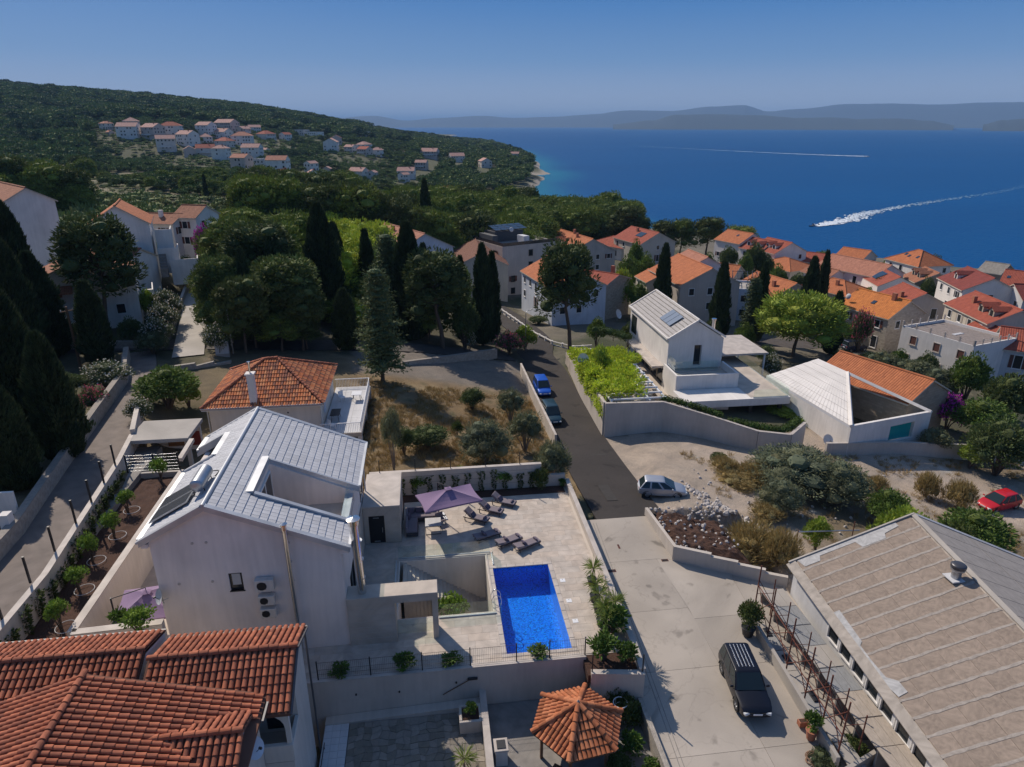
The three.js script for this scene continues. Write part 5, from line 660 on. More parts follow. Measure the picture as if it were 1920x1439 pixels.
// ---------------------------------------------------------------- clay-roofed house in the near corner
{
  const o = thing('clay_roofed_house', 'large house with overlapping clay barrel tile roofs in the near corner', 'house', q3(-15,-3,-7)), wl = MAT.offwhite;
  wpart('wall', ext([q3(-10.5,-3,-3.25), q3(-10.5,6.4,-3.25), q3(-10.5,7.2,-5.05), q3(-10.5,6.95,-5.5), q3(-10.5,-3,-5.5)],[-5.9,0,0]), wl, o);
  wpart('wall', join(bb(-16.4,-10.5,-3,3,-7.1,-5.5), bb(-26,-16.4,-3,6.2,-7.6,-2.9)), wl, o);
  wpart('gable_end', ext([q3(-16.75,6.0,-2.6), q3(-16.75,6.85,-2.6), q3(-16.75,7.52,-4.55), q3(-16.75,6.1,-7.4)],[-.2,0,0]), MAT.palegrey, o);
  wpart('wall', bb(-24.5,-11.7,-3,6.3,-18,-7.2), wl, o);
  wpart('dormer_wall', ext([q3(-11.75,4,-8.2), q3(-11.75,6.9,-8.2), q3(-11.75,7.42,-9.4), q3(-11.75,6.0,-12.2), q3(-11.75,4,-12.2)],[-.2,0,0]), MAT.palegrey, o);
  wpart('loggia_floor', bb(-16.4,-10.5,3.0,3.08,-7.0,-5.5), MAT.travertine, o); wpart('loggia_parapet', join(cb(-12.3,-10.45,3.08,4.0,-7.15,-6.95), cb(-10.65,-10.45,3.08,4.0,-6.95,-5.52)), MAT.offwhite, o);
  const arch = []; for (let i = 0; i <= 10; i++) { const t = PI * i / 10; arch.push(q3(-11.45 - Math.cos(t) * .75,4.9 + Math.sin(t) * .75,-7.05)); } wpart('loggia_arch', ext([q3(-12.4,6.2,-7.05), q3(-12.4,4.0,-7.05), q3(-12.2,4.0,-7.05), ...arch.map((p) => p), q3(-10.7,4.0,-7.05), q3(-10.5,4.0,-7.05), q3(-10.5,6.2,-7.05)].filter((p, i, s) => i === 0 || p.join() !== s[i - 1].join()), [0,0,-.2]), wl, o); wpart('window', bb(-11.9,-11.1,3.3,5.4,-5.52,-5.49), MAT.pane, o);
  const roofs = []; const slab = (P) => roofs.push(ext(P, [0,-.14,0])), list = [];
  const add = (O, u, v, nu, nv, ins) => list.push(...tilePlane(O, u, v, nu, nv, .268,.385, BARREL, CLAY, ins));
  // roof B
  slab([q3(-16.5,7.42,-5.05), q3(-10.25,7.42,-5.05), q3(-10.25,6.68,-2.85), q3(-16.5,6.68,-2.85)]); slab([q3(-16.5,7.42,-5.05), q3(-10.25,7.42,-5.05), q3(-10.25,6.14,-7.5), q3(-16.5,6.14,-7.5)]);
  add(V(-10.25,7.46,5.05), V(-1,0,0), V(0,-.74,-2.2).normalize(), 23,6); add(V(-16.42,7.46,5.05), V(1,0,0), V(0,-1.28,2.45).normalize(), 23,7, (u, v, p) => !(p.x < -11.4 && p.y < 8.5 - .279 * (p.x + 18.1) - .02 && p.z > 6.75));
  list.push(...ridgeRow(q3(-16.5,7.48,-5.05), q3(-10.2,7.48,-5.05), CLAY));
  // roof A
  slab([q3(-25,7.55,-4.6), q3(-16.75,7.55,-4.6), q3(-16.75,6.88,-2.5), q3(-25,6.88,-2.5)]); slab([q3(-25,7.55,-4.6), q3(-16.75,7.55,-4.6), q3(-16.75,6.1,-7.6), q3(-25,6.1,-7.6)]);
  add(V(-16.75,7.6,4.6), V(-1,0,0), V(0,-.67,-2.1).normalize(), 30,5); add(V(-24.8,7.6,4.6), V(1,0,0), V(0,-1.45,3).normalize(), 30,8, (u, v, p) => !(p.z > 6.75 && p.y < 8.5 - .3 * Math.abs(p.x + 18.1) - .02)); list.push(...ridgeRow(q3(-25,7.62,-4.6), q3(-16.7,7.62,-4.6), CLAY));
  // roof C, ridge running towards the camera
  slab([q3(-18.1,8.44,-6.7), q3(-11.3,6.54,-6.7), q3(-11.3,6.54,-18), q3(-18.1,8.44,-18)]); slab([q3(-18.1,8.44,-6.7), q3(-25.2,6.24,-6.7), q3(-25.2,6.24,-18), q3(-18.1,8.44,-18)]);
  add(V(-18.1,8.49,17), V(0,0,-1), V(6.8,-1.9,0).normalize(), 38,18, (u, v, p) => p.z > 6.75 && !(p.x > -15.3 && p.z > 8.1 && p.y < 7.5 - .42 * Math.abs(p.z - 9.4) - .02)); add(V(-18.1,8.49,6.75), V(0,0,1), V(-7.1,-2.2,0).normalize(), 38,18); list.push(...ridgeRow(q3(-18.1,8.52,-6.65), q3(-18.1,8.52,-17), CLAY));
  // dormer roof D
  slab([q3(-15.2,7.44,-9.4), q3(-11.55,7.44,-9.4), q3(-11.55,6.88,-8.05), q3(-13.2,6.88,-8.05)]); slab([q3(-15.2,7.44,-9.4), q3(-11.55,7.44,-9.4), q3(-11.55,6.0,-12.5), q3(-13.4,6.0,-12.5)]);
  add(V(-11.55,7.48,9.4), V(-1,0,0), V(0,-.56,-1.35).normalize(), 14,4, (u, v, p) => p.y > 8.5 - .279 * (p.x + 18.1) - .05); add(V(-15.2,7.48,9.4), V(1,0,0), V(0,-1.44,3.1).normalize(), 14,9, (u, v, p) => p.y > 8.5 - .279 * (p.x + 18.1) - .05); list.push(...ridgeRow(q3(-15.0,7.5,-9.4), q3(-11.5,7.5,-9.4), CLAY));
  const rf = wpart('roof', join(roofs), std([.16,.07,.045]), o); pieces(rf, 'tile', list, 300);
  for (const [p, q] of [[q3(-10.22,7.36,-5.05), q3(-10.22,6.6,-2.85)],[q3(-10.22,7.36,-5.05), q3(-10.22,6.08,-7.5)],[q3(-10.22,6.62,-2.8), q3(-16.5,6.62,-2.8)],[q3(-16.72,6.82,-2.45), q3(-25,6.82,-2.45)],[q3(-11.2,6.46,-6.7), q3(-11.2,6.46,-8.1)]]) wpart('gutter', sbar(p, q, .08,.1), MAT.gutter, rf);
  wpart('downpipe', bar(q3(-10.35,6.5,-2.95), q3(-10.35,-2,-2.95), .05,8), MAT.gutter, o);
  const rl = thing('side_railing', 'thin dark railing along the side path below the clay roofs', 'railing', q3(-10.15,-2,-6)); for (let k = 0; k < 6; k++) wpart('post', bar(q3(-10.15,-2,-3 - k * 1.5), q3(-10.15,-.9,-3 - k * 1.5), .02,6), MAT.darkmetal, rl); wpart('rail', bar(q3(-10.15,-.9,-2.8), q3(-10.15,-.9,-11), .025,6), MAT.darkmetal, rl);
  dish('satellite_dish', 'pale dish fixed on the small dormer gable of the clay roofed house', q3(-11.5,5.6,-8.9), .42,1.2,.5, MAT.bluewhite, .4);
}
// ---------------------------------------------------------------- stepped wall, heap of red earth, stones
{
  wallRun('edge_wall', 'low concrete wall along the red earth heap beside the driveway', 'wall', [[12.55,14.6],[12.85,9.05]],[-.8],[.85,1.05],.24, MAT.concwall);
  const o = thing('stepped_wall', 'pale concrete wall stepping down towards the big grey roof', 'wall', q3(13,-.5,8.9)); [[12.75,9.0,15.0,7.75,1.12],[15.0,7.75,16.6,6.9,.92],[16.6,6.9,18.2,6.05,.75],[18.2,6.05,19.5,5.4,.5]].forEach(([a, b, c, d, h]) => { const L = Math.hypot(c - a, d - b), nx = -(d - b) / L * .14, nb = (c - a) / L * .14; wpart('wall_step', ext([q3(a - nx, -1.2, b - nb), q3(c - nx, -1.2, d - nb), q3(c - nx, h, d - nb), q3(a - nx, h, b - nb)],[2 * nx, 0,-2 * nb]), MAT.concwall, o); });
  const P = [], idx = [], n = 40, m = 40; for (let j = 0; j <= m; j++) for (let i = 0; i <= n; i++) { const u = i / n, v = j / m, b = lerp(lerp(9.0,7.0, u), lerp(15.6,13.2, u), v), a = lerp(12.9,18.2, u), e = Math.min(1,6 * Math.min(u, v, 1 - u, 1 - v)); P.push(a + rr(-.04,.04), -.25 + e * (.85 + .5 * fbm(a * .7, b * .7,4) + .3 * fbm(a * 2.6, b * 2.6,8) - .5 * Math.exp(-((a - 16) ** 2 + (b - 12.6) ** 2) * 2)), -b); } for (let j = 0; j < m; j++) for (let i = 0; i < n; i++) { const a = j * (n + 1) + i; idx.push(a, a + 1, a + n + 1, a + 1, a + n + 2, a + n + 1); } const g = new THREE.BufferGeometry(); g.setAttribute('position', new THREE.BufferAttribute(new Float32Array(P), 3)); g.setIndex(idx); g.computeVertexNormals(); boxUV(g);
  tag(struct('red_earth_heap', finish(g), MAT.soil), null, null, null, 'structure');
  const rock = new THREE.DodecahedronGeometry(1,0).toNonIndexed(), ms = [], p = rock.attributes.position; for (let i = 0; i < 420; i++) { const t = rnd(); let a, b, y; if (t < .45) { a = rr(17.5,22); b = 18.5 - (a - 17.5) * 1.9 + rr(-1.8,1.8); } else if (t < .75) { a = rr(13,18); b = rr(8.6,15); } else { a = rr(19,40); b = rr(10,24); } y = t >= .45 && t < .75 ? rr(.4,.75) : groundAt(a, -b) + .03; const s = rr(.04,.17) * (t < .45 ? 1.5 : 1); ms.push(new THREE.Matrix4().compose(V(a, y, -b), new THREE.Quaternion().setFromEuler(new THREE.Euler(rnd() * 6, rnd() * 6, rnd() * 6)), V(s * 1.3, s * .8, s))); }
  tag(inst('rubble', rock, std([.55,.5,.46], { map: blot2, ms: 1 }), ms), 'scattered pale stones on the bare ground and the red earth', 'rubble');
}
// ---------------------------------------------------------------- warehouse with the grey panelled roof
{
  const o = thing('warehouse', 'long warehouse with a low roof of brownish panels and pale mortar bands', 'warehouse', q3(23,-1.8,-5)), E = (s) => V(lerp(19.05,17.75, s), lerp(2.0,1.8, s), -lerp(4.9,-16, s)), Rr = (s) => V(lerp(27.6,25.3, s), lerp(4.85,3.9, s), -lerp(5.2,-16.5, s)), F = (s) => V(lerp(36,35, s), lerp(2.2,1.6, s), -lerp(.5,-17, s)), at = (s, t, lift = 0) => { const e = E(s), r = Rr(s); return [lerp(e.x, r.x, t), lerp(e.y, r.y, t) + lift, lerp(e.z, r.z, t)]; };
  const rows = 20, cols = 7, rf = wpart('roof', join(ext([at(0,0,-.02), at(0,1,-.02), at(1,1,-.02), at(1,0,-.02)],[0,-.18,0])), std([.46,.40,.345], { map: blot2, ms: .25, bump: grain, bs: .8, b: .015 }), o);
  const pm = [1,.96,1.04,.93,.99].map((k, i) => std([.315 * k, .25 * k, .20 * k], { map: blot2, ms: .4 + .07 * i, bump: grain, bs: 1, b: .012 })); const list = [];
  for (let i = 0; i < rows; i++) for (let j = 0; j < cols; j++) { const s0 = (i + .05) / rows, s1 = (i + .97) / rows, t0 = .055 + .905 * (j + .005) / cols, t1 = .055 + .905 * (j + .995) / cols, w = rr(-.006,.006); list.push({ geo: ext([at(s0, t0), at(s0, t1), at(s1, t1), at(s1, t0)],[0,.018 + w, 0]), mat: pm[Math.floor(rnd() * 5)], c: at(s0, t0) }); }
  pieces(rf, 'panel', list, 300);
  const mort = std([.39,.345,.305], { map: blot2, ms: .6, bump: grain, bs: 1, b: .02 }); for (let i = 1; i < rows; i++) { const s = (i + .01) / rows, P = [], n = 24; for (let k = 0; k <= n; k++) P.push(at(s - (.03 + rr(0,.06)) / rows, .05 + .915 * k / n)); for (let k = n; k >= 0; k--) P.push(at(s + (.06 + rr(0,.06)) / rows, .05 + .915 * k / n)); wpart('mortar_band', ext(P, [0,.032,0]), mort, rf); }
  const patch = (P) => wpart('sealed_patch', ext(P.map(([s, t]) => at(s, t, .034)), [0,.012,0]), std([.46,.455,.45], { map: blot2, ms: .5, bump: grain, bs: 1, b: .01 }), rf);
  patch([[.004,.06],[.004,.84],[.022,.84],[.03,.72],[.05,.70],[.05,.52],[.02,.5],[.02,.22],[.04,.2],[.04,.08]]); patch([[.24,.03],[.24,.09],[.36,.085],[.37,.06],[.42,.06],[.48,.07],[.5,.12],[.535,.125],[.54,.06],[.5,.04],[.38,.03]]);
  wpart('ridge_cap', ext([at(0,.97,.05), at(0,1,.07), at(1,1,.07), at(1,.97,.05)],[0,.06,0]), MAT.concrete, rf); wpart('eave_strip', ext([at(0,-.02,-.06), at(0,.045,.036), at(1,.045,.036), at(1,-.02,-.06)],[0,.04,0]), std([.40,.355,.31], { map: blot2, ms: .3, bump: grain, bs: .8, b: .01 }), rf);
  for (let i = 0; i < 14; i++) { const p = (s, t) => { const r = Rr(s), f = F(s); return [lerp(r.x, f.x, t), lerp(r.y, f.y, t), lerp(r.z, f.z, t)]; }, s0 = i / 14, s1 = (i + .97) / 14; for (let j = 0; j < 3; j++) wpart('far_sheet', ext([p(s0, j / 3), p(s0, (j + .985) / 3), p(s1, (j + .985) / 3), p(s1, j / 3)],[0,-.06 - .03 * ((i + j) % 2), 0]), std([.30,.275,.255], { map: streak, ms: .3 }), rf); }
  wpart('verge', sbar(at(0,0,.02), at(0,1,.04), .2,.12), MAT.concrete, rf); wpart('verge', sbar(Rr(0).toArray(), F(0).toArray(), .2,.12), MAT.palegrey, rf);
  const e0 = E(0), e1 = E(1); wpart('wall', ext([[e0.x + .35,-2.2, e0.z + .2],[e1.x + .35,-2.2, e1.z],[e1.x + .35,1.75, e1.z],[e0.x + .35,1.92, e0.z + .2]],[.25,0,0]), MAT.palegrey, o); wpart('wall', ext([[e0.x + .35,-2.2, e0.z + .2],[e0.x + .35,1.9, e0.z + .2],[Rr(0).x, 4.6, Rr(0).z + .2],[F(0).x, 2, F(0).z + .2],[F(0).x, -2.2, F(0).z + .2]],[0,0,.2]), MAT.palegrey, o);
  for (let i = 0; i < 9; i++) { const s = .24 + i * .065, p = E(s), w = wpart('window', join(bx(p.x + .2, p.x + .36,.4,.5, p.z + .02, p.z + 1.22), bx(p.x + .2, p.x + .36,1.55,1.62, p.z + .02, p.z + 1.22), bx(p.x + .2, p.x + .36,.5,1.55, p.z + .02, p.z + .1), bx(p.x + .2, p.x + .36,.5,1.55, p.z + 1.14, p.z + 1.22)), MAT.whiteframe, o); wpart('pane', bx(p.x + .3, p.x + .34,.5,1.55, p.z + .1, p.z + 1.14), MAT.pane, w); }
  const vp = at(.27,.88,.05), v = thing('roof_ventilator', 'round dark metal ventilator near the ridge of the warehouse roof', 'ventilator', vp); mesh('base_flashing', cbx(-.5,.5,-.02,.05,-.45,.45), MAT.palegrey, v); mesh('neck', bar([0,0,0],[0,.55,0],.26,18), MAT.galv, v); mesh('turbine', join(bar([0,.5,0],[0,.62,0],.3,18,.4), bar([0,.62,0],[0,.72,0],.4,18)), MAT.galv, v); mesh('cap', join(bar([0,.78,0],[0,.9,0],.42,20), new THREE.SphereGeometry(.4,18,6,0, PI * 2,0, PI / 2).scale(1,.3,1).translate(0,.9,0).toNonIndexed()), std([.1,.1,.11], { metalness: .6, roughness: .4 }), v); for (let k = 0; k < 8; k++) mesh('vane', bar([Math.cos(k * .785) * .34,.72, Math.sin(k * .785) * .34],[Math.cos(k * .785) * .34,.8, Math.sin(k * .785) * .34],.02,4), MAT.galv, v);
  // shelves of planks and sheets along its wall
  const L1 = thing('board_walkway', 'raised walkway of grey sheets and worn boards along the warehouse wall', 'walkway', q3(17.6,-1.5,-3)); for (let i = 0; i < 9; i++) { const b = 4.2 - i * 1.72, old = i > 4; for (let k = 0; k < 3; k++) wpart(old ? 'board' : 'sheet', cb(16.95 + k * .52,16.95 + k * .52 + .5,.52 + (i % 2) * .02,.58 + (i % 2) * .02 + rr(0,.015), b - 1.7, b - .02,.012), old ? MAT.greywood : (i % 3 ? std([.27,.275,.28], { map: streak, ms: .5 }) : MAT.concrete), L1); wpart('support', bb(17.0,18.4,-1.6,.5, b - .12, b), MAT.darkconc, L1); }
  const L2 = thing('slab_ledge', 'lower ledge of concrete slabs and corrugated sheets under the rebar frame', 'ledge', q3(16.3,-1.5,-3)); for (let i = 0; i < 8; i++) { const b = 3.2 - i * 1.62; wpart('slab', cb(15.72,16.55,-.55 + .02 * (i % 2), -.46 + .02 * (i % 2), b - 1.58, b, .012), i % 3 === 1 ? std([.30,.30,.30], { map: streak, ms: .6 }) : MAT.concrete, L2); wpart('support', bb(15.8,16.5,-1.8,-.56, b - .1, b - .02), MAT.darkconc, L2); }
  for (const [a, b, l] of [[16.2,1.5, 'first'],[16.25,-.8, 'second'],[16.3,-3.6, 'third']]) { const t = thing('dark_tray', 'small dark tray lying on the slab ledge, ' + l + ' from the stepped wall', 'tray', q3(a, -.44, b)); mesh('tray_body', cbx(-.16,.16,0,.08,-.35,.35), MAT.darkmetal, t); mesh('handle', bar([-.16,.1,0],[.16,.1,0],.015,5), MAT.darkmetal, t); }
  wallRun('low_wall', 'low concrete kerb wall between the dark off-road car and the rebar frame', 'wall', [[15.45,1.6],[15.25,-7.6]],[-1.8],[.25,-.1],.2, MAT.concrete);
  wallRun('low_wall', 'short concrete wall closing the flower bed at the bottom edge', 'wall', [[15.2,-8.2],[17.4,-7.4]],[-2],[-.2],.2, MAT.concrete);
}
// rusty rebar frame
{
  const o = thing('rebar_frame', 'rusty frame of steel bars standing beside the warehouse walkway', 'rebar frame', q3(15.7,-.6,-2)), Pp = [[15.85,2.8],[15.75,.75],[15.68,-1.7],[15.62,-3.8],[15.55,-5.6],[15.5,-7.2]], ft = -.55, tp = 3.6;
  Pp.forEach(([a, b], i) => { wpart('upright', bar(q3(a, ft, b), q3(a + .05, tp - i * .12, b), .042,6), MAT.rust, o); wpart('upright', bar(q3(a + 1.2, ft, b + .1), q3(a + 1.2, tp - 1.2 - i * .1, b + .1), .035,6), MAT.rust, o); wpart('cross_bar', bar(q3(a, 1.5, b), q3(a + 1.25,1.35, b + .1), .018,5), MAT.rust, o); if (i) { const [c, d] = Pp[i - 1]; wpart('brace', bar(q3(c, .2, d), q3(a, 2.4, b), .026,5), MAT.rust, o); wpart('brace', bar(q3(c, 2.4, d), q3(a, .1, b), .026,5), MAT.rust, o); wpart('brace', bar(q3(c, 2.6, d), q3(a + 1.2,.3, b), .022,5), MAT.rust, o); wpart('rail', bar(q3(c, 2.3 - i * .1, d), q3(a, 2.3 - i * .1, b), .028,5), MAT.rust, o); wpart('rail', bar(q3(c, .9, d), q3(a, .9, b), .028,5), MAT.rust, o); } });
  const h = thing('garden_hose', 'coiled brown hose lying on the concrete at the bottom edge', 'hose', sl(14.55,-7.0,.03)); const P = []; for (let i = 0; i <= 90; i++) { const t = i / 90 * 2 * PI * 4, r = .42 + .07 * Math.sin(i * .7) + .05 * Math.sin(i * .23); P.push([Math.cos(t) * r + .04 * Math.sin(i), .02 + .012 * (i % 23) / 23 + .008 * i / 20, Math.sin(t) * r]); } mesh('coil', tubeAlong(P, .022,260,6), std([.22,.13,.08]), h); mesh('nozzle', bar([.5,.05,0],[.68,.05,.12],.02,6), MAT.darkmetal, h);
  const j = thing('white_canister', 'white plastic canister beside the coiled hose', 'canister', sl(15.45,-6.7,0)); mesh('body', rbox(.28,.5,.22,.05).translate(0,.25,0), MAT.plastic, j); mesh('cap', bar([.05,.5,0],[.05,.57,0],.04,8), MAT.darkmetal, j);
  for (const [px, py, y, h2, w, l, kind] of [[1402,1190,-.35,1.9,1.7, 'big leafy shrub in a dark round pot behind the off-road car', 'pot'],[1520,1385,-.75,1.5,1.0, 'leafy plant in a clay pot by the rebar frame at the bottom', 'clay']]) { const p = atY(px, py, y), r = kind === 'pot' ? .42 : .28; tag(mesh('plant_pot', join(new THREE.CylinderGeometry(r, r * .75,.55,16).toNonIndexed(), new THREE.TorusGeometry(r, .035,6,16).rotateX(PI / 2).translate(0,.27,0).toNonIndexed()), kind === 'pot' ? MAT.darkmetal : MAT.terracotta), kind === 'pot' ? 'dark round plant pot behind the off-road car' : 'round clay pot by the rebar frame at the bottom', 'pot').position.set(p.x, y + .27, p.z); plant(kind === 'pot' ? 'shrub' : 'stemplant', p.x, y + .4, p.z, l, 'shrub', { h: h2, w, name: 'potted_shrub' }); }
  { const p = atY(1505,1360,-.7), t = thing('clay_trough', 'small square clay trough next to the round clay pot', 'pot', [p.x, -.7, p.z]); mesh('trough', cbx(-.25,.25,0,.3,-.15,.15), MAT.terracotta, t); mesh('earth', bx(-.2,.2,.3,.31,-.11,.11), MAT.soil, t); }
  [[1545,1425, 'shrub', 'oleander', 'pinkish flowering plants in the bed at the bottom edge'],[1600,1405, 'shrub', 'shrub', 'dark potted plants under the end of the walkway']].forEach(([px, py, c, k, l]) => { const p = atY(px, py, -.8); plant(k, p.x, -1.4, p.z, l, 'plant', { h: 1.1, w: 1.6, name: 'plant' }); });
  [[16.0,-8.2],[16.7,-8.0],[17.3,-7.9],[16.4,-8.8]].forEach(([a, b], i) => { const t = thing('clay_pot', ['small clay pot', 'small clay pot with a pale rim', 'rounded clay pot', 'wide clay pot'][i] + ' on the flower bed under the walkway end', 'pot', q3(a, -1.3, b)); mesh('pot_body', new THREE.CylinderGeometry(.2,.14,.3,12).toNonIndexed().translate(0,.15,0), MAT.terracotta, t); mesh('rim', new THREE.TorusGeometry(.2,.03,6,12).rotateX(PI / 2).translate(0,.3,0).toNonIndexed(), MAT.terracotta, t); });
  const b = thing('steel_barrier', 'grey horizontal steel bar on rusty posts behind the warehouse corner', 'barrier', atY(1500,1035,0)); { const A = atY(1497,998,1.1), B2 = atY(1612,995,1.1); wpart('bar', bar(A.toArray(), B2.toArray(), .05,8), MAT.galv, b); wpart('post', bar([A.x, -1, A.z],[A.x, 1.25, A.z],.035,6), MAT.rust, b); wpart('post', bar([B2.x - .5,-1, B2.z],[B2.x - .5,1.9, B2.z],.035,6), MAT.rust, b); }
}
// ---------------------------------------------------------------- cars
function paint(col, metal = .25) { return new THREE.MeshPhysicalMaterial({ color: C(...col), roughness: .45, metalness: metal, specularIntensity: .5, clearcoat: .55, clearcoatRoughness: .05 }); }
const CARS = {};
function wheelGeo(r, w) { const ty = new THREE.LatheGeometry([[r * .62,-w / 2],[r * .92,-w / 2],[r, -w * .32],[r, w * .32],[r * .92, w / 2],[r * .62, w / 2]].map((p) => new THREE.Vector2(...p)), 20).rotateX(PI / 2).toNonIndexed(); const rim = [new THREE.CylinderGeometry(r * .62, r * .62, w * .7,18).rotateX(PI / 2).toNonIndexed()]; for (let k = 0; k < 5; k++) { const a = k * 2 * PI / 5; rim.push(sbar([0,0, w * .42],[Math.cos(a) * r * .58, Math.sin(a) * r * .58, w * .38], r * .16,.03), sbar([0,0,-w * .42],[Math.cos(a) * r * .58, Math.sin(a) * r * .58,-w * .38], r * .16,.03)); } return [ty, join(rim)]; }
// x forward, y up; s: stations [x, half width, underside, shoulder height, crown height]; cab: belt and roof outlines
function car(name, label, o, pos, yaw, group) {
  const t = thing(name, label, 'car', pos, yaw, group), S = o.s, N = 9, rows = S.map(([x, w, y0, y1, y2]) => { const r = []; const pr = [[-.86, y0],[-.97, lerp(y0, y1,.12)],[-1, lerp(y0, y1,.55)],[-.965, y1],[-.82, lerp(y1, y2,.75)],[-.4, y2],[0, y2 + .008]]; for (const [k, y] of pr) r.push([x, y, k * w]); for (let i = pr.length - 2; i >= 0; i--) r.push([x, pr[i][1],-pr[i][0] * w]); return r; }), F = [];
  for (let i = 0; i < rows.length - 1; i++) for (let k = 0; k < rows[0].length - 1; k++) { const a = rows[i][k], b = rows[i][k + 1], c = rows[i + 1][k], d = rows[i + 1][k + 1]; F.push([a, b, c],[b, d, c]); }
  const cap = (r, f) => { const c = [r[0][0], (r[0][1] + r[6][1]) / 2,0]; for (let k = 0; k < r.length - 1; k++) F.push(f ? [c, r[k], r[k + 1]] : [c, r[k + 1], r[k]]); F.push(f ? [c, r[r.length - 1], r[0]] : [c, r[0], r[r.length - 1]]); }; cap(rows[0],1); cap(rows[rows.length - 1],0);
  let g = raw(F); g = smooth(g, .7); mesh('body', g, o.paint, t);
  const { x0, x1, r0, r1, wb, wr, yb, yr } = o.cab, q = (x, y, z) => [x, y, z], A = q(x0, yb, -wb), B = q(x1, yb, -wb), Cc = q(r1, yr, -wr), Dd = q(r0, yr, -wr), m = (p) => [p[0], p[1],-p[2]];
  const loop = (t, k, dy) => { const a = lerp(x0, r0, t), b = lerp(x1, r1, t), w = lerp(wb, wr, t), y = lerp(yb, yr, t) + dy, cx = (a + b) / 2, hl = (b - a) / 2 * k, hw = w * k, rc = Math.min(.16 * k, hw), P = []; for (const [sx, sz, a0] of [[1,1,0],[-1,1,1],[-1,-1,2],[1,-1,3]]) for (let i = 0; i <= 3; i++) { const g2 = (a0 + i / 3) * PI / 2; P.push([cx + sx * (hl - rc) + Math.cos(g2) * rc, y, sz * (hw - rc) + Math.sin(g2) * rc]); } return P; };
  const skin = (rings, top) => { const T4 = []; for (let i = 0; i < rings.length - 1; i++) for (let k = 0; k < 16; k++) { const e = (k + 1) % 16; T4.push([rings[i][k], rings[i + 1][k], rings[i][e]],[rings[i][e], rings[i + 1][k], rings[i + 1][e]]); } if (top) { const c = rings[rings.length - 1], mid = [0,1,2].map((j) => c.reduce((u, p) => u + p[j],0) / 16); mid[1] += .012; for (let k = 0; k < 16; k++) T4.push([mid, c[(k + 1) % 16], c[k]]); } return smooth(raw(T4), 1); };
  mesh('cabin', skin([loop(0,1,-.05), loop(.5,1,0), loop(.94,1,0)]), o.paint, t); mesh('roof', skin([loop(.94,1,0), loop(1,.975,.012), loop(1,.88,.035), loop(1,.6,.052), loop(1,.25,.058)], true), o.paint, t);
  const glass = (name, P, k = .86, off = .006) => { const c = [0,1,2].map((i) => P.reduce((s, p) => s + p[i],0) / P.length), n = V(...P[1]).sub(V(...P[0])).cross(V(...P[2]).sub(V(...P[0]))).normalize(); if (n.dot(V(c[0] - (r0 + r1) / 2, c[1] - yb, c[2])) < 0) n.negate(); const Q = P.map((p) => [0,1,2].map((i) => lerp(c[i], p[i], k) + n.getComponent(i) * off * -.2)); return mesh(name, ext(Q, n.multiplyScalar(off).toArray()), MAT.carglass, t); };
  glass('windscreen', [B, m(B), m(Cc), Cc],.9); glass('rear_window', [A, m(A), m(Dd), Dd],.84); const split = o.split || [.36,.68]; for (const f of [(p) => p, m]) { const L = (u, top) => { const a = top ? Dd : A, b = top ? Cc : B; return f([0,1,2].map((i) => lerp(a[i], b[i], u))); }; let u0 = 0; for (const u of [...split, 1]) { glass('side_window', [L(u0 + .012,0), L(u - .012,0), L(u - .012,1), L(u0 + .012,1)],.87); u0 = u; } }
  const [ty, rm] = wheelGeo(o.wr || .33,.21); for (const x of o.axles) for (const s of [-1,1]) { const w = mesh('wheel', ty, MAT.rubber, t); w.position.set(x, o.wr || .33, s * (o.track || .74)); mesh('rim', rm, MAT.galv, w); mesh('wheel_arch', new THREE.TorusGeometry((o.wr || .33) + .05,.035,6,16, PI).toNonIndexed().translate(x, (o.wr || .33), s * ((o.track || .74) + .095)), MAT.rubber, t); }
  const f = S[S.length - 1], r = S[0], fl = f[0], rl = r[0]; for (const s of [-1,1]) { mesh('headlight', rbox(.3,.17,.36,.06).rotateY(s * .35).translate(S[S.length - 2][0] - .02, f[3] - .02, s * S[S.length - 2][1] * .74), new THREE.MeshPhysicalMaterial({ color: C(.6,.62,.62), roughness: .1, clearcoat: 1 }), t); mesh('tail_light', rbox(.12,.26,.16,.04).translate(rl + .05, r[3] - .02, s * r[1] * .8), std([.35,.02,.015], { roughness: .2 }), t); mesh('mirror', rbox(.1,.12,.2,.04).translate(x1 - .28, yb + .08, s * (wb + .13)), o.paint, t); }
  mesh('grille', rbox(.05,.12,.7,.02).translate(fl + .0, f[3] - .16,0), MAT.black, t); mesh('number_plate', rbox(.02,.11,.5,.008).translate(fl + .035, f[2] + .2,0), MAT.whitemetal, t); mesh('front_bumper', rbox(.16,.2, S[S.length - 1][1] * 1.9,.06).translate(fl - .04, f[2] + .12,0), o.bumper || o.paint, t); mesh('rear_bumper', rbox(.14,.2, r[1] * 1.9,.06).translate(rl + .03, r[2] + .14,0), o.bumper || o.paint, t); mesh('number_plate', rbox(.02,.11,.5,.008).translate(rl - .03, r[2] + .36,0), MAT.whitemetal, t);
  mesh('door_line', join([x0 + (x1 - x0) * .42, x0 + (x1 - x0) * .9].flatMap((x) => [-1,1].map((s) => bx(x - .006, x + .006, S[3][2] + .12, yb - .02, s * wb * 1.032 - .006, s * wb * 1.032 + .006)))), MAT.black, t); mesh('door_handle', join([.3,.62].flatMap((k) => [-1,1].map((s) => rbox(.18,.03,.04,.012).translate(x0 + (x1 - x0) * k, yb - .1, s * wb * 1.035)))), o.paint, t);
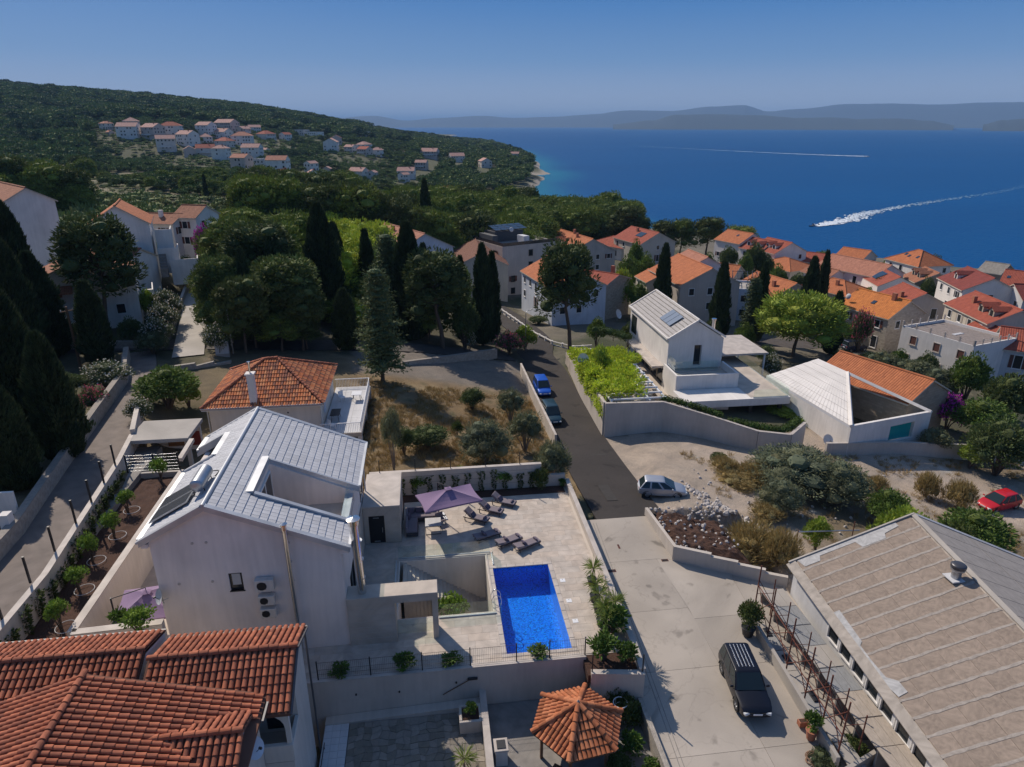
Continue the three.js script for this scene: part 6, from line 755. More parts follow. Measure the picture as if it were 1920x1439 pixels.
  if (o.rails) for (const s of [-1,1]) mesh('roof_rail', join(bar([r0 + .15, yr + .07, s * (wr - .1)],[r1 - .1, yr + .07, s * (wr - .1)],.02,6), bar([r0 + .15, yr, s * (wr - .1)],[r0 + .15, yr + .07, s * (wr - .1)],.02,5), bar([r1 - .1, yr, s * (wr - .1)],[r1 - .1, yr + .07, s * (wr - .1)],.02,5)), MAT.galv, t); if (o.ribs) for (let k = -2; k <= 2; k++) mesh('roof_rib', rbox(r1 - r0 - .5,.015,.05,.006).translate((r0 + r1) / 2 - .05, yr + .075 - Math.abs(k) * .01, k * .2), MAT.galv, t);
  if (o.spare) { const w = mesh('spare_wheel', ty, MAT.rubber, t); w.rotation.y = PI / 2; w.position.set(rl - .12,.85,0); mesh('rim', rm, MAT.galv, w); }
  return t;
}
function smooth(g, ang) { // crease-aware normals
  const p = g.attributes.position, map = new Map(), key = (i) => [p.getX(i), p.getY(i), p.getZ(i)].map((v) => Math.round(v * 1e4)).join(), fn = []; for (let i = 0; i < p.count; i += 3) { const a = V().fromBufferAttribute(p, i), b = V().fromBufferAttribute(p, i + 1), c = V().fromBufferAttribute(p, i + 2); fn.push(b.sub(a).cross(c.sub(a))); } for (let i = 0; i < p.count; i++) { const k = key(i); if (!map.has(k)) map.set(k, []); map.get(k).push(Math.floor(i / 3)); } const n = new Float32Array(p.count * 3); for (let i = 0; i < p.count; i++) { const me = fn[Math.floor(i / 3)].clone().normalize(), s = V(); for (const f of map.get(key(i))) if (fn[f].clone().normalize().dot(me) > Math.cos(ang)) s.add(fn[f]); s.normalize(); n.set([s.x, s.y, s.z],3 * i); } g.setAttribute('normal', new THREE.BufferAttribute(n, 3)); return g;
}
const suv = { s: [[-2.2,.72,.45,.85,.98],[-2.12,.84,.36,.95,1.04],[-1.3,.9,.3,1.0,1.08],[0,.91,.28,1.0,1.06],[.9,.9,.28,.98,1.04],[1.2,.88,.3,.93,1.0],[1.9,.85,.34,.84,.92],[2.12,.78,.38,.74,.82],[2.2,.68,.42,.66,.72]], cab: { x0: -2.08, x1: 1.02, r0: -1.95, r1: .28, wb: .86, wr: .7, yb: 1.02, yr: 1.66 }, axles: [-1.3,1.32], wr: .37, track: .79, split: [.3,.64], rails: false, ribs: true, spare: true, paint: paint([.002,.0025,.008],.0), bumper: paint([.012,.012,.016],.1) };
car('offroad_car', 'dark navy off-road car with ribbed roof parked on the concrete drive', suv, [12.75, driveY(-2.4) + .0,2.5], R(-90 - 7));
const hatch = { s: [[-1.95,.7,.42,.78,.88],[-1.88,.8,.34,.86,.94],[-1.1,.85,.26,.92,.97],[0,.86,.24,.9,.94],[.8,.85,.24,.88,.92],[1.1,.84,.26,.84,.9],[1.65,.79,.3,.72,.8],[1.92,.68,.34,.62,.68],[2.0,.55,.38,.56,.6]], cab: { x0: -1.88, x1: 1.1, r0: -1.42, r1: .15, wb: .81, wr: .6, yb: .9, yr: 1.46 }, axles: [-1.22,1.26], wr: .31, track: .72, split: [.3,.66] };
{ const p = atY(1240,922,.05); car('silver_hatchback', 'silver hatchback parked on the pale gravel beside the asphalt street', { ...hatch, paint: paint([.42,.44,.48],.6) }, [p.x, groundAt(p.x, p.z) + .02, p.z], R(-14)); }
{ const p = atT(1868,962,62); car('red_car', 'red hatchback parked on rough ground at the far end of the bushes', { ...hatch, paint: paint([.5,.012,.02],.1) }, [p.x, groundAt(p.x, p.z) + .02, p.z], R(180 + 12)); }
const van = { s: [[-2.05,.75,.42,.95,1.06],[-2.0,.82,.34,1.05,1.12],[-1,.86,.28,1.08,1.14],[0,.87,.26,1.04,1.1],[.8,.86,.26,1.0,1.06],[1.15,.85,.28,.94,1.02],[1.7,.8,.32,.8,.9],[1.95,.7,.36,.68,.76],[2.02,.6,.4,.6,.66]], cab: { x0: -2.0, x1: 1.2, r0: -1.85, r1: .35, wb: .82, wr: .68, yb: 1.06, yr: 1.78 }, axles: [-1.25,1.3], wr: .32, track: .73, split: [.34,.66] };
car('blue_van', 'bright blue small van parked against the street wall', { ...van, paint: paint([.006,.09,.5],.1) }, [10.0,-2.55,-48.2], R(-88)); car('teal_car', 'dark teal people carrier parked in front of the bright blue van', { ...van, paint: paint([.012,.045,.07],.2) }, [9.35,-1.93,-38.4], R(-87));
{ const p = atT(1600,668,112); car('dark_minibus', 'dark blue minibus parked below the pale stone house', { ...van, paint: paint([.012,.02,.05],.3) }, [p.x, groundAt(p.x, p.z) + .02, p.z], R(5)); }
// ---------------------------------------------------------------- houses
const tileRelief = texture(512,512, (u, v) => { const a = (u * 16) % 1, b = (v * 12) % 1; return .15 + .6 * Math.sqrt(Math.max(0,1 - (2 * a - 1) ** 2)) + .22 * b; });
const tileTone = texture(512,512, (u, v) => { const i = Math.floor(u * 16), j = Math.floor(v * 12), n = noise(i * 3.7 + 1, j * 5.3,2) * .6 + .35 * tnoise(u, v, 4,6,4); return [.82 + .45 * n, .8 + .5 * n, .78 + .5 * n]; });
const roofTiles = (c) => { const m = std(c, { map: tileTone, bump: tileRelief, roughness: .9 }); m.map.repeat.set(1 / 4.6,1 / 4.8); m.bumpMap.repeat.set(1 / 4.6,1 / 4.8); m.bumpScale = .085; return m; };
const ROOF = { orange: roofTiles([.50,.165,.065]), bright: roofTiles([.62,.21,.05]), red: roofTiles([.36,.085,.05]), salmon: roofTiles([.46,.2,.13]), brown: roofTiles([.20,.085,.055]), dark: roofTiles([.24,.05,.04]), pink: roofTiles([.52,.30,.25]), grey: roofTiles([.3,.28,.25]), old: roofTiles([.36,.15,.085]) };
const masonry = texture(512,512, (u, v) => { const r = Math.floor(v * 24), o = (r % 2) * .5, c = u * 14 + o, i = Math.floor(c), fu = c - i, fv = v * 24 - r, n = noise((i % 14) * 2.3, r * 1.9,4); return fu < .05 || fv < .1 ? .72 : .9 + .35 * n; });
MAT.masonry = std([.44,.385,.31], { map: masonry, ms: .14, bump: masonry, bs: .14, b: .03 }); MAT.masonry2 = std([.36,.29,.22], { map: masonry, ms: .14, bump: masonry, bs: .14, b: .03 });
const WIN = {}; const winGeo = (w, h) => { const k = w + '_' + h; return WIN[k] ||= { f: join(ring(0,0,-.04, w, h, .09,.1), bx(-w / 2 - .14, w / 2 + .14,-h / 2 - .16,-h / 2 - .09,-.04,.12)), p: bx(-w / 2, w / 2,-h / 2, h / 2,-.02,.012), s: join(bx(-w / 2 - .09 - w / 2,-w / 2 - .1,-h / 2, h / 2,.02,.06), bx(w / 2 + .1, w / 2 + .09 + w / 2,-h / 2, h / 2,.02,.06)) }; };
function roofPlane(P, th = .16) { // P: ridge end, ridge end, eave end, eave end; uv follows the slope
  const A = V(...P[0]), u = V(...P[1]).sub(A); if (u.length() < .05) u.copy(V(...P[2]).sub(V(...P[3]))); u.normalize(); const n = V(...P[2]).sub(A).cross(V(...P[3]).sub(A)).normalize(), v = u.clone().cross(n), top = ext(P.map((p) => [p[0], p[1] - .02, p[2]]), [0,-th, 0]), T3 = [[P[0], P[1], P[2]],[P[0], P[2], P[3]]].filter((f) => V(...f[1]).sub(V(...f[0])).cross(V(...f[2]).sub(V(...f[0]))).length() > .01), g = raw(n.y < 0 ? T3.map((f) => [f[0], f[2], f[1]]) : T3), p = g.attributes.position, uv = g.attributes.uv;
  for (let i = 0; i < p.count; i++) { const d = V().fromBufferAttribute(p, i).sub(A); uv.setXY(i, d.dot(u), d.dot(v)); } return [g, top];
}
// one roofed block of a house; local frame: ridge along x
function block(t, o) {
  const { x = 0, z = 0, w, d, h, y0 = -3, rise = 2, type = 'gable', turn = 0, wall = MAT.offwhite, roof = ROOF.orange, over = .35, win = true, seed = 1, far = false, shut = .35, skip = .38, tone = 0 } = o, r = rng(seed * 77 + 5), c = Math.cos(turn), s = Math.sin(turn), mv = (g) => { if (turn) g.rotateY(turn); return g.translate(x, 0, z); };
  const cam = t.worldToLocal(CAM.clone()), W = w / 2, D = d / 2, put = (name, g, m, par) => mesh(name, mv(g), m, par || t);
  const flat = type === 'flat', gab = type === 'gable';
  if (gab) put('wall', ext([[-W, y0,-D],[-W, h, -D],[-W, h + rise - .1,0],[-W, h, D],[-W, y0, D]],[w, 0,0]), wall); else put('wall', bx(-W, W, y0, h, -D, D), wall);
  let rf;
  if (!flat) {
    const k = rise / D, e = h - over * k, X = W + (gab ? over * .6 : over), Z = D + over, hx = gab ? X : Math.max(0, W - D), R0 = [-hx, h + rise, 0], R1 = [hx, h + rise, 0];
    const S = gab ? [[R0, R1,[X, e, Z],[-X, e, Z]],[R1, R0,[-X, e, -Z],[X, e, -Z]]] : [[R0, R1,[X, e, Z],[-X, e, Z]],[R1, R0,[-X, e, -Z],[X, e, -Z]],[R1, R1,[X, e, -Z],[X, e, Z]],[R0, R0,[-X, e, Z],[-X, e, -Z]]];
    const planes = S.map((P) => roofPlane(P[0] === P[1] ? [P[0],[P[0][0], P[0][1], P[0][2] + .001], P[2], P[3]] : P)); rf = put('roof', join(planes.map((q) => q[0])), roof); put('eave', join(planes.map((q) => q[1])), MAT.cream, rf);
    const caps = []; if (hx > .1) caps.push(bar([-hx, h + rise + .02,0],[hx, h + rise + .02,0],.13,6)); if (!gab) for (const [sx, sz] of [[1,1],[1,-1],[-1,1],[-1,-1]]) caps.push(bar([sx * hx, h + rise + .02,0],[sx * X, e + .03, sz * Z],.11,6)); put('ridge_tiles', join(caps), roof, rf);
    if (o.chim) for (const [cx, cz, ch = 1.1] of o.chim) { const cy = h + rise - Math.abs(cz) * k; const m = put('chimney', bx(cx - .32, cx + .32, cy - .5, cy + ch, cz - .28, cz + .28), o.chimMat || MAT.terracotta, rf); }
    if (o.solar) { const [cx, cz, sw, sd] = o.solar, sg = Math.sign(cz), yy = (q) => h + rise - q * k + .08; put('solar_panel', ext([[cx - sw / 2, yy(Math.abs(cz) - sd / 2), cz - sg * sd / 2],[cx + sw / 2, yy(Math.abs(cz) - sd / 2), cz - sg * sd / 2],[cx + sw / 2, yy(Math.abs(cz) + sd / 2), cz + sg * sd / 2],[cx - sw / 2, yy(Math.abs(cz) + sd / 2), cz + sg * sd / 2]],[0,.06,0]), MAT.bluepane, rf); }
    if (o.sky) for (const [cx, cz] of o.sky) { const yy = h + rise - Math.abs(cz) * k; put('skylight', rbox(.7,.08,.9,.03).rotateX(Math.sign(cz) * Math.atan(k)).translate(cx, yy + .06, cz), MAT.bluepane, rf); }
    if (o.dorm) for (const cx of o.dorm.at) { const sg = o.dorm.side || 1, zf = sg * D * .72, yb = h + rise - D * .72 * k, zt = sg * D * .1; const dm = put('dormer', ext([[cx - .7, yb - .2, zf],[cx + .7, yb - .2, zf],[cx + .7, yb + 1.0, zf],[cx, yb + 1.5, zf],[cx - .7, yb + 1.0, zf]],[0,0,-sg * D * .6]), o.dorm.wall || MAT.white, rf); put('dormer_roof', join(roofPlane([[cx, yb + 1.62, zf + sg * .2],[cx, yb + 1.62, zt],[cx - .95, yb + .98, zt],[cx - .95, yb + .98, zf + sg * .2]],.08), roofPlane([[cx, yb + 1.62, zt],[cx, yb + 1.62, zf + sg * .2],[cx + .95, yb + .98, zf + sg * .2],[cx + .95, yb + .98, zt]],.08)), roof, rf); put('dormer_window', bx(cx - .36, cx + .36, yb + .05, yb + .95, zf - .01 * sg, zf + .04 * sg), MAT.pane, rf); }
  } else { put('parapet', join(bx(-W, W, h, h + .45, D - .2, D), bx(-W, W, h, h + .45,-D, -D + .2), bx(-W, -W + .2, h, h + .45,-D + .2, D - .2), bx(W - .2, W, h, h + .45,-D + .2, D - .2)), o.parapet || wall); put('roof_deck', bx(-W + .21, W - .21, h, h + .06,-D + .21, D - .21), o.deck || MAT.concrete); }
  if (win) for (const [nx, nz, len, off] of [[0,1, w, D],[0,-1, w, D],[1,0, d, W],[-1,0, d, W]]) {
    const gx = nx * c + nz * s, gz = -nx * s + nz * c; if ((cam.x - x) * gx + (cam.z - z) * gz < off + 1) continue; if (o.blank && o.blank(nx, nz)) continue;
    const nf = Math.max(1, Math.min(o.floors || 2, Math.floor((h - (o.low ?? 0)) / 2.7))), nc = Math.max(1, Math.round((len - .8) / (o.pitch || 3.3)));
    for (let f = 0; f < nf; f++) for (let k = 0; k < nc; k++) { if (r() < skip) continue; const px = (k + .5 - nc / 2) * (len - .8) / nc, py = h - 1.45 - f * 2.75, tall = !far && r() < .2, G = winGeo(far ? 1.1 : .95, tall ? 1.9 : 1.2), lx = nx * (off + .005) + (nz ? px * nz : 0), lz = nz * (off + .005) + (nx ? -px * nx : 0), m = far ? mesh('window', G.p, MAT.pane, t) : mesh('window', G.f, o.frame || MAT.whiteframe, t); m.position.set(x + lx * c + lz * s, py - (tall ? .35 : 0), z - lx * s + lz * c); m.rotation.y = Math.atan2(gx, gz); if (!far) { mesh('pane', G.p, MAT.pane, m); if (r() < shut) mesh('shutter', tall ? winGeo(.95,1.9).s : G.s, o.shutMat || MAT.shutter, m); } }
  }
  return t;
}
// a house whose ridge is seen from one picture point to another, the first at depth t
function hs(label, x1, y1, x2, y2, t, d, o = {}) { // o.hw: wall height; the depth follows from it
  const q0 = o.hw ?? 6, r0 = o.rise || d * .24; let best = 1e9, t1 = t; if (q0) for (let k = .72; k < 1.6; k += .02) { const p = atT((x1 + x2) / 2, (y1 + y2) / 2, t * k), e = Math.abs(p.y - r0 * k - q0 - groundAt(p.x, p.z)) + Math.abs(k - 1) * 1.5; if (e < best) { best = e; t1 = t * k; } } d *= t1 / t; o = { ...o, rise: r0 * t1 / t }; t = t1;
  const A = atT(x1, y1, t), B = atY(x2, y2, A.y), M = A.clone().add(B).multiplyScalar(.5), L = Math.hypot(B.x - A.x, B.z - A.z), yaw = o.yaw !== undefined ? R(o.yaw) : -Math.atan2(B.z - A.z, B.x - A.x), rise = o.rise || d * .24, g = groundAt(M.x, M.z), base = Math.min(g, A.y - rise - (o.hmin || 2.8));
  const th = thing(o.name || 'house', label, 'house', [M.x, base, M.z], yaw, o.group); th.updateMatrixWorld(); block(th, { ...o, w: o.w || (o.type === 'hip' ? L + d : L), d, h: A.y - rise - base, rise, seed: Math.round(x1 * 3 + y1) }); th.userData.h = A.y - rise - base; return th;
}
// a flat-roofed block from three picture points on its roof at height y: front corner, its neighbour, the other neighbour
function fb(label, p0, p1, p2, y, o = {}) { const a = atY(...p0, y), b = atY(...p1, y), c = atY(...p2, y), w = a.distanceTo(b), yaw = -Math.atan2(b.z - a.z, b.x - a.x), d = Math.abs((c.x - a.x) * Math.sin(yaw) + (c.z - a.z) * Math.cos(yaw)), m = a.clone().add(b).multiplyScalar(.5), x = m.x - Math.sin(yaw) * d / 2, z = m.z - Math.cos(yaw) * d / 2, g = Math.min(groundAt(x, z), y - 3); const t = thing(o.name || 'house', label, o.cat || 'house', [x, g, z], yaw); t.updateMatrixWorld(); block(t, { ...o, type: 'flat', w, d, h: y - g, seed: p0[0] }); t.userData.dim = [w, d, y - g]; return t; }

// ---- right-hand town
hs('pale blue walled house with orange roof and lower wing beside the tall fir', 1025,480,1088,511,116,9, { hw: 7, wall: MAT.bluewhite, floors: 2, sky: [[-1,2.4]], name: 'town_house' });
{ const t = hs('stone terraced wing with a flat roof terrace and red lean-to roof behind the tall fir', 1096,505,1160,515,121,8, { hw: 7, wall: MAT.masonry, roof: ROOF.red, floors: 2, rise: 1.2, chim: [[2,-1,1.6]], win: false, name: 'town_house' }); const h = t.userData.h; for (const y of [h - 2.4, h - 5.2]) { mesh('loggia', bx(.6,3.6, y, y + 1.5,4.0,4.06), MAT.pane, t); mesh('loggia_rail', bx(.5,3.7, y - .3, y + .4,4.02,4.1), MAT.masonry, t); } }
{ const t = fb('pale modern apartment block with a dark roof deck and solar panels', [942,467],[1046,456],[897,440],3.3, { wall: MAT.greywall, floors: 4, pitch: 4.6, frame: MAT.darkframe, skip: .1, deck: MAT.darkconc, name: 'apartment_block' }), [w, d, h] = t.userData.dim;
  mesh('roof_house', cbx(-w * .3, w * .22, h, h + 2.4,-d * .3, d * .1), std([.07,.07,.075]), t); for (let i = 0; i < 5; i++) for (let j = 0; j < 3; j++) mesh('solar_panel', ext([[-w * .28 + i * 1.75, h + 2.7 + .25 * j, d * .1 - j * 1.3],[-w * .28 + i * 1.75 + 1.6, h + 2.7 + .25 * j, d * .1 - j * 1.3],[-w * .28 + i * 1.75 + 1.6, h + 2.92 + .25 * j, d * .1 - j * 1.3 - 1.15],[-w * .28 + i * 1.75, h + 2.92 + .25 * j, d * .1 - j * 1.3 - 1.15]],[0,.05,0]), MAT.bluepane, t); mesh('cooling_box', cbx(-w * .42,-w * .33, h, h + 1.9,-d * .1, d * .2), std([.1,.1,.1]), t); mesh('cooling_box', cbx(w * .02, w * .12, h, h + 1.7, d * .2, d * .34), MAT.palegrey, t); mesh('glass_parapet', join(bx(-w / 2 + .1, w / 2 - .1, h + .45, h + 1.2, d / 2 - .12, d / 2 - .1), bx(-w / 2 + .1,-w / 2 + .12, h + .45, h + 1.2,-d / 2 + .1, d / 2 - .1)), std([.03,.035,.04], { roughness: .2 }), t); mesh('dish', new THREE.SphereGeometry(.7,12,5,0,6.3,0,.9).rotateX(1.2).translate(-w * .1, h + 2.9, d * .2).toNonIndexed(), MAT.palegrey, t); }
hs('small house with dark brown roof left of the modern apartment block', 888,440,903,474,150,10, { roof: ROOF.brown, wall: MAT.cream, floors: 2, name: 'town_house' });
hs('white house with salmon roof half hidden behind the tall broad cypress', 722,418,796,438,140,12, { hw: 8, roof: ROOF.salmon, wall: MAT.bluewhite, chim: [[-2,1.5]], floors: 3, name: 'town_house' });
hs('grey house with red roof, chimneys and a shaded gable beyond the apartment block', 1052,430,1112,448,166,12, { roof: ROOF.orange, wall: MAT.greywall, dorm: { at: [-2.5,.5] }, chim: [[2.5,1],[-1,0]], name: 'town_house' });
hs('orange roofed house with two pale solar panels near the shore pines', 1184,424,1236,436,188,11, { wall: MAT.cream, roof: ROOF.red, solar: [2,2.6,3,2], chim: [[-1.5,1.5]], name: 'town_house' });
hs('low white house with hipped red roof next to the solar panel house', 1150,442,1176,446,176,9, { hw: 4, type: 'hip', roof: ROOF.red, wall: MAT.white, rise: 1.8, name: 'town_house' });
{ const t = hs('big grey stone house with an orange roof and gable between two cypresses', 1272,476,1336,503,128,11, { hw: 7.5, wall: MAT.greywall, floors: 3, pitch: 4, name: 'town_house' }); block(t, { x: -9, z: -5, w: 9, d: 9, h: t.userData.h + .3, rise: 2.2, roof: ROOF.salmon, wall: MAT.white, seed: 9 }); block(t, { x: -6, z: 5.5, w: 6, d: 5, h: t.userData.h - 1.6, rise: 1.2, roof: ROOF.orange, wall: MAT.cream, seed: 8 }); }
hs('long orange roof running behind the big grey stone house', 1300,488,1388,498,142,8, { wall: MAT.cream, name: 'town_house' });
{ const t = fb('small building with a dark pergola frame on its terrace beside a cypress', [1372,545],[1420,548],[1362,528],-1, { wall: MAT.bluewhite, floors: 2, name: 'town_house' }), [w, d, h] = t.userData.dim; mesh('pergola', join([0,1,2,3,4,5].map((i) => bx(-w / 2 + i * w / 5 - .05,-w / 2 + i * w / 5 + .05, h + 2.3, h + 2.4,-d / 2, d / 2)), [-1,1].map((s) => bx(-w / 2, w / 2, h + 2.2, h + 2.3, s * (d / 2 - .1) - .05, s * (d / 2 - .1) + .05)), [-1,1].flatMap((s) => [-1,1].map((q) => bx(s * (w / 2 - .1) - .06, s * (w / 2 - .1) + .06, h, h + 2.2, q * (d / 2 - .1) - .06, q * (d / 2 - .1) + .06)))), MAT.darkmetal, t); }
hs('white row house with plain orange roof at the end nearest the pines', 1366,430,1413,438,198,10, { hw: 7, wall: MAT.white, sky: [[1,2]], name: 'row_house' }); hs('white row house with dormers and balconies above the sea', 1412,445,1452,452,194,10, { wall: MAT.white, roof: ROOF.red, dorm: { at: [-1.8,1.8] }, name: 'row_house' }); hs('white row house with red dormers at the seaward end of the row', 1440,445,1486,455,196,11, { wall: MAT.white, roof: ROOF.red, dorm: { at: [0,2.6] }, name: 'row_house' });
hs('bungalow with a hipped orange roof and a seam below the white row houses', 1470,482,1480,484,174,10, { hw: 3.4, type: 'hip', wall: MAT.cream, rise: 2, name: 'town_house' });
hs('orange gabled house with a chimney and dish between the two thin cypresses', 1420,509,1494,531,148,10, { hw: 4.5, wall: MAT.masonry, chim: [[2.5,2.4]], name: 'town_house' });
hs('low house with red roof partly hidden behind the paired cypresses', 1512,472,1550,476,186,9, { hw: 4, roof: ROOF.red, type: 'hip', rise: 1.8, wall: MAT.cream, name: 'town_house' });
{ const t = hs('long low building with a wide dusky red roof', 1562,476,1672,497,182,11, { roof: ROOF.salmon, wall: MAT.white, rise: 2.4, name: 'town_house' }); block(t, { x: -4, z: 7, w: 8, d: 6, h: t.userData.h - 1.2, rise: 1.4, roof: ROOF.old, wall: MAT.white, turn: 0, seed: 5 }); }
hs('small orange gabled house standing right at the water', 1583,463,1634,470,212,9, { hw: 4, wall: MAT.greywall, name: 'town_house' }); hs('isolated white house with a four sided orange roof against the sea', 1722,468,1731,470,196,11, { hw: 6.5, type: 'hip', wall: MAT.white, roof: ROOF.orange, sky: [[-2,2.2],[-.5,2.6],[2.2,2.4]], rise: 3.2, name: 'town_house' });
hs('white modern gabled house with blue solar panels on a red roof', 1650,500,1690,520,160,9, { wall: MAT.white, roof: ROOF.red, solar: [-.5,2,3,2.4], over: .02, name: 'town_house' });
hs('house with a low hipped orange roof and a shaded porch behind the round pine', 1562,521,1584,526,146,9, { hw: 3.6, type: 'hip', wall: MAT.cream, rise: 1.9, chim: [[1.5,2]], name: 'town_house' });
{ const t = hs('stone house with bright orange roof, dish and doorway on the lane', 1613,541,1708,564,114,8.5, { hw: 5.6, wall: MAT.masonry, roof: ROOF.bright, chim: [[2.4,.6]], sky: [[0,2.2]], floors: 2, pitch: 3.4, rise: 2.3, name: 'stone_house' }); mesh('dish', new THREE.SphereGeometry(.65,12,5,0,6.3,0,.9).rotateX(1.3).translate(-4, t.userData.h + 1.4,3.2).toNonIndexed(), MAT.palegrey, t); mesh('porch_wall', bx(-4.5,-1.5,-1,1.6,4.8,5.1), MAT.masonry, t); }
hs('little stone outbuilding with an orange roof beside the flowering bush', 1562,569,1607,590,111,5, { hw: 3.2, wall: MAT.masonry2, roof: ROOF.orange, floors: 1, win: false, name: 'stone_house' });
hs('old stone house with two stone dormers on an orange roof', 1735,500,1762,512,158,9, { wall: MAT.masonry2, roof: ROOF.old, dorm: { at: [-1.4,1.4], wall: MAT.masonry }, pitch: 5, name: 'stone_house' });
{ const t = hs('tall white three storey house with a dark red roof and white dormer', 1815,500,1866,522,140,10, { hw: 9, wall: MAT.white, roof: ROOF.dark, dorm: { at: [-1.6] }, floors: 4, pitch: 3.6, shut: .6, shutMat: MAT.darkmetal, name: 'town_house' }); block(t, { x: 6, z: -8, w: 9, d: 8, h: t.userData.h - .5, rise: 2, roof: ROOF.dark, wall: MAT.palegrey, seed: 4, turn: PI / 2 }); }
hs('house with stepped double red roof and a plain grey gable', 1694,530,1738,550,136,9, { roof: ROOF.red, wall: MAT.greywall, skip: .7, chim: [[1.8,3]], name: 'town_house' });
hs('long cream stone house with dark red roof and two stone dormers', 1830,546,1918,582,118,9, { hw: 6.5, wall: MAT.cream, roof: ROOF.red, dorm: { at: [1.5,4.5], wall: MAT.masonry }, chim: [[-2.5,2.2]], floors: 3, shut: .7, shutMat: MAT.greywood, name: 'town_house' });
{ const t = fb('white house with a wide flat roof terrace, railing and brown shutters', [1826,655],[1906,640],[1717,612],-.2, { wall: MAT.white, win: false, deck: std([.27,.225,.2], { map: blot2, ms: .3 }), name: 'flat_roofed_house' }), [w, d, h] = t.userData.dim; const rl = []; for (let k = 0; k <= 5; k++) for (const [x, z] of [[-w / 2 + k * w / 5, d / 2 - .1],[-w / 2 + .1,-d / 2 + k * d / 5],[-w / 2 + k * w / 5,-d / 2 + .1]]) rl.push(bx(x - .08, x + .08, h + .45, h + 1.25, z - .08, z + .08)); rl.push(bx(-w / 2, w / 2, h + .95, h + 1.0, d / 2 - .12, d / 2 - .08), bx(-w / 2 + .08,-w / 2 + .12, h + .95, h + 1.0,-d / 2, d / 2), bx(-w / 2 + .08,-w / 2 + .12, h + .68, h + .72,-d / 2, d / 2)); mesh('roof_railing', join(rl), MAT.greywall, t); const G = winGeo(.95,1.2); for (const [f, z] of [[0,-d * .3],[0,.4],[0, d * .36],[1,-d * .36],[1, d * .1]]) { const m = mesh('window', G.f, MAT.greywall, t); m.position.set(-w / 2 - .005, h - 1.3 - f * 2.9, z); m.rotation.y = -PI / 2; mesh('pane', G.p, MAT.shutter, m); } mesh('roof_slabs', join([0,1,2].map((i) => cbx(-.9 + i * .7,-.3 + i * .7, h + .07, h + .14,-.3,.3))), MAT.palegrey, t); }
hs('small house with a red roof beside the flat roof terrace', 1836,600,1880,616,106,8, { hw: 4.5, roof: ROOF.red, wall: MAT.white, floors: 1, name: 'town_house' }); hs('house with red roof and skylight cut by the picture edge', 1880,612,1960,622,104,9, { roof: ROOF.red, wall: MAT.palegrey, sky: [[-1,2.4]], floors: 2, name: 'town_house' });
hs('house with a red roof and skylight by the sea at the picture edge', 1888,505,1950,512,152,10, { roof: ROOF.red, wall: MAT.white, sky: [[-2,2.6]], name: 'town_house' }); hs('ruined grey stone roof against the sea near the picture edge', 1850,490,1894,496,182,9, { hw: 4, roof: ROOF.grey, wall: MAT.masonry2, rise: 2, win: false, name: 'stone_house' });
hs('orange roofed house squeezed between the tall white house and the cream house', 1868,545,1912,560,132,8, { roof: ROOF.orange, wall: MAT.cream, name: 'town_house' });
hs('long low stone barn with orange roof behind the white tiled villa', 1578,659,1750,712,88,8, { hw: 3, roof: ROOF.orange, wall: MAT.masonry2, rise: 2.0, win: false, hmin: 2.2, name: 'stone_barn' });
hs('low house with salmon roof among the shore pines', 868,393,905,394,240,10, { hw: 2.5, roof: ROOF.salmon, wall: MAT.cream, hmin: 2, name: 'town_house' }); hs('small orange roof below the modern apartment block', 862,452,890,456,170,8, { hw: 4, roof: ROOF.orange, type: 'hip', wall: MAT.cream, name: 'town_house' }); hs('low house with a dark roof under the pines left of the grove', 512,478,560,484,126,8, { hw: 3, roof: ROOF.brown, wall: MAT.palegrey, hmin: 2, name: 'town_house' });
// ---- left side
{ const t = hs('white gabled house with orange roof above the sloping path', 219,380,219,379,103,8, { hw: 0, yaw: 107, w: 10, wall: MAT.white, roof: ROOF.orange, win: false, rise: 2.6, name: 'gabled_house' }), h = t.userData.h, G = winGeo(1.3,1.3); const m = mesh('window', G.f, MAT.whiteframe, t); m.position.set(-5.02, h - .6,-.6); m.rotation.y = -PI / 2; mesh('pane', G.p, MAT.pane, m); mesh('door', bx(-5.06,-5.0, h - 6, h - 4,1,1.9), MAT.pane, t); mesh('awning', bx(-5.4,-5.0, h - 4.0, h - 3.9,.2,2.6), MAT.greywall, t); for (const [x0, x1, y, z0, z1] of [[-4,0, h - 2.2,4.55,6.8],[-5,-1, h - 4.9,4.55,7.4],[-6,-3, h - 6.6,6,10]]) { mesh('terrace', cbx(x0, x1, y - 3, y, z0, z1), MAT.white, t); mesh('parapet', join(bx(x0, x1, y, y + .9, z1 - .15, z1), bx(x0, x0 + .15, y, y + .9, z0, z1 - .15)), MAT.white, t); } mesh('outside_stairs', join([0,1,2,3,4,5,6,7].map((i) => bx(-7.5 + i * .45,-7.05 + i * .45, h - 8, h - 6.6 + i * .35,4.6,5.6))), MAT.darkconc, t); }
{ const t = hs('low house with brown tiled roof and a lower front wing on the left hillside', 342,384,385,385,124,7, { hw: 0, roof: ROOF.old, wall: MAT.white, floors: 2, name: 'hill_house' }); block(t, { x: -4.5, z: 2.5, w: 7, d: 6, h: t.userData.h - .9, rise: 1.3, roof: ROOF.old, wall: MAT.white, chim: [[0,1]], chimMat: MAT.white, seed: 3 }); }
hs('tall plain white house with red brown roof at the picture edge', -70,326,46,352,122,6.5, { hw: 0, roof: ROOF.old, wall: MAT.white, skip: .75, pitch: 4, rise: 1.8, name: 'hill_house' }); hs('low annexe with a pinkish lean-to roof beside the tall plain white house', 12,416,48,422,118,4, { hw: 0, roof: ROOF.salmon, wall: MAT.white, rise: .9, name: 'hill_house' });
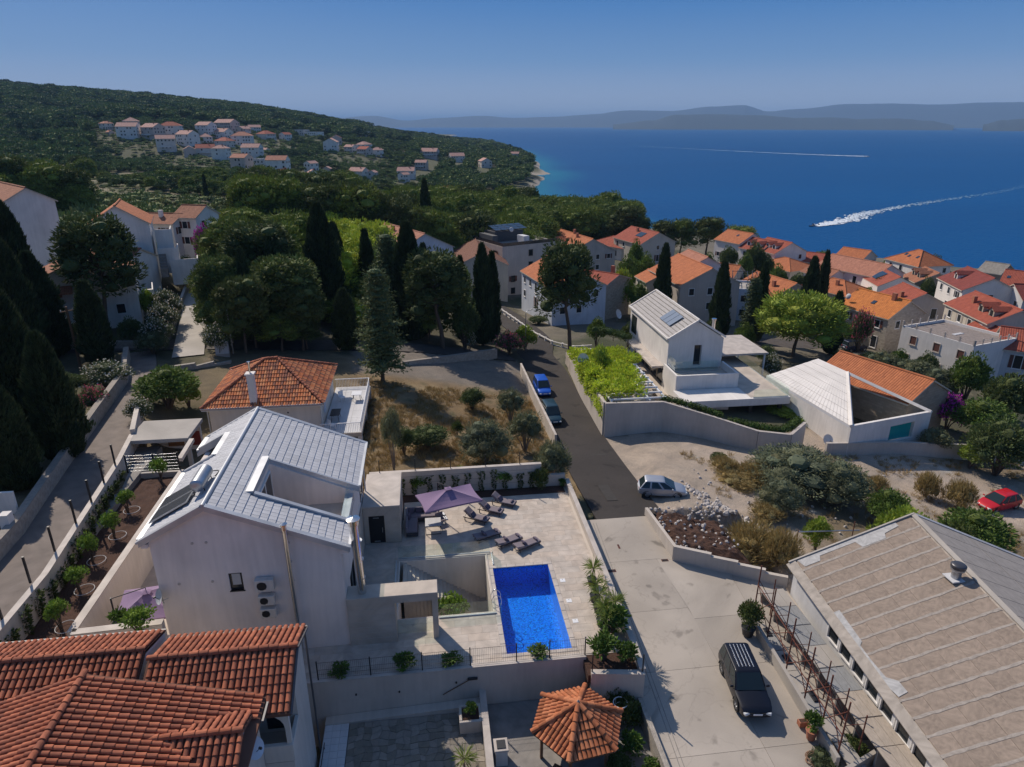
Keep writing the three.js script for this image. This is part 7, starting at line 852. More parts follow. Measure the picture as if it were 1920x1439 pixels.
{ const t = hs('large white house with several red roofs behind the dark ragged conifer', 150,474,150,473,88,11.5, { hw: 0, yaw: 110, w: 10, roof: ROOF.old, wall: MAT.white, floors: 2, pitch: 4, rise: 2.6, skip: .3, name: 'hill_house' }), h = t.userData.h; mesh('balcony', join(cbx(-3,2, h - 3.6, h - 3.4,5.8,7.6), bx(-3,2, h - 3.4, h - 2.5,7.45,7.6), bx(-3,-2.85, h - 3.4, h - 2.5,5.8,7.45)), MAT.white, t); mesh('porch_roof', ext([[-5.2, h - .6,-5.8],[-5.2, h - .6,-1.2],[-6.6, h - 1.3,-1.2],[-6.6, h - 1.3,-5.8]],[0,-.12,0]), ROOF.old, t); }
hs('grey tiled shed roof above the white house with several roofs', 212,464,262,466,100,6, { hw: 0, roof: ROOF.brown, wall: MAT.white, rise: 1.4, name: 'hill_house' });
// ---- house with the hipped clay roof behind the pool house
{
  const o = thing('hip_roofed_house', 'house with a four sided orange clay roof and white chimney behind the pool house', 'house', q3(-19,.4,34)), x0 = -24.4, x1 = -13.65, b0 = 28.8, b1 = 39.4, ey = 5.2, ry = 8.0;
  wpart('wall', bb(x0 + .5, x1 - .5,-.5,5.0, b0 + .5, b1 - .5), MAT.offwhite, o); wpart('eave', bb(x0 + .02, x1 - .02,4.98,5.1, b0 + .02, b1 - .02), MAT.palegrey, o);
  const ra = q3(-19.6, ry, 34.1), rb = q3(-18.4, ry, 34.1), cs = [q3(x0, ey, b0), q3(x1, ey, b0), q3(x1, ey, b1), q3(x0, ey, b1)], rf = wpart('roof', join([[ra, rb, cs[1], cs[0]],[rb, ra, cs[3], cs[2]]].map((P) => ext(P.map((p) => [p[0], p[1] - .07, p[2]]), [0,-.04,0])), [[rb, cs[2], cs[1]],[ra, cs[0], cs[3]]].map((P) => ext(P.map((p) => [p[0], p[1] - .07, p[2]]), [0,-.04,0]))), std([.2,.075,.04]), o);
  const HT = barrelTile(.235,.56,.06,.04,4), list = []; for (const [E0, E1, Ra, Rb] of [[cs[0], cs[1], ra, rb],[cs[1], cs[2], rb, rb],[cs[3], cs[0], ra, ra],[cs[2], cs[3], rb, ra]]) { const e0 = V(...E0), e1 = V(...E1), u = e1.clone().sub(e0), L = u.length(); u.normalize(); const mr = V(...Ra).add(V(...Rb)).multiplyScalar(.5), foot = e0.clone().addScaledVector(u, mr.clone().sub(e0).dot(u)), v = foot.clone().sub(mr), S = v.length(); v.normalize(); const rl = V(...Ra).distanceTo(V(...Rb)), O = mr.clone().addScaledVector(u, -mr.clone().sub(e0).dot(u)), c0 = mr.clone().sub(e0).dot(u); list.push(...tilePlane(O, u, v, Math.floor(L / .236), 12, L / Math.floor(L / .236), S / 12, HT, ORANGE, (uu, vv) => { const f = vv / S; return uu > lerp(c0 - rl / 2,0, f) + .1 && uu < lerp(c0 + rl / 2, L, f) - .1; })); }
  for (const [p, c] of [[ra, cs[0]],[rb, cs[1]],[rb, cs[2]],[ra, cs[3]],[ra, rb]]) list.push(...ridgeRow(p, c.map((q, i) => q + (i === 1 ? .05 : 0)), CLAY)); const by = new Map(); list.forEach((e) => { const k = e.geo.uuid + e.mat.uuid; if (!by.has(k)) by.set(k, { ...e, ms: [] }); by.get(k).ms.push(e.m); }); const back = new THREE.Matrix4().makeTranslation(19,-.4,34); for (const e of by.values()) inst('tile_field', e.geo, e.mat, e.ms.map((m) => back.clone().multiply(m)), rf);
  wpart('gutter', join([0,1,2,3].map((i) => bar(cs[i], cs[(i + 1) % 4],.07,8))), MAT.zinc, rf); const ch = wpart('chimney', join(bb(-20.2,-19.6,4.5,8.1,29.2,29.8), bb(-20.3,-19.5,8.1,8.25,29.1,29.9)), MAT.white, rf); wpart('chimney_pipe', join(bar(q3(-19.9,8.25,29.5), q3(-19.9,9.1,29.5), .09,8), bar(q3(-19.9,9.1,29.5), q3(-19.9,9.3,29.5), .16,8)), MAT.steel, rf);
  for (const a of [-17,-20.5]) wpart('vent_hole', bar(q3(a, 4.3,29.3), q3(a, 4.3,29.27), .08,10), MAT.black, o); wpart('downpipe', join(bar(q3(x0 + .4,5, b0 + .4), q3(x0 + .4,0, b0 + .4), .06,8), bar(q3(x1 - .4,5, b0 + .4), q3(x1 - .4,0, b0 + .4), .06,8)), MAT.zinc, o); const wn = wpart('window', bb(-14.13,-14.1,3.1,4.4,31.5,32.6), MAT.bluewhite, o);
  const t = thing('raised_terrace', 'raised tiled terrace with metal railing beside the hip roofed house', 'terrace', q3(-12.2,1,34)); wpart('slab', bb(-14.1,-10.4,2.0,2.4,28.2,40.2), MAT.travertine, t); for (let i = 0; i < 7; i++) for (let j = 0; j < 3; j++) wpart('floor_tile', cb(-14.05 + j * 1.2,-12.87 + j * 1.2,2.4,2.42,28.3 + i * 1.7,29.98 + i * 1.7,.004), MAT.palegrey, t); for (const [a, b] of [[-10.6,28.4],[-10.6,34],[-10.6,40],[-13.9,28.4]]) wpart('pillar', bb(a - .2, a + .2,-1.5,2.0, b - .2, b + .2), MAT.offwhite, t);
  const rl = thing('terrace_railing', 'pale vertical bar railing round the raised terrace', 'railing', q3(-10.5,2.4,34)), bars = []; for (let b = 28.3; b < 40.1; b += .16) bars.push(bb(-10.52,-10.49,2.45,3.35, b, b + .025)); wpart('bars', join(bars), MAT.whitemetal, rl); const bars2 = []; for (let a = -14; a < -10.5; a += .16) bars2.push(bb(a, a + .025,2.45,3.35,28.28,28.31), bb(a, a + .025,2.45,3.35,40.08,40.11)); wpart('bars', join(bars2), MAT.whitemetal, rl); wpart('handrail', join(bb(-10.54,-10.47,3.35,3.41,28.3,40.1), bb(-14.1,-10.55,3.35,3.41,28.26,28.33), bb(-14.1,-10.55,3.35,3.41,40.06,40.13)), MAT.whitemetal, rl);
  for (const [a, b, w, d, l, m] of [[-13.1,31.5,.9,1.7, 'dark topped dining table on the raised terrace', MAT.darkmetal],[-11.5,36.3,1,1.1, 'white square table on the raised terrace', MAT.whitemetal]]) { const k = thing('terrace_table', l, 'table', q3(a, 2.42, b)); mesh('tabletop', rbox(w, .05, d, .02).translate(0,.74,0), m, k); for (const [x, z] of [[-1,-1],[1,-1],[-1,1],[1,1]]) mesh('leg', bar([x * w * .4,0, z * d * .4],[x * w * .3,.72, z * d * .3],.025,5), MAT.darkmetal, k); }
  for (const [a, b, y, l] of [[-13.0,36.2,.6, 'white garden chair beside the white square table'],[-13.2,29.3,2.2, 'folded dark and white chair near the terrace railing']]) { const k = thing('terrace_chair', l, 'chair', q3(a, 2.42, b), y); mesh('seat', rbox(.55,.05,.55,.02).translate(0,.44,0), MAT.whitemetal, k); mesh('backrest', rbox(.55,.55,.05,.02).translate(0,.75,-.26), MAT.whitemetal, k); for (const [x, z] of [[-.23,-.23],[.23,-.23],[-.23,.23],[.23,.23]]) mesh('leg', bar([x, 0, z],[x, .43, z],.02,5), MAT.whitemetal, k); }
}
// ---- modern white villa beyond the street
{
  const o = thing('modern_villa', 'modern white villa with pale seamed roof above its own pool terrace', 'villa', q3(28,-2,50)), W = MAT.white;
  wpart('upper_wall', ext([q3(24.7,1.2,44.6), q3(31.6,1.2,44.6), q3(31.6,4.9,44.6), q3(28.2,7.0,44.6), q3(24.7,4.9,44.6)],[0,0,-15.6],[[q3(28.0,1.5,44.6), q3(28.95,1.5,44.6), q3(28.95,4.1,44.6), q3(28.0,4.1,44.6)]]), W, o); wpart('door', bb(28.0,28.95,1.5,4.1,45.0,45.06), MAT.pane, o);
  const rf = wpart('roof', join(ext([q3(24.55,4.95,44.5), q3(28.2,7.15,44.5), q3(28.2,7.15,60.3), q3(24.55,4.95,60.3)],[0,.1,0]), ext([q3(31.75,4.95,44.5), q3(28.2,7.15,44.5), q3(28.2,7.15,60.3), q3(31.75,4.95,60.3)],[0,.1,0])), std([.42,.40,.39], { map: streak, ms: .3 }), o); for (let i = 0; i < 8; i++) { const f = (i + .5) / 8, x = lerp(24.6,28.2, f), y = lerp(5.0,7.2, f); wpart('seam', bb(x - .03, x + .03, y + .03, y + .12,44.6,60.2), MAT.darkconc, rf); }
  for (const [p, q] of [[q3(24.55,5.05,44.45), q3(28.2,7.26,44.45)],[q3(31.75,5.05,44.45), q3(28.2,7.26,44.45)],[q3(24.5,5.05,44.4), q3(24.5,5.05,60.4)],[q3(24.55,5.05,60.3), q3(28.2,7.26,60.3)],[q3(28.2,7.27,44.4), q3(28.2,7.27,60.4)]]) wpart('edge_trim', sbar(p, q, .22,.2), MAT.white, rf);
  for (let i = 0; i < 3; i++) wpart('solar_panel', ext([q3(25.6,5.85,47.2 + i * 1.25), q3(27.3,6.9,47.2 + i * 1.25), q3(27.3,6.9,48.35 + i * 1.25), q3(25.6,5.85,48.35 + i * 1.25)],[0,.06,0]), std([.22,.26,.32], { roughness: .15 }), rf); wpart('flue', join(bar(q3(31,5.2,46.5), q3(31,6.6,46.5), .22,12), bar(q3(31,6.6,46.5), q3(31,6.8,46.5), .3,12)), MAT.steel, rf);
  wpart('side_window', bb(24.66,24.69,1.7,4.2,57.2,59.4), MAT.pane, o);
  wpart('lower_wall', bb(24.9,31.5,-2.5,1.2,44.8,60), W, o); wpart('canopy', bb(23.2,24.85,1.0,1.25,45.6,58.5), MAT.coping, o); for (let i = 0; i < 5; i++) { wpart('glass_door', bb(24.85,24.88,-1.3,.9,46 + i * 2.4,48.1 + i * 2.4), MAT.pane, o); wpart('frame', bb(24.82,24.9,-1.3,1.0,48.1 + i * 2.4,48.3 + i * 2.4), MAT.greywood, o); }
  const bl = wpart('front_block', join(bb(24.3,31.9,-1.8,1.0,40.2,44.7)), W, o); wpart('front_parapet', join(bb(24.3,31.9,1.0,1.9,40.2,40.45), bb(24.3,24.55,1.0,1.9,40.45,44.6), bb(31.65,31.9,1.0,1.9,40.45,44.6)), W, o); wpart('terrace_floor', bb(24.6,31.6,1.02,1.08,40.5,44.55), MAT.travertine, o);
  wpart('lower_slab', bb(24.0,36.6,-.7,.15,36.6,40.1), W, o); wpart('lower_slab', bb(31.95,36.6,-.7,.13,40.1,58), W, o); wpart('terrace_floor', bb(32.0,36.4,.14,.18,37,57.8), MAT.travertine, o); wpart('lower_room', bb(24.6,30,-3.5,-.72,38,44), W, o); wpart('lower_window', bb(30.05,35.6,-3.2,-.8,40.5,40.56), MAT.pane, o); for (const a of [32.3,35.9]) wpart('column', bb(a - .18, a + .18,-3.4,-.7,37.2,37.6), MAT.darkframe, o); wpart('lower_terrace', bb(24,38,-3.3,-2.95,33.4,44), MAT.travertine, o);
  wpart('carport_roof', bb(32.2,39.5,1.3,1.55,48,56), MAT.coping, o); for (const [a, b] of [[39.2,48.3],[39.2,55.6]]) wpart('carport_post', bb(a - .1, a + .1,-3,1.3, b - .1, b + .1), MAT.whitemetal, o);
  glassRail('glass_railing', 'greenish glass railing on the balcony of the modern villa', [[q3(24.9,1.1,43.6), q3(30.8,1.1,43.6)],[q3(24.75,1.9,44.4), q3(24.75,1.9,42)]],1.3); glassRail('glass_railing', 'long glass railing round the lower terrace of the modern villa', [[q3(32.2,.15,36.75), q3(36.4,.15,36.75)],[q3(36.45,.15,37), q3(36.45,.15,57)]],1.0);
  struct('villa_terrace', join(bb(15.4,24.9,-3,-1.35,33.3,60)), MAT.travertine); const pl = thing('villa_pool', 'small blue pool glimpsed in front of the modern villa', 'swimming pool', q3(22.6,-1.3,36.5)); wpart('basin', bb(20.2,24.2,-1.35,-1.3,35,38), std([.02,.12,.5]), pl); wpart('water', new THREE.PlaneGeometry(4,3).rotateX(-PI / 2).translate(22.2,-1.22,-36.5).toNonIndexed(), MAT.glass, pl); wpart('rim', join(bb(20,24.4,-1.34,-1.18,34.8,35), bb(20,24.4,-1.34,-1.18,38,38.2)), MAT.coping, pl);
  for (let i = 0; i < 4; i++) { const k = thing('villa_lounger', 'white lounger on the villa terrace under the canopy edge: ' + ['first', 'second', 'third', 'fourth'][i] + ' from its pool', 'sun lounger', q3(22.6,-1.33,45.5 + i * 2.6), .1, 'loungers on the villa terrace'); mesh('seat', rbox(1.7,.12,.65,.04).translate(0,.35,0), MAT.white, k); mesh('backrest', rbox(.7,.1,.65,.04).rotateZ(-.6).translate(-.95,.55,0), MAT.white, k); for (const x of [-.7,.7]) mesh('leg', bx(x - .04, x + .04,0,.3,-.28,.28), MAT.galv, k); }
  const tb = thing('villa_table', 'long pale wooden table on the villa terrace near the pool', 'table', q3(22.8,-1.33,41.5)); mesh('tabletop', rbox(.9,.06,2.4,.02).translate(0,.74,0), MAT.greywood, tb); for (const z of [-1,1]) mesh('leg', bx(-.35,.35,0,.71, z - .05, z + .05), MAT.greywood, tb);
  wallRun('villa_wall', 'tall pale retaining wall curving round the modern villa', 'wall', [[14.0,33.05],[20.2,32.9],[24.8,30.6],[28.6,28.2],[31.8,27.6],[34.4,29.6]],[-4.5],[2.0,1.9,.95,.2,-.1,.2],.3, MAT.concwall, { cap: .03 }); wallRun('villa_wall', 'pale retaining wall along the street beside the climber pergola', 'wall', [[14.0,33.2],[14.6,46],[15.6,57.5]],[-5],[2.0,1.1,-.6],.3, MAT.concwall, { cap: .03 });
  struct('villa_fill', join(ext([q3(14.2,-4,33.2), q3(20.2,-4,33.1), q3(24.8,-4,31), q3(24.8,-4,58), q3(15.4,-4,58)],[0,2.55,0])), MAT.travertine);
  const pg = thing('pergola', 'white steel pergola with climbing plants beside the modern villa', 'pergola', q3(18,1.6,42)); for (let i = 0; i < 9; i++) wpart('crossbeam', bb(14.7,20.8,2.05,2.2,33.6 + i * 1.5,33.72 + i * 1.5), MAT.whitemetal, pg); for (const a of [14.8,18.9,20.7]) wpart('beam', bb(a - .08, a + .08,1.9,2.05,33.4,46), MAT.whitemetal, pg); for (const [a, b] of [[20.7,33.5],[20.7,39.5],[20.7,45.8],[14.8,33.5]]) wpart('post', bb(a - .08, a + .08,-1.4,1.9, b - .08, b + .08), MAT.whitemetal, pg);
  const L = new Leaves(901,[.34,.40,.04],.5), r = L.r; for (let i = 0; i < 110; i++) { const b = 33.8 + Math.pow(r(), .8) * 17, a = 14.3 + r() * (b > 44 ? 6.6 : 4.9) - (r() < .15 ? .5 : 0); L.puff(a, 2.35 + .55 * fbm(a * .8, b * .8) - (b > 46 ? .6 : 0) + r() * .2,-b, .75,.45,.75,120,.34,.15,.5,.55); } for (let i = 0; i < 40; i++) { const b = 33.4 + r() * 12; L.puff(13.85 + r() * .3,2.1 - r() * 1.3,-b, .35,.6,.45,70,.3,.12,-.4,.4); } const iv = thing('climbing_vine', 'bright yellow green climber covering the white pergola', 'climbing plant', q3(17,2,42)); wpart('foliage', L.build(), MAT.leaf, iv); wpart('stem', join(bar(q3(15,-1.4,36), q3(15.2,2,36), .08), bar(q3(15,-1.4,42), q3(15.2,2,42), .08)), MAT.bark, iv);
  const hedge = (label, P, w, h, col, seed) => { const c = new THREE.CatmullRomCurve3(P.map((p) => V(...p))), n = Math.ceil(c.getLength() / .55), L2 = new Leaves(seed, col, .5); for (let i = 0; i <= n; i++) { const p = c.getPointAt(i / n); L2.puff(p.x + (L2.r() - .5) * .2, p.y + h / 2, p.z + (L2.r() - .5) * .2, w / 2, h / 2,.5,130,.16,.09,.3,.75); } const o2 = thing('hedge', label, 'hedge', P[0]); wpart('foliage', L2.build(), MAT.leaf, o2); wpart('stem', join(P.map((p) => bar([p[0], p[1] - .6, p[2]],[p[0], p[1] + h * .4, p[2]],.05))), MAT.bark, o2); };
  hedge('low clipped hedge along the top of the curving villa wall', [q3(20.6,1.6,33.6), q3(23.2,1.2,32.3), q3(25.6,.6,31)],.9,.7,[.05,.085,.018],911); hedge('clipped hedge at the low end of the curving villa wall', [q3(26.6,.1,30.4), q3(29,-.2,29.2), q3(31.6,-.4,28.6), q3(34,-.2,30.4)],1.2,.8,[.05,.085,.018],912);
  hedge('dark hedge hanging over the curved entrance wall behind the pergola', [atT(1118,625,92).toArray(), atT(1150,632,91).toArray(), atT(1178,640,90).toArray()],1.6,1.1,[.06,.09,.025],913);
}
// ---- second white villa: tiled roof and open frame with a cut-out window
{
  const o = thing('white_tiled_villa', 'white villa with grey white tiled roof and an open roof frame', 'villa', [0,0,0]), y0 = -.2, c = (px, py, y) => atY(px, py, y), A = c(1437,705,.6), B = c(1535,672,2.6), D2 = c(1597,800,.6), E2 = c(1590,700,2.4);
  o.position.set(D2.x, -5, D2.z); const a = (v) => v.toArray(), ap = [E2.x, 2.55, E2.z], Bp = [B.x, 2.55, B.z];
  const rf = wpart('roof', join(ext([a(A), Bp, ap, a(D2)].map((p) => [p[0], p[1] - .06, p[2]]), [0,-.25,0])), std([.62,.62,.64]), o); const n1 = V(...Bp).sub(A), list = []; for (let i = 0; i < 26; i++) for (let j = 0; j < 13; j++) { const q = (s, t) => [0,1,2].map((k) => lerp(lerp(a(A)[k], a(D2)[k], s), lerp(Bp[k], ap[k], s), t)), s0 = i / 26, s1 = (i + .93) / 26, t0 = j / 13, t1 = (j + .95) / 13; list.push({ geo: ext([q(s0, t0), q(s0, t1), q(s1, t1), q(s1, t0)].map((p) => [p[0], p[1] - .05, p[2]]), [0,.06 + .02 * (j % 2), 0]), mat: MAT.white, c: q(s0, t0) }); } pieces(rf, 'tile', list, 0);
  const wl = (P, m = MAT.white) => wpart('wall', ext(P, [0,0,-.3]), m, o), F = (p, q, y0, y1, th = .3) => { const dx = q[0] - p[0], dz = q[2] - p[2], L = Math.hypot(dx, dz); return ext([[p[0], y0[0], p[2]],[q[0], y0[1], q[2]],[q[0], y1[1], q[2]],[p[0], y1[0], p[2]]],[-dz / L * th, 0, dx / L * th].map((v) => -v)); };
  wpart('wall', F(a(A), a(D2), [-5,-5],[.3,.3]), MAT.white, o); const q4 = c(1748,773,.9), q5 = c(1700,735,1.6);
  const dx = q4.x - D2.x, dz = q4.z - D2.z, L = Math.hypot(dx, dz), at2 = (s, y) => [D2.x + dx * s, y, D2.z + dz * s]; wpart('front_wall', ext([at2(0,-5), at2(1,-5), at2(1,.95), at2(0,.62)],[dz / L * .3,0,-dx / L * .3],[[at2(.5,-1.9), at2(.8,-1.75), at2(.8,.1), at2(.5,-.1)]]), MAT.white, o); wpart('pool_window', ext([at2(.5,-1.9), at2(.8,-1.75), at2(.8,.1), at2(.5,-.1)].map((p) => [p[0] + dz / L * .32, p[1], p[2] - dx / L * .32]), [dz / L * .05,0,-dx / L * .05]), std([.02,.30,.30], { roughness: .1 }), o);
  wpart('frame_beam', sbar([E2.x, 2.4, E2.z],[q4.x + dz / L * .2,.9, q4.z],.5,.3), MAT.white, o); wpart('frame_beam', sbar([E2.x, 2.45, E2.z],[D2.x, .6, D2.z],.3,.35), MAT.white, o); wpart('patio', ext([at2(.02,-3.6), at2(.98,-3.6), [q4.x + dz / L * 9,-3.6, q4.z - dx / L * 9],[D2.x + dz / L * 9,-3.6, D2.z - dx / L * 9]],[0,.3,0]), MAT.concrete, o); wpart('back_wall', F([E2.x, 0, E2.z],[q4.x + dz / L * 8,0, q4.z - dx / L * 8],[-5,-5],[-1.2,-1.2]), MAT.greywall, o); wpart('column', sbar([lerp(E2.x, D2.x, .25), -4, lerp(E2.z, D2.z, .25)],[lerp(E2.x, D2.x, .25), 1.9, lerp(E2.z, D2.z, .25)],.4), MAT.darkframe, o);
  dish('satellite_dish', 'white dish standing by the wall between the two villas', c(1548,838,-2.0).toArray(), .6,.2,.5, MAT.white, .8);
  { const p = c(1548,845,-2.0), q = c(1690,838,-2.2), s = c(1890,842,-2.6); wallRun('lot_wall', 'long pale concrete wall below the white tiled villa', 'wall', [[p.x, -p.z],[q.x, -q.z],[s.x, -s.z]],[-6],[-1.2,-1.7,-2.4],.3, MAT.concwall, { cap: .03 }); }
}
// ---- hillside village far off
{
  const v1 = [[195,212,105],[425,222,170],[400,276,180],[620,282,185],[780,266,195],[735,392,200],[930,348,185],[945,455,160],[1090,335,150],[1090,442,165],[1095,258,170],[1280,228,190],[1240,288,165],[1260,372,155],[1420,354,190],[1425,256,145],[1525,238,110],[1630,302,140],[1230,485,170],[1420,592,200],[1510,470,190],[1590,560,150],[1745,612,180],[1560,790,150],[1790,775,195],[1625,422,70],[550,218,60],[225,262,60]].map(([x, y, w]) => [160 + x / 4.8,200 + y / 4.8, w / 4.8]), v2 = [[275,268,80],[370,238,80],[455,252,85],[580,288,100],[550,334,130],[665,344,80],[745,328,100],[750,358,80],[825,362,80],[755,245,60],[880,258,75],[1140,368,108],[1300,394,110],[1470,428,85],[1000,495,105],[1090,440,80],[985,520,78],[715,500,112],[430,458,84],[525,462,50],[440,522,70],[800,508,55],[865,638,45],[1250,614,52],[1645,668,84],[1650,374,60],[1145,604,35]].map(([x, y, w]) => [450 + x / 3.2,180 + y / 3.2, w / 3.2]);
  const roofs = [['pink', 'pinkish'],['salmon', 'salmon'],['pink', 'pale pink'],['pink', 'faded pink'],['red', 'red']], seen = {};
  [...v1,...v2].forEach(([px, py, wp], i) => {
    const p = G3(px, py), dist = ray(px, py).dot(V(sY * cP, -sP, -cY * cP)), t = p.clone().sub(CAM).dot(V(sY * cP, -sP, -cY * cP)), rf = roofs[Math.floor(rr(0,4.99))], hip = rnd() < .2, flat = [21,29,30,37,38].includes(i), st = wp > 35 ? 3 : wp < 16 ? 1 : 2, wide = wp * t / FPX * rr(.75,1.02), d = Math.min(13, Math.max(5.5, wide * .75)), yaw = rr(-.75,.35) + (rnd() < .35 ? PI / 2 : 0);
    const where = py < 250 ? 'atop the far village' : py < 290 ? 'amid the far village' : px < 545 ? 'at the foot of the far village' : px > 760 ? 'in the headland pines' : 'below the far village in trees', wallN = ['white', 'cream', 'bright white', 'pinkish'][i % 4]; let lab = wallN + (flat ? ' flat roofed ' : ' ') + ['', 'one storey', 'two storey', 'three storey'][st] + ' house ' + (flat ? '' : 'with ' + (hip ? 'hipped ' : '') + rf[1] + ' roof ') + where; 
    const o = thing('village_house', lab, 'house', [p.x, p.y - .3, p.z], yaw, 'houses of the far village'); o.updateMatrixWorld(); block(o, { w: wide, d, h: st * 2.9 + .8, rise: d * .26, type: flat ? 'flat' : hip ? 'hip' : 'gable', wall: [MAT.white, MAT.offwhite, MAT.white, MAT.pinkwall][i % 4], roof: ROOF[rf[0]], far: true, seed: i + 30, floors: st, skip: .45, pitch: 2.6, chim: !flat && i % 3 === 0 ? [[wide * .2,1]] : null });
    if (!flat && st > 1 && i % 2) { mesh('balcony', join(cbx(-wide * .42, wide * .3,2.6,2.75, d / 2, d / 2 + 1.1), bx(-wide * .42, wide * .3,2.75,3.6, d / 2 + 1.0, d / 2 + 1.1)), MAT.white, o); }
  });
}
// ---------------------------------------------------------------- trees and shrubs seen one by one
function blossomed(shape, seed, col, n, len = .16) { const L = new Leaves(seed, col, .25), p = shape.crown.attributes.position; for (let i = 0; i < n; i++) { const k = Math.floor(L.r() * p.count); L.leaf(p.getX(k) * 1.02, p.getY(k) * 1.02, p.getZ(k) * 1.02, L.r() - .5,.6, L.r() - .5, len, len * .9,1); } const b = L.build(); shape.crown = mergeGeometries([shape.crown, b]); return shape; }
proto('whiteoleander', blossomed(bushShape(61,3,3.6,20,170,[.085,.105,.055],[.28,.06],.6,.1), 71,[.62,.58,.56],520), MAT.bark, MAT.leaf); proto('pinkoleander', blossomed(bushShape(62,3,3.4,20,170,[.085,.105,.05],[.28,.06],.6,.1), 72,[.55,.10,.2],700), MAT.bark, MAT.leaf); proto('bougainvillea', blossomed(bushShape(63,3,3.4,16,120,[.07,.09,.04],[.2,.1],.4,.1), 73,[.36,.04,.34],1500,.2), MAT.bark, MAT.leaf);
function tr(kind, px, top, t, wpx, label, group, cat = 'tree') { const q = atT(px, top, t), g = groundAt(q.x, q.z), h = Math.max(.8, q.y - g); return plant(kind, q.x, g - .05, q.z, label, cat, { h, w: wpx * t / FPX, group, name: { cypress: 'cypress_tree', bigcyp: 'cypress_tree', fir: 'conifer_tree', pine: 'pine_tree' }[kind.replace(/\d|ress$/g, '')] || (cat === 'shrub' ? 'shrub' : 'tree') }); }
[['bigcypress', -8,375,76,95, 'huge dark cypress at the picture edge beside the white hill house'],['bigcypress', 45,470,74,85, 'dark cypress in front of the white hill house with several roofs'],['bigcypress', -25,430,68,100, 'broad dark cypress cut by the picture edge above the lane wall'],['bigcypress', 8,590,58,110, 'nearest dark cypress at the picture edge, above the iron gate'],['bigcypress', -40,520,54,130, 'dark cypress mostly outside the picture beside the lane'],
  ['bigcypress', 60,620,50,90, 'dark cypress in the shaded garden left of the lane'],['bigcypress', -30,700,46,90, 'dark cypress at the picture edge nearest the iron gate'],['bigcypress', -120,600,52,120, 'dark cypress outside the picture edge shading the lane'],
  ['tallpine0', 152,408,80,125, 'ragged dark conifer in front of the white hill house with several roofs'],['cypress2', 152,525,73,55, 'slim dark cypress standing in front of the ragged conifer'],['fir2', 95,560,78,60, 'small dark conifer at the lane corner by the hill house'],
  ['tallpine1', 408,480,84,85, 'ragged conifer at the edge of the sloping path'],['tallpine0', 470,420,92,120, 'tall dark conifer in the middle of the path side grove'],['darkpine', 440,520,80,95, 'dark conifer over the electrical cabinet'],['tallpine1', 520,480,86,125, 'dark conifer between the path grove and the great cypress'],['darkpine', 555,540,84,85, 'low dark conifer beside the great cypress'],
  ['bigcypress', 592,378,95,72, 'great dark cypress rising above the hip roofed house'],['cypress1', 640,540,86,46, 'dark cypress close behind the hip roofed house'],['bigcypress', 760,414,93,66, 'tall broad cypress in front of the salmon roofed house'],['fir1', 703,505,74,92, 'sunlit conifer standing alone by the vacant plot'],['fir1', 722,440,96,80, 'slim conifer behind the sunlit lone conifer'],['tallpine0', 825,470,92,110, 'dark spreading conifer right of the tall broad cypress'],['cypress1', 903,455,98,40, 'narrow cypress at the street junction'],['cypress2', 922,470,103,30, 'second narrow cypress just behind the junction cypress'],['darktree', 870,560,96,60, 'dark round tree beside the junction cypress'],['tallpine0', 1076,455,98,100, 'tall fir in front of the pale blue walled house'],['cypress2', 795,334,165,26, 'single tall cypress above the pine grove'],['cypress0', 1250,455,121,31, 'cypress standing before the big grey stone house'],['cypress1', 1361,488,108,36, 'cypress beside the pergola terrace'],['cypress2', 1438,488,112,27, 'thin cypress next to the round pine'],['fir3', 1418,522,108,44, 'thin ragged conifer left of the round pine'],['cypress1', 1530,480,118,34, 'dark cypress of the pair behind the round pine, broader one'],['cypress2', 1554,468,121,22, 'taller thinner cypress of the pair behind the round pine'],['cypress0', 1577,545,104,32, 'dark cypress between the round pine and the stone outbuilding'],['bigpine', 1503,558,102,150, 'big round green pine by the town road'],
  ['cypress2', 447,462,84,34, 'slender cypress among the pines by the path'],['cypress0', 502,440,90,34, 'slender cypress in the middle of the path side grove'],['cypress2', 545,468,88,30, 'thin cypress left of the great cypress'],['cypress1', 622,415,104,40, 'tall cypress just right of the great cypress'],['cypress2', 682,428,103,34, 'slender cypress between the lone conifer and the grove'],['cypress2', 735,465,97,32, 'slender cypress touching the tall broad cypress'],['cypress0', 792,455,100,34, 'slender cypress right of the tall broad cypress'],['cypress2', 862,478,100,28, 'slender cypress before the brown roofed house'],['cypress0', 690,370,200,22, 'distant cypress above the sunny grove'],['cypress2', 845,385,230,16, 'distant cypress near the headland roofs'],['cypress0', 735,395,185,20, 'distant cypress over the salmon roof'],
  ['cypress0', 1145,394,250,17, 'lone cypress standing against the sea'],['cypress2', 566,332,250,13, 'thin cypress above the bright grove'],['cypress2', 522,345,240,12, 'thin cypress by the lower village house'],['cypress2', 631,345,210,20, 'cypress rising from the bright grove'],['cypress0', 585,370,175,40, 'dark cypress behind the great cypress'],['cypress2', 380,325,260,8, 'thin lone cypress in the scrubland'],
].forEach((a) => tr(...a));
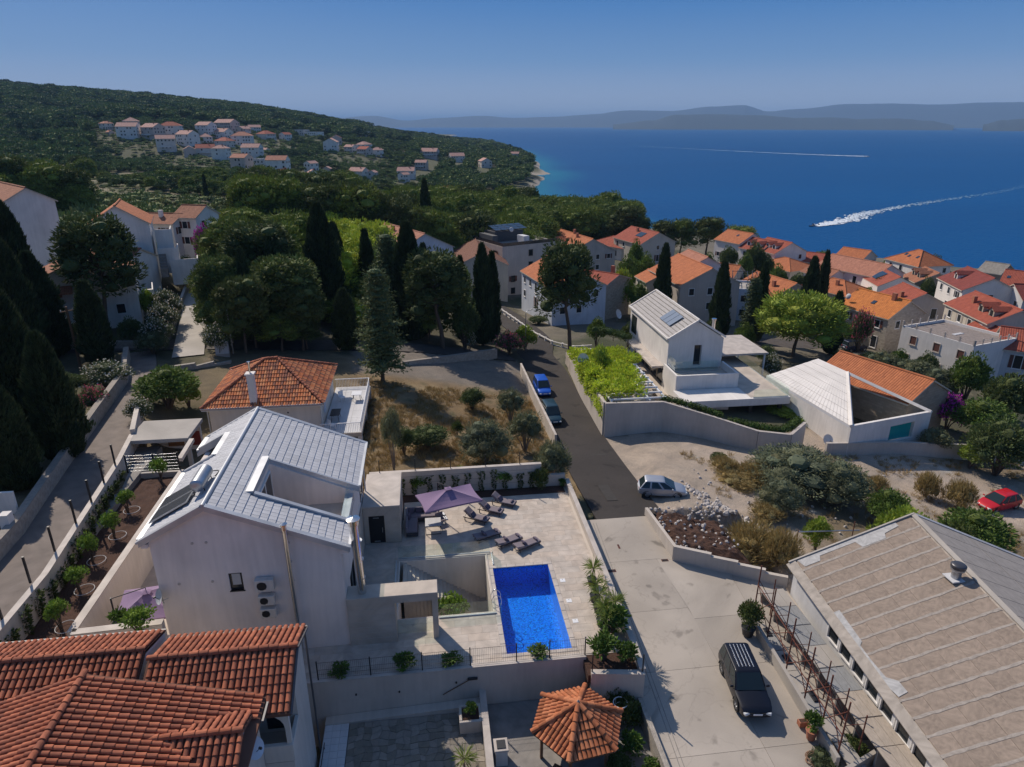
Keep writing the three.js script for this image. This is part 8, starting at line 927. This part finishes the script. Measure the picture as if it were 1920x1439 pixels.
// pines of the middle grove
const G0 = 'pines of the grove beyond the cypresses', kinds = ['pine0', 'pine1', 'pine2', 'brightpine', 'brightpine', 'darkpine'];
[[405,430,118,70,2],[440,392,135,90,1],[480,405,140,90,0],[520,385,150,80,5],[455,470,112,80,2],[500,455,120,80,0],[545,420,135,70,1],[550,470,118,70,0],[600,400,150,70,3],[640,415,140,90,3],[670,440,130,80,4],[655,380,170,80,3],[690,395,165,70,4],[620,372,185,60,0],[560,385,175,60,3],[590,440,130,60,4],[645,490,112,70,3],[665,520,104,70,0],[620,520,112,60,5],[720,385,190,60,0],[745,370,215,60,5],[780,395,190,60,1],[815,400,200,60,0],[830,375,235,55,2],[860,410,195,70,1],[895,395,220,60,0],[930,410,215,65,2],[965,400,235,60,1],[905,430,180,50,0],[1000,405,245,60,0],[1035,398,262,55,2],[1065,408,255,55,5],[1095,412,250,45,1],[985,380,275,55,0],[1020,385,285,45,1],[800,440,165,50,0],[835,440,165,45,2],[870,380,245,60,1],[390,560,88,60,2],[535,525,100,60,5],[575,500,108,50,0],[690,480,118,50,5],[425,410,112,110,2],[465,440,104,110,0],[510,420,108,110,1],[545,400,118,110,0],[395,500,92,80,0],[450,500,90,95,1],[490,530,88,90,2],[540,560,90,80,5],[620,470,105,110,4],[655,440,112,110,3],[690,420,120,100,4],[590,355,165,80,0],[665,350,190,80,2],[720,360,200,80,1],[640,560,98,80,0],[680,570,96,70,3],[740,520,104,60,0],[800,560,98,80,2],[860,500,118,50,0],[760,360,225,70,2],[810,360,240,70,0],[850,350,260,70,1],[890,360,255,65,5],[935,375,250,70,0],[425,560,84,80,2],[470,580,84,80,5],[520,590,84,80,0],[570,600,86,60,5],[785,545,104,60,5],[850,530,108,60,5]].forEach(([px, top, t, w, k]) => tr(kinds[k], px, top, t, w, ['mid green pine', 'tall mid green pine', 'olive green pine', 'bright yellow green pine', 'bright yellow green pine', 'dark green pine'][k] + (px < 600 ? ' in the grove above the sloping path' : px < 720 ? ' in the sunny grove behind the cypresses' : t < 120 ? ' among the dark cypresses' : ' near the headland shore'), G0));
[[1205,408,222,32, 'darkpine', 'small shore pine beside the hipped red roof'],[1245,415,214,50, 'darkpine', 'broad shore pine, first of the row on the water'],[1280,412,216,50, 'pine2', 'broad shore pine, second of the row on the water'],[1330,408,212,62, 'darkpine', 'broad shore pine, last of the row before the white row houses'],[1388,424,222,60, 'pine1', 'shore pine peeping over the white row houses'],[1370,462,188,36, 'darktree', 'dark tree in front of the white row houses'],[1085,462,150,50, 'darktree', 'round tree before the grey house with red roof'],[1180,480,150,50, 'greentree', 'green trees in the garden behind the terraced wing'],[1170,505,132,50, 'brightbush', 'bright shrubs in the garden behind the terraced wing'],[1420,455,172,40, 'darktree', 'dark garden tree below the row houses'],[1462,498,150,40, 'greentree', 'garden tree beside the hipped bungalow'],[1655,520,150,40, 'darktree', 'dark tree behind the solar panel house'],[1745,520,150,30, 'darktree', 'small dark tree by the old stone house'],[1760,478,175,26, 'darktree', 'dark tree by the isolated seaside house'],
  [1625,575,108,40, 'pinkoleander', 'pink flowering bush at the stone house'],[1585,655,100,40, 'darktree', 'dark tree by the minibus'],[1660,660,92,70, 'olive0', 'olive tree behind the stone barn'],[1715,672,90,80, 'olive1', 'pale olive tree behind the barn end'],[1770,690,86,70, 'greyolive', 'grey green olive below the flat roofed house'],[1830,665,84,70, 'greentree', 'dark leafy tree in front of the flat roofed house'],[1790,740,76,60, 'bougainvillea', 'purple bougainvillea beside the barn end'],[1850,750,74,110, 'greentree', 'big leafy tree right of the bougainvillea'],[1905,700,78,90, 'darktree', 'dark tree at the picture edge below the town'],[1760,805,70,60, 'olive0', 'small olive beyond the long lot wall'],[1895,790,66,120, 'darktree', 'dense dark tree at the picture edge near the red car'],[1830,830,68,50, 'brightbush', 'bright undergrowth before the dense dark tree'],
  [1492,705,84,90, 'darktree', 'dark leafy tree between the two white villas'],[1470,775,78,70, 'brightbush', 'bright bush under the modern villa terrace'],[1520,780,76,60, 'brightbush', 'bright bush against the tiled villa'],[1450,665,88,40, 'whiteoleander', 'pale shrub beside the villa carport'],[1125,648,80,50, 'brightbush', 'bright bush at the street end of the pergola'],[985,610,104,45, 'brightbush', 'low green shrub on the street bend'],[955,620,100,60, 'pinkoleander', 'reddish flowering shrub at the street junction'],[1010,592,122,36, 'darktree', 'round dark shrub by the apartment block'],[880,615,98,24, 'whiteoleander', 'white flowering shrub behind the junction wall'],
  [302,690,64,115, 'greentree', 'dense dark green tree by the lane beside the hip roofed house'],[255,748,60,55, 'whiteoleander', 'white flowering shrub at the lane corner'],[345,712,66,50, 'brightbush', 'yellow green shrub near the hip roof'],[190,680,68,95, 'whiteoleander', 'white oleander over the lane wall'],[165,722,62,55, 'pinkoleander', 'pink oleander over the lane wall'],[122,700,66,60, 'darktree', 'dark shrub in the shaded garden left of the lane'],[60,760,60,90, 'darktree', 'dark bush in the shaded garden above the gate'],
  [272,542,90,34, 'brightbush', 'round bright bush near the sloping path'],[305,545,90,60, 'whiteoleander', 'white oleander hedge at the top of the path wall'],[300,570,86,60, 'whiteoleander', 'white oleander in the middle of the path wall'],[290,597,82,65, 'whiteoleander', 'pale oleander low on the path wall'],[280,622,79,60, 'oleander', 'pale green oleander at the bottom of the path wall'],[240,595,82,45, 'darktree', 'dark bush behind the path oleanders'],[340,500,108,34, 'brightbush', 'bright tree over the path wall'],[345,480,118,40, 'darktree', 'dark bush at the top of the path'],[402,610,80,50, 'whiteoleander', 'white oleander beside the electrical cabinet'],[395,470,110,40, 'greentree', 'green tree at the top of the sloping path'],[300,440,112,30, 'brightbush', 'bright climber beside the gabled house terraces'],[375,425,118,36, 'bougainvillea', 'bush with purple flowers below the brown roofed house'],
  [910,790,60,105, 'greyolive', 'large olive bush in the vacant plot'],[985,772,64,70, 'olive0', 'olive tree in the vacant plot near the street wall'],[957,730,72,62, 'olive0', 'small olive farther back in the vacant plot'],[1040,828,56,75, 'olive1', 'olive shrub beside the end of the street wall'],[885,728,74,48, 'darktree', 'dark bush in the shade of the vacant plot'],[730,762,56,44, 'olive1', 'tall pale olive by the raised terrace'],[857,790,66,22, 'shrub', 'small shrub in the dry grass of the vacant plot'],[800,800,62,80, 'darktree', 'dark bush in the long shadow of the vacant plot'],[755,800,60,40, 'darktree', 'dark bush next to the tall pale olive'],
  [1500,845,60,190, 'greyolive', 'very large grey green olive bush behind the warehouse'],[1580,870,58,130, 'greyolive', 'grey green olive bush merging with the very large one'],[1470,905,55,90, 'greyolive', 'grey green bush at the near edge of the large olives'],[1675,920,55,80, 'greentree', 'leafy bush between the olives and the red car'],[1705,955,50,110, 'brightbush', 'green bush behind the warehouse gable'],[1840,960,52,130, 'greentree', 'bush behind the warehouse ridge beside the red car'],[1540,970,50,50, 'brightbush', 'bright shrub behind the steel barrier'],[1350,850,64,36, 'shrub', 'small shrub at the foot of the villa wall'],[1810,905,60,60, 'dryscrub', 'dry tufts near the red car'],[1800,985,50,90, 'shrub', 'low shrub by the warehouse gable'],
].forEach(([px, top, t, w, k, l]) => tr(k, px, top, t, w, l, null, w < 60 || /bush|shrub/.test(l) ? 'shrub' : 'tree'));
[[1420,990,50,120, 'tall dry grass clump beside the red earth heap'],[1470,1000,48,80, 'dry grass clump behind the stepped wall'],[1385,890,60,90, 'dry grass on the stony bank near the silver hatchback'],[1420,870,61,80, 'dry grass between the stones and the big olive'],[1440,950,54,70, 'dry grass under the big olive'],[1360,860,62,60, 'sparse dry tuft by the villa wall'],[1745,890,62,50, 'dry tuft on the pale ground'],[1650,895,62,40, 'dry tuft under the lot wall']].forEach(([px, top, t, w, l]) => tr('dryscrub', px, top, t, w, l, null, 'shrub'));
for (const [px, top, t] of [[1195,445,168],[1215,470,150],[1330,470,165],[1345,500,140],[1400,470,170],[1395,505,150],[1440,470,172],[1500,505,158],[1525,515,150],[1545,505,165],[1640,530,150],[1690,520,158],[1600,600,112],[1630,655,98],[1690,650,96],[1745,655,92],[1340,590,110],[1400,600,106],[1180,600,105],[1120,590,104],[1200,525,128],[1440,640,96],[1790,560,130],[1775,500,180],[1680,478,200],[1545,465,215]]) tr(rnd() < .5 ? 'darktree' : 'greentree', px, top + 6, t, 30 + 10 * rnd(), 'small leafy garden tree between the orange roofed houses', 'garden trees among the orange roofed houses');
// ---------------------------------------------------------------- woods and scrub that read as one mass
{
  const low = (seed, h, w, n, col, per, lf = [.8,.5]) => { const L = new Leaves(seed, col, .6), r = L.r; for (let i = 0; i < n; i++) { const a = i * 2.4, q = Math.sqrt((i + .2) / n) * w * .36, pr = w * (.17 + .09 * r()); L.puff(Math.cos(a) * q, h * (.86 - .28 * (q / w) * 2 * r() - .14), Math.sin(a) * q, pr, pr * .78, pr, per, lf[0], lf[1],.5,.74); } return L.build(); }, forms = [low(81,7,7,9,[.085,.115,.042],46), low(82,8,7,9,[.115,.15,.042],46), low(83,6,6,8,[.15,.18,.05],46), low(84,9,6,8,[.065,.09,.038],46)], bush = [low(85,1.7,3.2,5,[.13,.16,.05],26,[.4,.22]), low(86,1.3,2.8,5,[.19,.2,.075],26,[.4,.22])];
  const homes = scene.children.filter((o) => o.name.startsWith('village_house') || o.name.includes('house')).map((o) => { const p = o.position, hd = Math.hypot(p.x - CAM.x, p.z - CAM.z); return [Math.atan2(p.x - CAM.x, CAM.z - p.z), hd, hd > 350 ? 11 : 9]; }), axis = V(sY * cP, -sP, -cY * cP), upv = V(sY * sP, cP, -cY * sP), rt = V(cY, 0, sY), r = rng(4711), M = { mid: [[],[],[]], far: [[],[],[],[]], head: [[],[],[],[]], near: [[],[],[],[]], scrub: [[],[]] };
  for (let i = 0; i < 36000; i++) {
    const th = R(lerp(-43,13, r())), d = Math.sqrt(lerp(165 * 165,2150 * 2150, Math.pow(r(), 1.55))), x = CAM.x + Math.sin(th + R(YAW)) * d, z = CAM.z - Math.cos(th + R(YAW)) * d, y0 = landAt(x, z); if (y0 < SEA + 1.2) continue;
    const q = V(x, y0, z).sub(CAM), t = q.dot(axis), px = 960 + FPX * q.dot(rt) / t, py = 719.5 - FPX * q.dot(upv) / t; if (px > 1180 || (px > 1015 && d < 230)) continue;
    const village = px > 170 && px < 760 && py > 225 && py < 385 && d > 300 && d < 900, field = (x < -66 - (d - 215) * .3 && d < 540) || (d < 300 && px < 470), clear = fbm(x * .012, z * .012,12); let nearHome = false; for (const [ha, hd, hw] of homes) { const e = Math.abs(ha - Math.atan2(x - CAM.x, CAM.z - z)) * hd; if (e < hw && d > hd - (hd > 350 ? 120 : 16) && d < hd + 9) { nearHome = true; break; } } if (nearHome && village && d > 380 && r() < .75) { M.scrub[0].push(M4(V(x, groundAt(x, z), z), r() * 6, rr(1,2.2), rr(.8,1.8), rr(1,2.2))); continue; } if (nearHome || (px < 0 ? px < -200 : false)) continue; if (px > 300 && d < 330 && px < 720 && r() < .35) continue;
    const s = rr(.85,1.9) * (village ? .5 : px > 690 && d > 300 ? .75 : 1), k = clamp(Math.floor((fbm(x * .02, z * .02,3) + .5 + .5 * (r() - .5)) * 4), 0,3), y = groundAt(x, z) - .3, m = () => M4(V(x, y, z), r() * 6.3, s, s * rr(.85,1.2), s);
    if (field && clear > -.16) { if (r() < .62) M.scrub[r() < .5 ? 0 : 1].push(M4(V(x, y + .1, z), r() * 6, s * rr(.7,2), s * rr(.6,1.6), s * rr(.7,2))); continue; } if (village) { for (let e = 0; e < 2; e++) { const ex = x + rr(-9,9), ez = z + rr(-9,9); M.near[k].push(M4(V(ex, groundAt(ex, ez) - .3, ez), r() * 6, s, s * rr(.8,1.2), s)); } } if (d < 420) { M.mid[[0,1,0,2][k]].push(M4(V(x, y, z), r() * 6.3, s * .72, s * rr(.6,.8), s * .72)); continue; }
    if (d > 850) { M.far[k].push(M4(V(x, y, z), r() * 6.3, s * (d > 1300 ? 1.9 : 1.35), s * 1.15, s * (d > 1300 ? 1.9 : 1.35))); } else (px > 690 ? M.head : M.near)[px > 690 ? [1,2,1,0][k] : k].push(m());
  }
  const wm = std([1.25,1.25,1.15], { vertexColors: true, roughness: .9 });
  for (const [key, nm, lab, cat] of [['far', 'forest', 'dense dark forest covering the far hills', 'forest'],['head', 'woods', 'pine woods covering the headland by the sea', 'woods'],['near', 'woods', 'mixed woods on the slopes round the far village', 'woods']]) { forms.forEach((g, i) => { if (M[key][i].length) tag(inst(nm, g, wm, M[key][i]), lab + ['', ', lighter trees', ', olive toned trees', ', darkest trees'][i], cat); }); }
  [['pine0', 'pale'],['pine2', 'olive toned'],['darkpine', 'dark']].forEach(([k, w], i) => { if (M.mid[i].length) tag(inst('woods', PROTO[k].crown, PROTO[k].leaf, M.mid[i]), 'pine woods on the slope between the grove and the headland, ' + w + ' trees', 'woods'); });
  bush.forEach((g, i) => tag(inst('scrub', g, wm, M.scrub[i]), ['low green scrub', 'low yellowish scrub'][i] + ' scattered over the open hillside', 'scrub'));
  const tuft = new Leaves(88,[.26,.19,.09],.6); for (let k = 0; k < 26; k++) { const a = tuft.r() * 6.3; tuft.leaf((tuft.r() - .5) * .3,0, (tuft.r() - .5) * .3, Math.cos(a) * .5,1, Math.sin(a) * .5,.25 + .25 * tuft.r(), .03,1); } const gm = []; for (let i = 0; i < 5200; i++) { let a, b; if (r() < .6) { a = lerp(-12,8, r()); b = lerp(19.5,45, r()); } else { a = lerp(20,58, r()); b = lerp(7,27, r()); if (fbm(a * .2, b * .2,5) < .0) continue; } if (fbm(a * .25, b * .25,9) < -.12) continue; gm.push(M4(V(a, groundAt(a, -b) - .02,-b), r() * 6, rr(.5,1.5), rr(.4,1.3))); } tag(inst('dry_grass', tuft.build(), MAT.leaf, gm), 'dry yellow grass tufts on the vacant ground', 'grass');
}
// ---------------------------------------------------------------- walls, poles and other things along the streets
const wp = (pts, y) => pts.map(([px, py], i) => { const p = atY(px, py, Array.isArray(y) ? y[i] : y); return [p.x, -p.z]; });
wallRun('stone_wall', 'old stone wall along the far side of the walled lane', 'wall', [[-30.2,-6],[-30.2,5],[-30.5,11],[-32,19.7],[-33.8,30.4],[-35.5,40.6],[-38.6,49.5]],[3],[5.5,5.5,5.5,5.5,5.4,5.2,5.0],.5, MAT.stonewall, { cap: .03, capMat: MAT.stone });
{ const o = thing('iron_gate', 'black iron gate between pale pillars beside the lane at the picture edge', 'gate', q3(-31.2,4.2,10.6)); wpart('gate_leaf', join(...[0,1,2,3,4,5,6,7,8,9].map((i) => bar(q3(-33.4 + i * .24,4.3,10.6), q3(-33.4 + i * .24,5.9 + .25 * Math.sin(i / 9 * PI), 10.6), .018,5)), sbar(q3(-33.5,4.5,10.6), q3(-31.1,4.5,10.6), .05), sbar(q3(-33.5,5.6,10.6), q3(-31.1,5.6,10.6), .05)), MAT.black, o); wpart('pillar', bb(-31.05,-30.5,3.6,6.2,10.3,10.9), MAT.white, o); wpart('panel_wall', bb(-34.4,-31.3,5.0,6.6,12.6,12.8), MAT.white, o); }
{ // carport behind the red earth garden
  const o = thing('carport', 'flat concrete roofed carport with a brown door behind the red earth garden', 'carport', q3(-26,3.4,24)); wpart('roof', cb(-28.4,-23.6,5.0,5.3,22.6,26.6), MAT.concrete, o); wpart('back_wall', bb(-28.2,-23.8,2.5,5.0,26.2,26.4), MAT.offwhite, o); wpart('door', bb(-26.6,-25.3,3.0,4.9,26.12,26.2), std([.25,.11,.04]), o); wpart('red_panel', bb(-25.1,-23.9,3.0,4.3,26.12,26.2), std([.2,.03,.02]), o); for (const a of [-28.2,-23.8]) wpart('post', bb(a - .15, a + .15,2.5,5.0,22.8,23.1), MAT.concrete, o); wpart('beam', sbar(q3(-23.3,5.1,22.6), q3(-23.3,4.9,19.5), .35,.3), MAT.coping, o);
  for (let i = 0; i < 7; i++) wpart('slat', bb(-27.9,-26.7,3.3 + i * .2,3.42 + i * .2,21.2,21.26), MAT.greywood, o); const f = thing('wire_fence', 'thin wire fence across the far end of the red earth garden', 'fence', q3(-25,4,19.4)); for (const a of [-27.2,-25.2,-23.4]) wpart('post', bb(a - .04, a + .04,4.0,5.6,19.4,19.48), MAT.darkmetal, f); wpart('wires', join([0,1,2,3,4,5].map((i) => bar(q3(-27.2,4.2 + i * .26,19.44), q3(-23.4,4.2 + i * .26,19.44), .008,4))), MAT.galv, f);
}
wallRun('street_wall', 'white wall between the street and the vacant plot behind the parked cars', 'wall', [[8.35,30.5],[8.4,44],[8.55,57]],[-5],[-.1,-.9,-1.7],.22, MAT.concwall, { cap: .03 });
{ const P = wp([[756,683],[840,672],[930,660]],[.6,-.2,-1.6]); wallRun('stone_wall', 'low old stone wall under the dark cypresses', 'wall', P, [-5],[.9,.1,-1.2],.5, MAT.stonewall, { cap: .03, capMat: MAT.stone }); }
{ const P = wp([[95,645],[215,642],[302,640],[320,612],[345,545],[356,515]],[4.6,4.4,4.3,4.5,5.0,5.4]); wallRun('garden_wall', 'grey wall along the foot of the white hill house and up the sloping path', 'wall', P, [1.5],[4.7,4.5,4.3,4.6,5.1,5.5],.35, MAT.stonewall, { cap: .03, capMat: MAT.concrete }); }
{ const o = thing('stepped_wall', 'old stone wall with stepped top beside the hip roofed house and cross street', 'wall', [0,0,0]), P = wp([[318,690],[365,688],[400,684],[432,680]],[3.6,3.3,3.0,2.8]); o.position.set(P[0][0],2,-P[0][1]); for (let i = 0; i < 3; i++) { const [a, b] = P[i],[c, d] = P[i + 1]; wpart('wall_step', ext([q3(a, .5, b), q3(c, .5, d), q3(c, 3.7 - i * .35, d), q3(a, 3.7 - i * .35, b)],[0,0,-.45]), MAT.stonewall, o); } }
{ const P = wp([[934,576],[965,597],[1000,622],[1035,640],[1075,650],[1110,648]],[-4.6,-4.3,-3.9,-3.4,-3.2,-3.0]), o = thing('balustrade', 'low white wall with posts along the street bend below the pale blue house', 'wall', q3(P[0][0],-5, P[0][1])); for (let i = 0; i < P.length - 1; i++) { const [a, b] = P[i],[c, d] = P[i + 1], y = [-4.6,-4.3,-3.9,-3.4,-3.2,-3.0], L = Math.hypot(c - a, d - b), n = Math.max(2, Math.round(L / 2.2)); wpart('rail', sbar(q3(a, y[i], b), q3(c, y[i + 1], d), .22,.14), MAT.white, o); wpart('base_wall', ext([q3(a, -8, b), q3(c, -8, d), q3(c, y[i + 1] - .55, d), q3(a, y[i] - .55, b)],[0,0,-.25]), MAT.white, o); for (let k = 0; k < n; k++) { const f = k / n, x = lerp(a, c, f), z = lerp(b, d, f), yy = lerp(y[i], y[i + 1], f); wpart('post', bb(x - .16, x + .16, yy - .6, yy + .12, z - .16, z + .16), MAT.white, o); } } }
function lampPost(label, px, pyTop, t, wood) { const q = atT(px, pyTop, t), g = groundAt(q.x, q.z), h = q.y - g, o = thing(wood ? 'utility_pole' : 'street_lamp', label, wood ? 'pole' : 'street lamp', [q.x, g - .2, q.z],.8); mesh('pole', bar([0,0,0],[0, h, 0], wood ? .16 : .09,8, wood ? .11 : .05), wood ? MAT.wood : MAT.galv, o); if (wood) { mesh('cross_arm', sbar([-.7, h - .5,0],[.7, h - .5,0],.1), MAT.wood, o); for (const x of [-.6,0,.6]) mesh('insulator', bar([x, h - .45,0],[x, h - .25,0],.05,6), MAT.palegrey, o); } else { mesh('arm', tubeAlong([[0, h - .1,0],[.4, h + .25,0],[1.1, h + .3,0]],.035,10), MAT.galv, o); mesh('lamp_head', rbox(.6,.12,.24,.05).translate(1.3, h + .28,0), MAT.palegrey, o); } return o; }
lampPost('grey street lamp at the street bend before the pale blue house', 986,585,102); lampPost('leaning grey street lamp by the electrical cabinet', 424,578,81); lampPost('dark wooden utility pole by the slim cypress at the lane corner', 122,572,73, true);
{ const p = atY(418,668,2.9), o = thing('electrical_cabinet', 'pale grey electrical cabinet beside the cross street', 'cabinet', [p.x, groundAt(p.x, p.z), p.z],.1); mesh('case', cbx(-.75,.75,.35,1.75,-.25,.25,.03), MAT.palegrey, o); mesh('plinth', bx(-.78,.78,-.2,.35,-.28,.28), MAT.concrete, o); mesh('door_seam', bx(-.01,.01,.4,1.7,.25,.262), MAT.darkconc, o); }
{ const p = atY(330,682,3.4), o = thing('painted_grid', 'white painted rectangle on the cross street below the path', 'road marking', [p.x, 3.17, p.z]); mesh('marking', join(bx(-1.1,1.1,0,.004,-.5,-.42), bx(-1.1,1.1,0,.004,.42,.5), bx(-1.1,-1.02,0,.004,-.42,.42), bx(1.02,1.1,0,.004,-.42,.42)), MAT.white, o); }
for (const [px, py, t, yaw, r, l] of [[1092,668,80,.3,.75, 'white dish at the street end of the climber pergola'],[1158,585,122,.8,.9, 'white dish on a post before the apartment block']]) { const q = atT(px, py, t), g = groundAt(q.x, q.z); dish('satellite_dish', l, [q.x, Math.max(g, q.y - 1.6), q.z], r, yaw, .4, MAT.white, 1.2); }
// ---------------------------------------------------------------- boats and their wakes
function boat(label, px, py, len, yaw) {
  const p = atY(px, py, SEA), o = thing('speedboat', label, 'boat', [p.x, SEA, p.z], yaw), F = [], S = [[-.5,.17,.34],[-.2,.18,.34],[.15,.16,.36],[.38,.08,.42],[.5,.0,.46]].map(([x, w, y]) => [[x * len, y * .45 * len * .35, w * len * .9],[x * len, -.02 * len, w * len * .4],[x * len, -.02 * len, -w * len * .4],[x * len, y * .45 * len * .35,-w * len * .9]]);
  for (let i = 0; i < S.length - 1; i++) for (let k = 0; k < 4; k++) { const a = S[i][k], b = S[i][(k + 1) % 4], c = S[i + 1][k], d = S[i + 1][(k + 1) % 4]; F.push([a, c, b],[b, c, d]); } const e = S[0]; F.push([e[0], e[1], e[2]],[e[0], e[2], e[3]]); mesh('hull', raw(F), std([.05,.055,.07], { roughness: .3 }), o); mesh('console', rbox(len * .16, len * .1, len * .14,.05).translate(0, len * .1,0), MAT.white, o); mesh('windscreen', rbox(len * .03, len * .06, len * .14,.01).translate(len * .1, len * .15,0), MAT.carglass, o); mesh('outboard', rbox(len * .08, len * .14, len * .09,.05).translate(-len * .53, len * .06,0), MAT.black, o); return o;
}
boat('dark speedboat trailing a broad white wake', 1526,424,7, R(200)); boat('tiny speedboat at the end of the thin far wake', 1627,294,8, R(-8)); boat('small boat far out below the islands', 1500,237,40,.2); boat('tiny dark boat close to the headland point', 1019,332,5,.7);
const foam = std([1,1,1], { roughness: .6, vertexColors: true });
function wake(name, label, pts, n, size, seed) { // foam patches along the track, dense near the boat
  const r = rng(seed), T3 = [], CC = [], P = pts.map(([x, y, w]) => { const p = atY(x, y, SEA); return [p.x, p.z, w]; }); const at = (u) => { const f = u * (P.length - 1), i = Math.min(P.length - 2, Math.floor(f)), k = f - i; return [0,1,2].map((q) => lerp(P[i][q], P[i + 1][q], k)); };
  for (let i = 0; i < n; i++) { const u = Math.pow(r(), 1.5), [x, z, w] = at(u), [x2, z2] = at(Math.min(1, u + .01)), L = Math.hypot(x2 - x, z2 - z) || 1, dx = (x2 - x) / L, dz = (z2 - z) / L, e = (r() + r() + r() - 1.5) * w * .75, s = size * (.4 + r()) * (1 - .45 * u), cx = x - dz * e, cz = z + dx * e, y = SEA + .1 + .25 * r() * (1 - u), K = 7, ring2 = []; for (let k = 0; k < K; k++) { const a = k / K * 2 * PI, q = s * (.6 + .7 * r()); ring2.push([cx + dx * Math.cos(a) * q * 1.9 - dz * Math.sin(a) * q * .7, y - .06, cz + dz * Math.cos(a) * q * 1.9 + dx * Math.sin(a) * q * .7]); } for (let k = 0; k < K; k++) { T3.push([[cx, y + .12 * s, cz], ring2[(k + 1) % K], ring2[k]]); const f = clamp(u * 1.3 - .15 + .5 * (r() - .5)); CC.push([lerp(.78,.10, f), lerp(.82,.26, f), lerp(.85,.42, f)]); } }
  stuff(name, setColors(raw(T3), (x, y, z, i) => CC[Math.floor(i / 3)]), foam, label, 'wake');
}
wake('boat_wake', 'broad white wake curving behind the dark speedboat', [[1533,424,2],[1560,419,5],[1600,411,8],[1615,402,7],[1650,396,5],[1700,386,4.5],[1780,374,4.5],[1860,362,5],[1940,346,6]],1500,.95,5); wake('boat_wake', 'long thin wake of the far speedboat', [[1624,293.5,2.5],[1560,291.5,3],[1450,287,3],[1330,281,4],[1200,274,5]],700,2.2,6);
renderer.render(scene, camera);
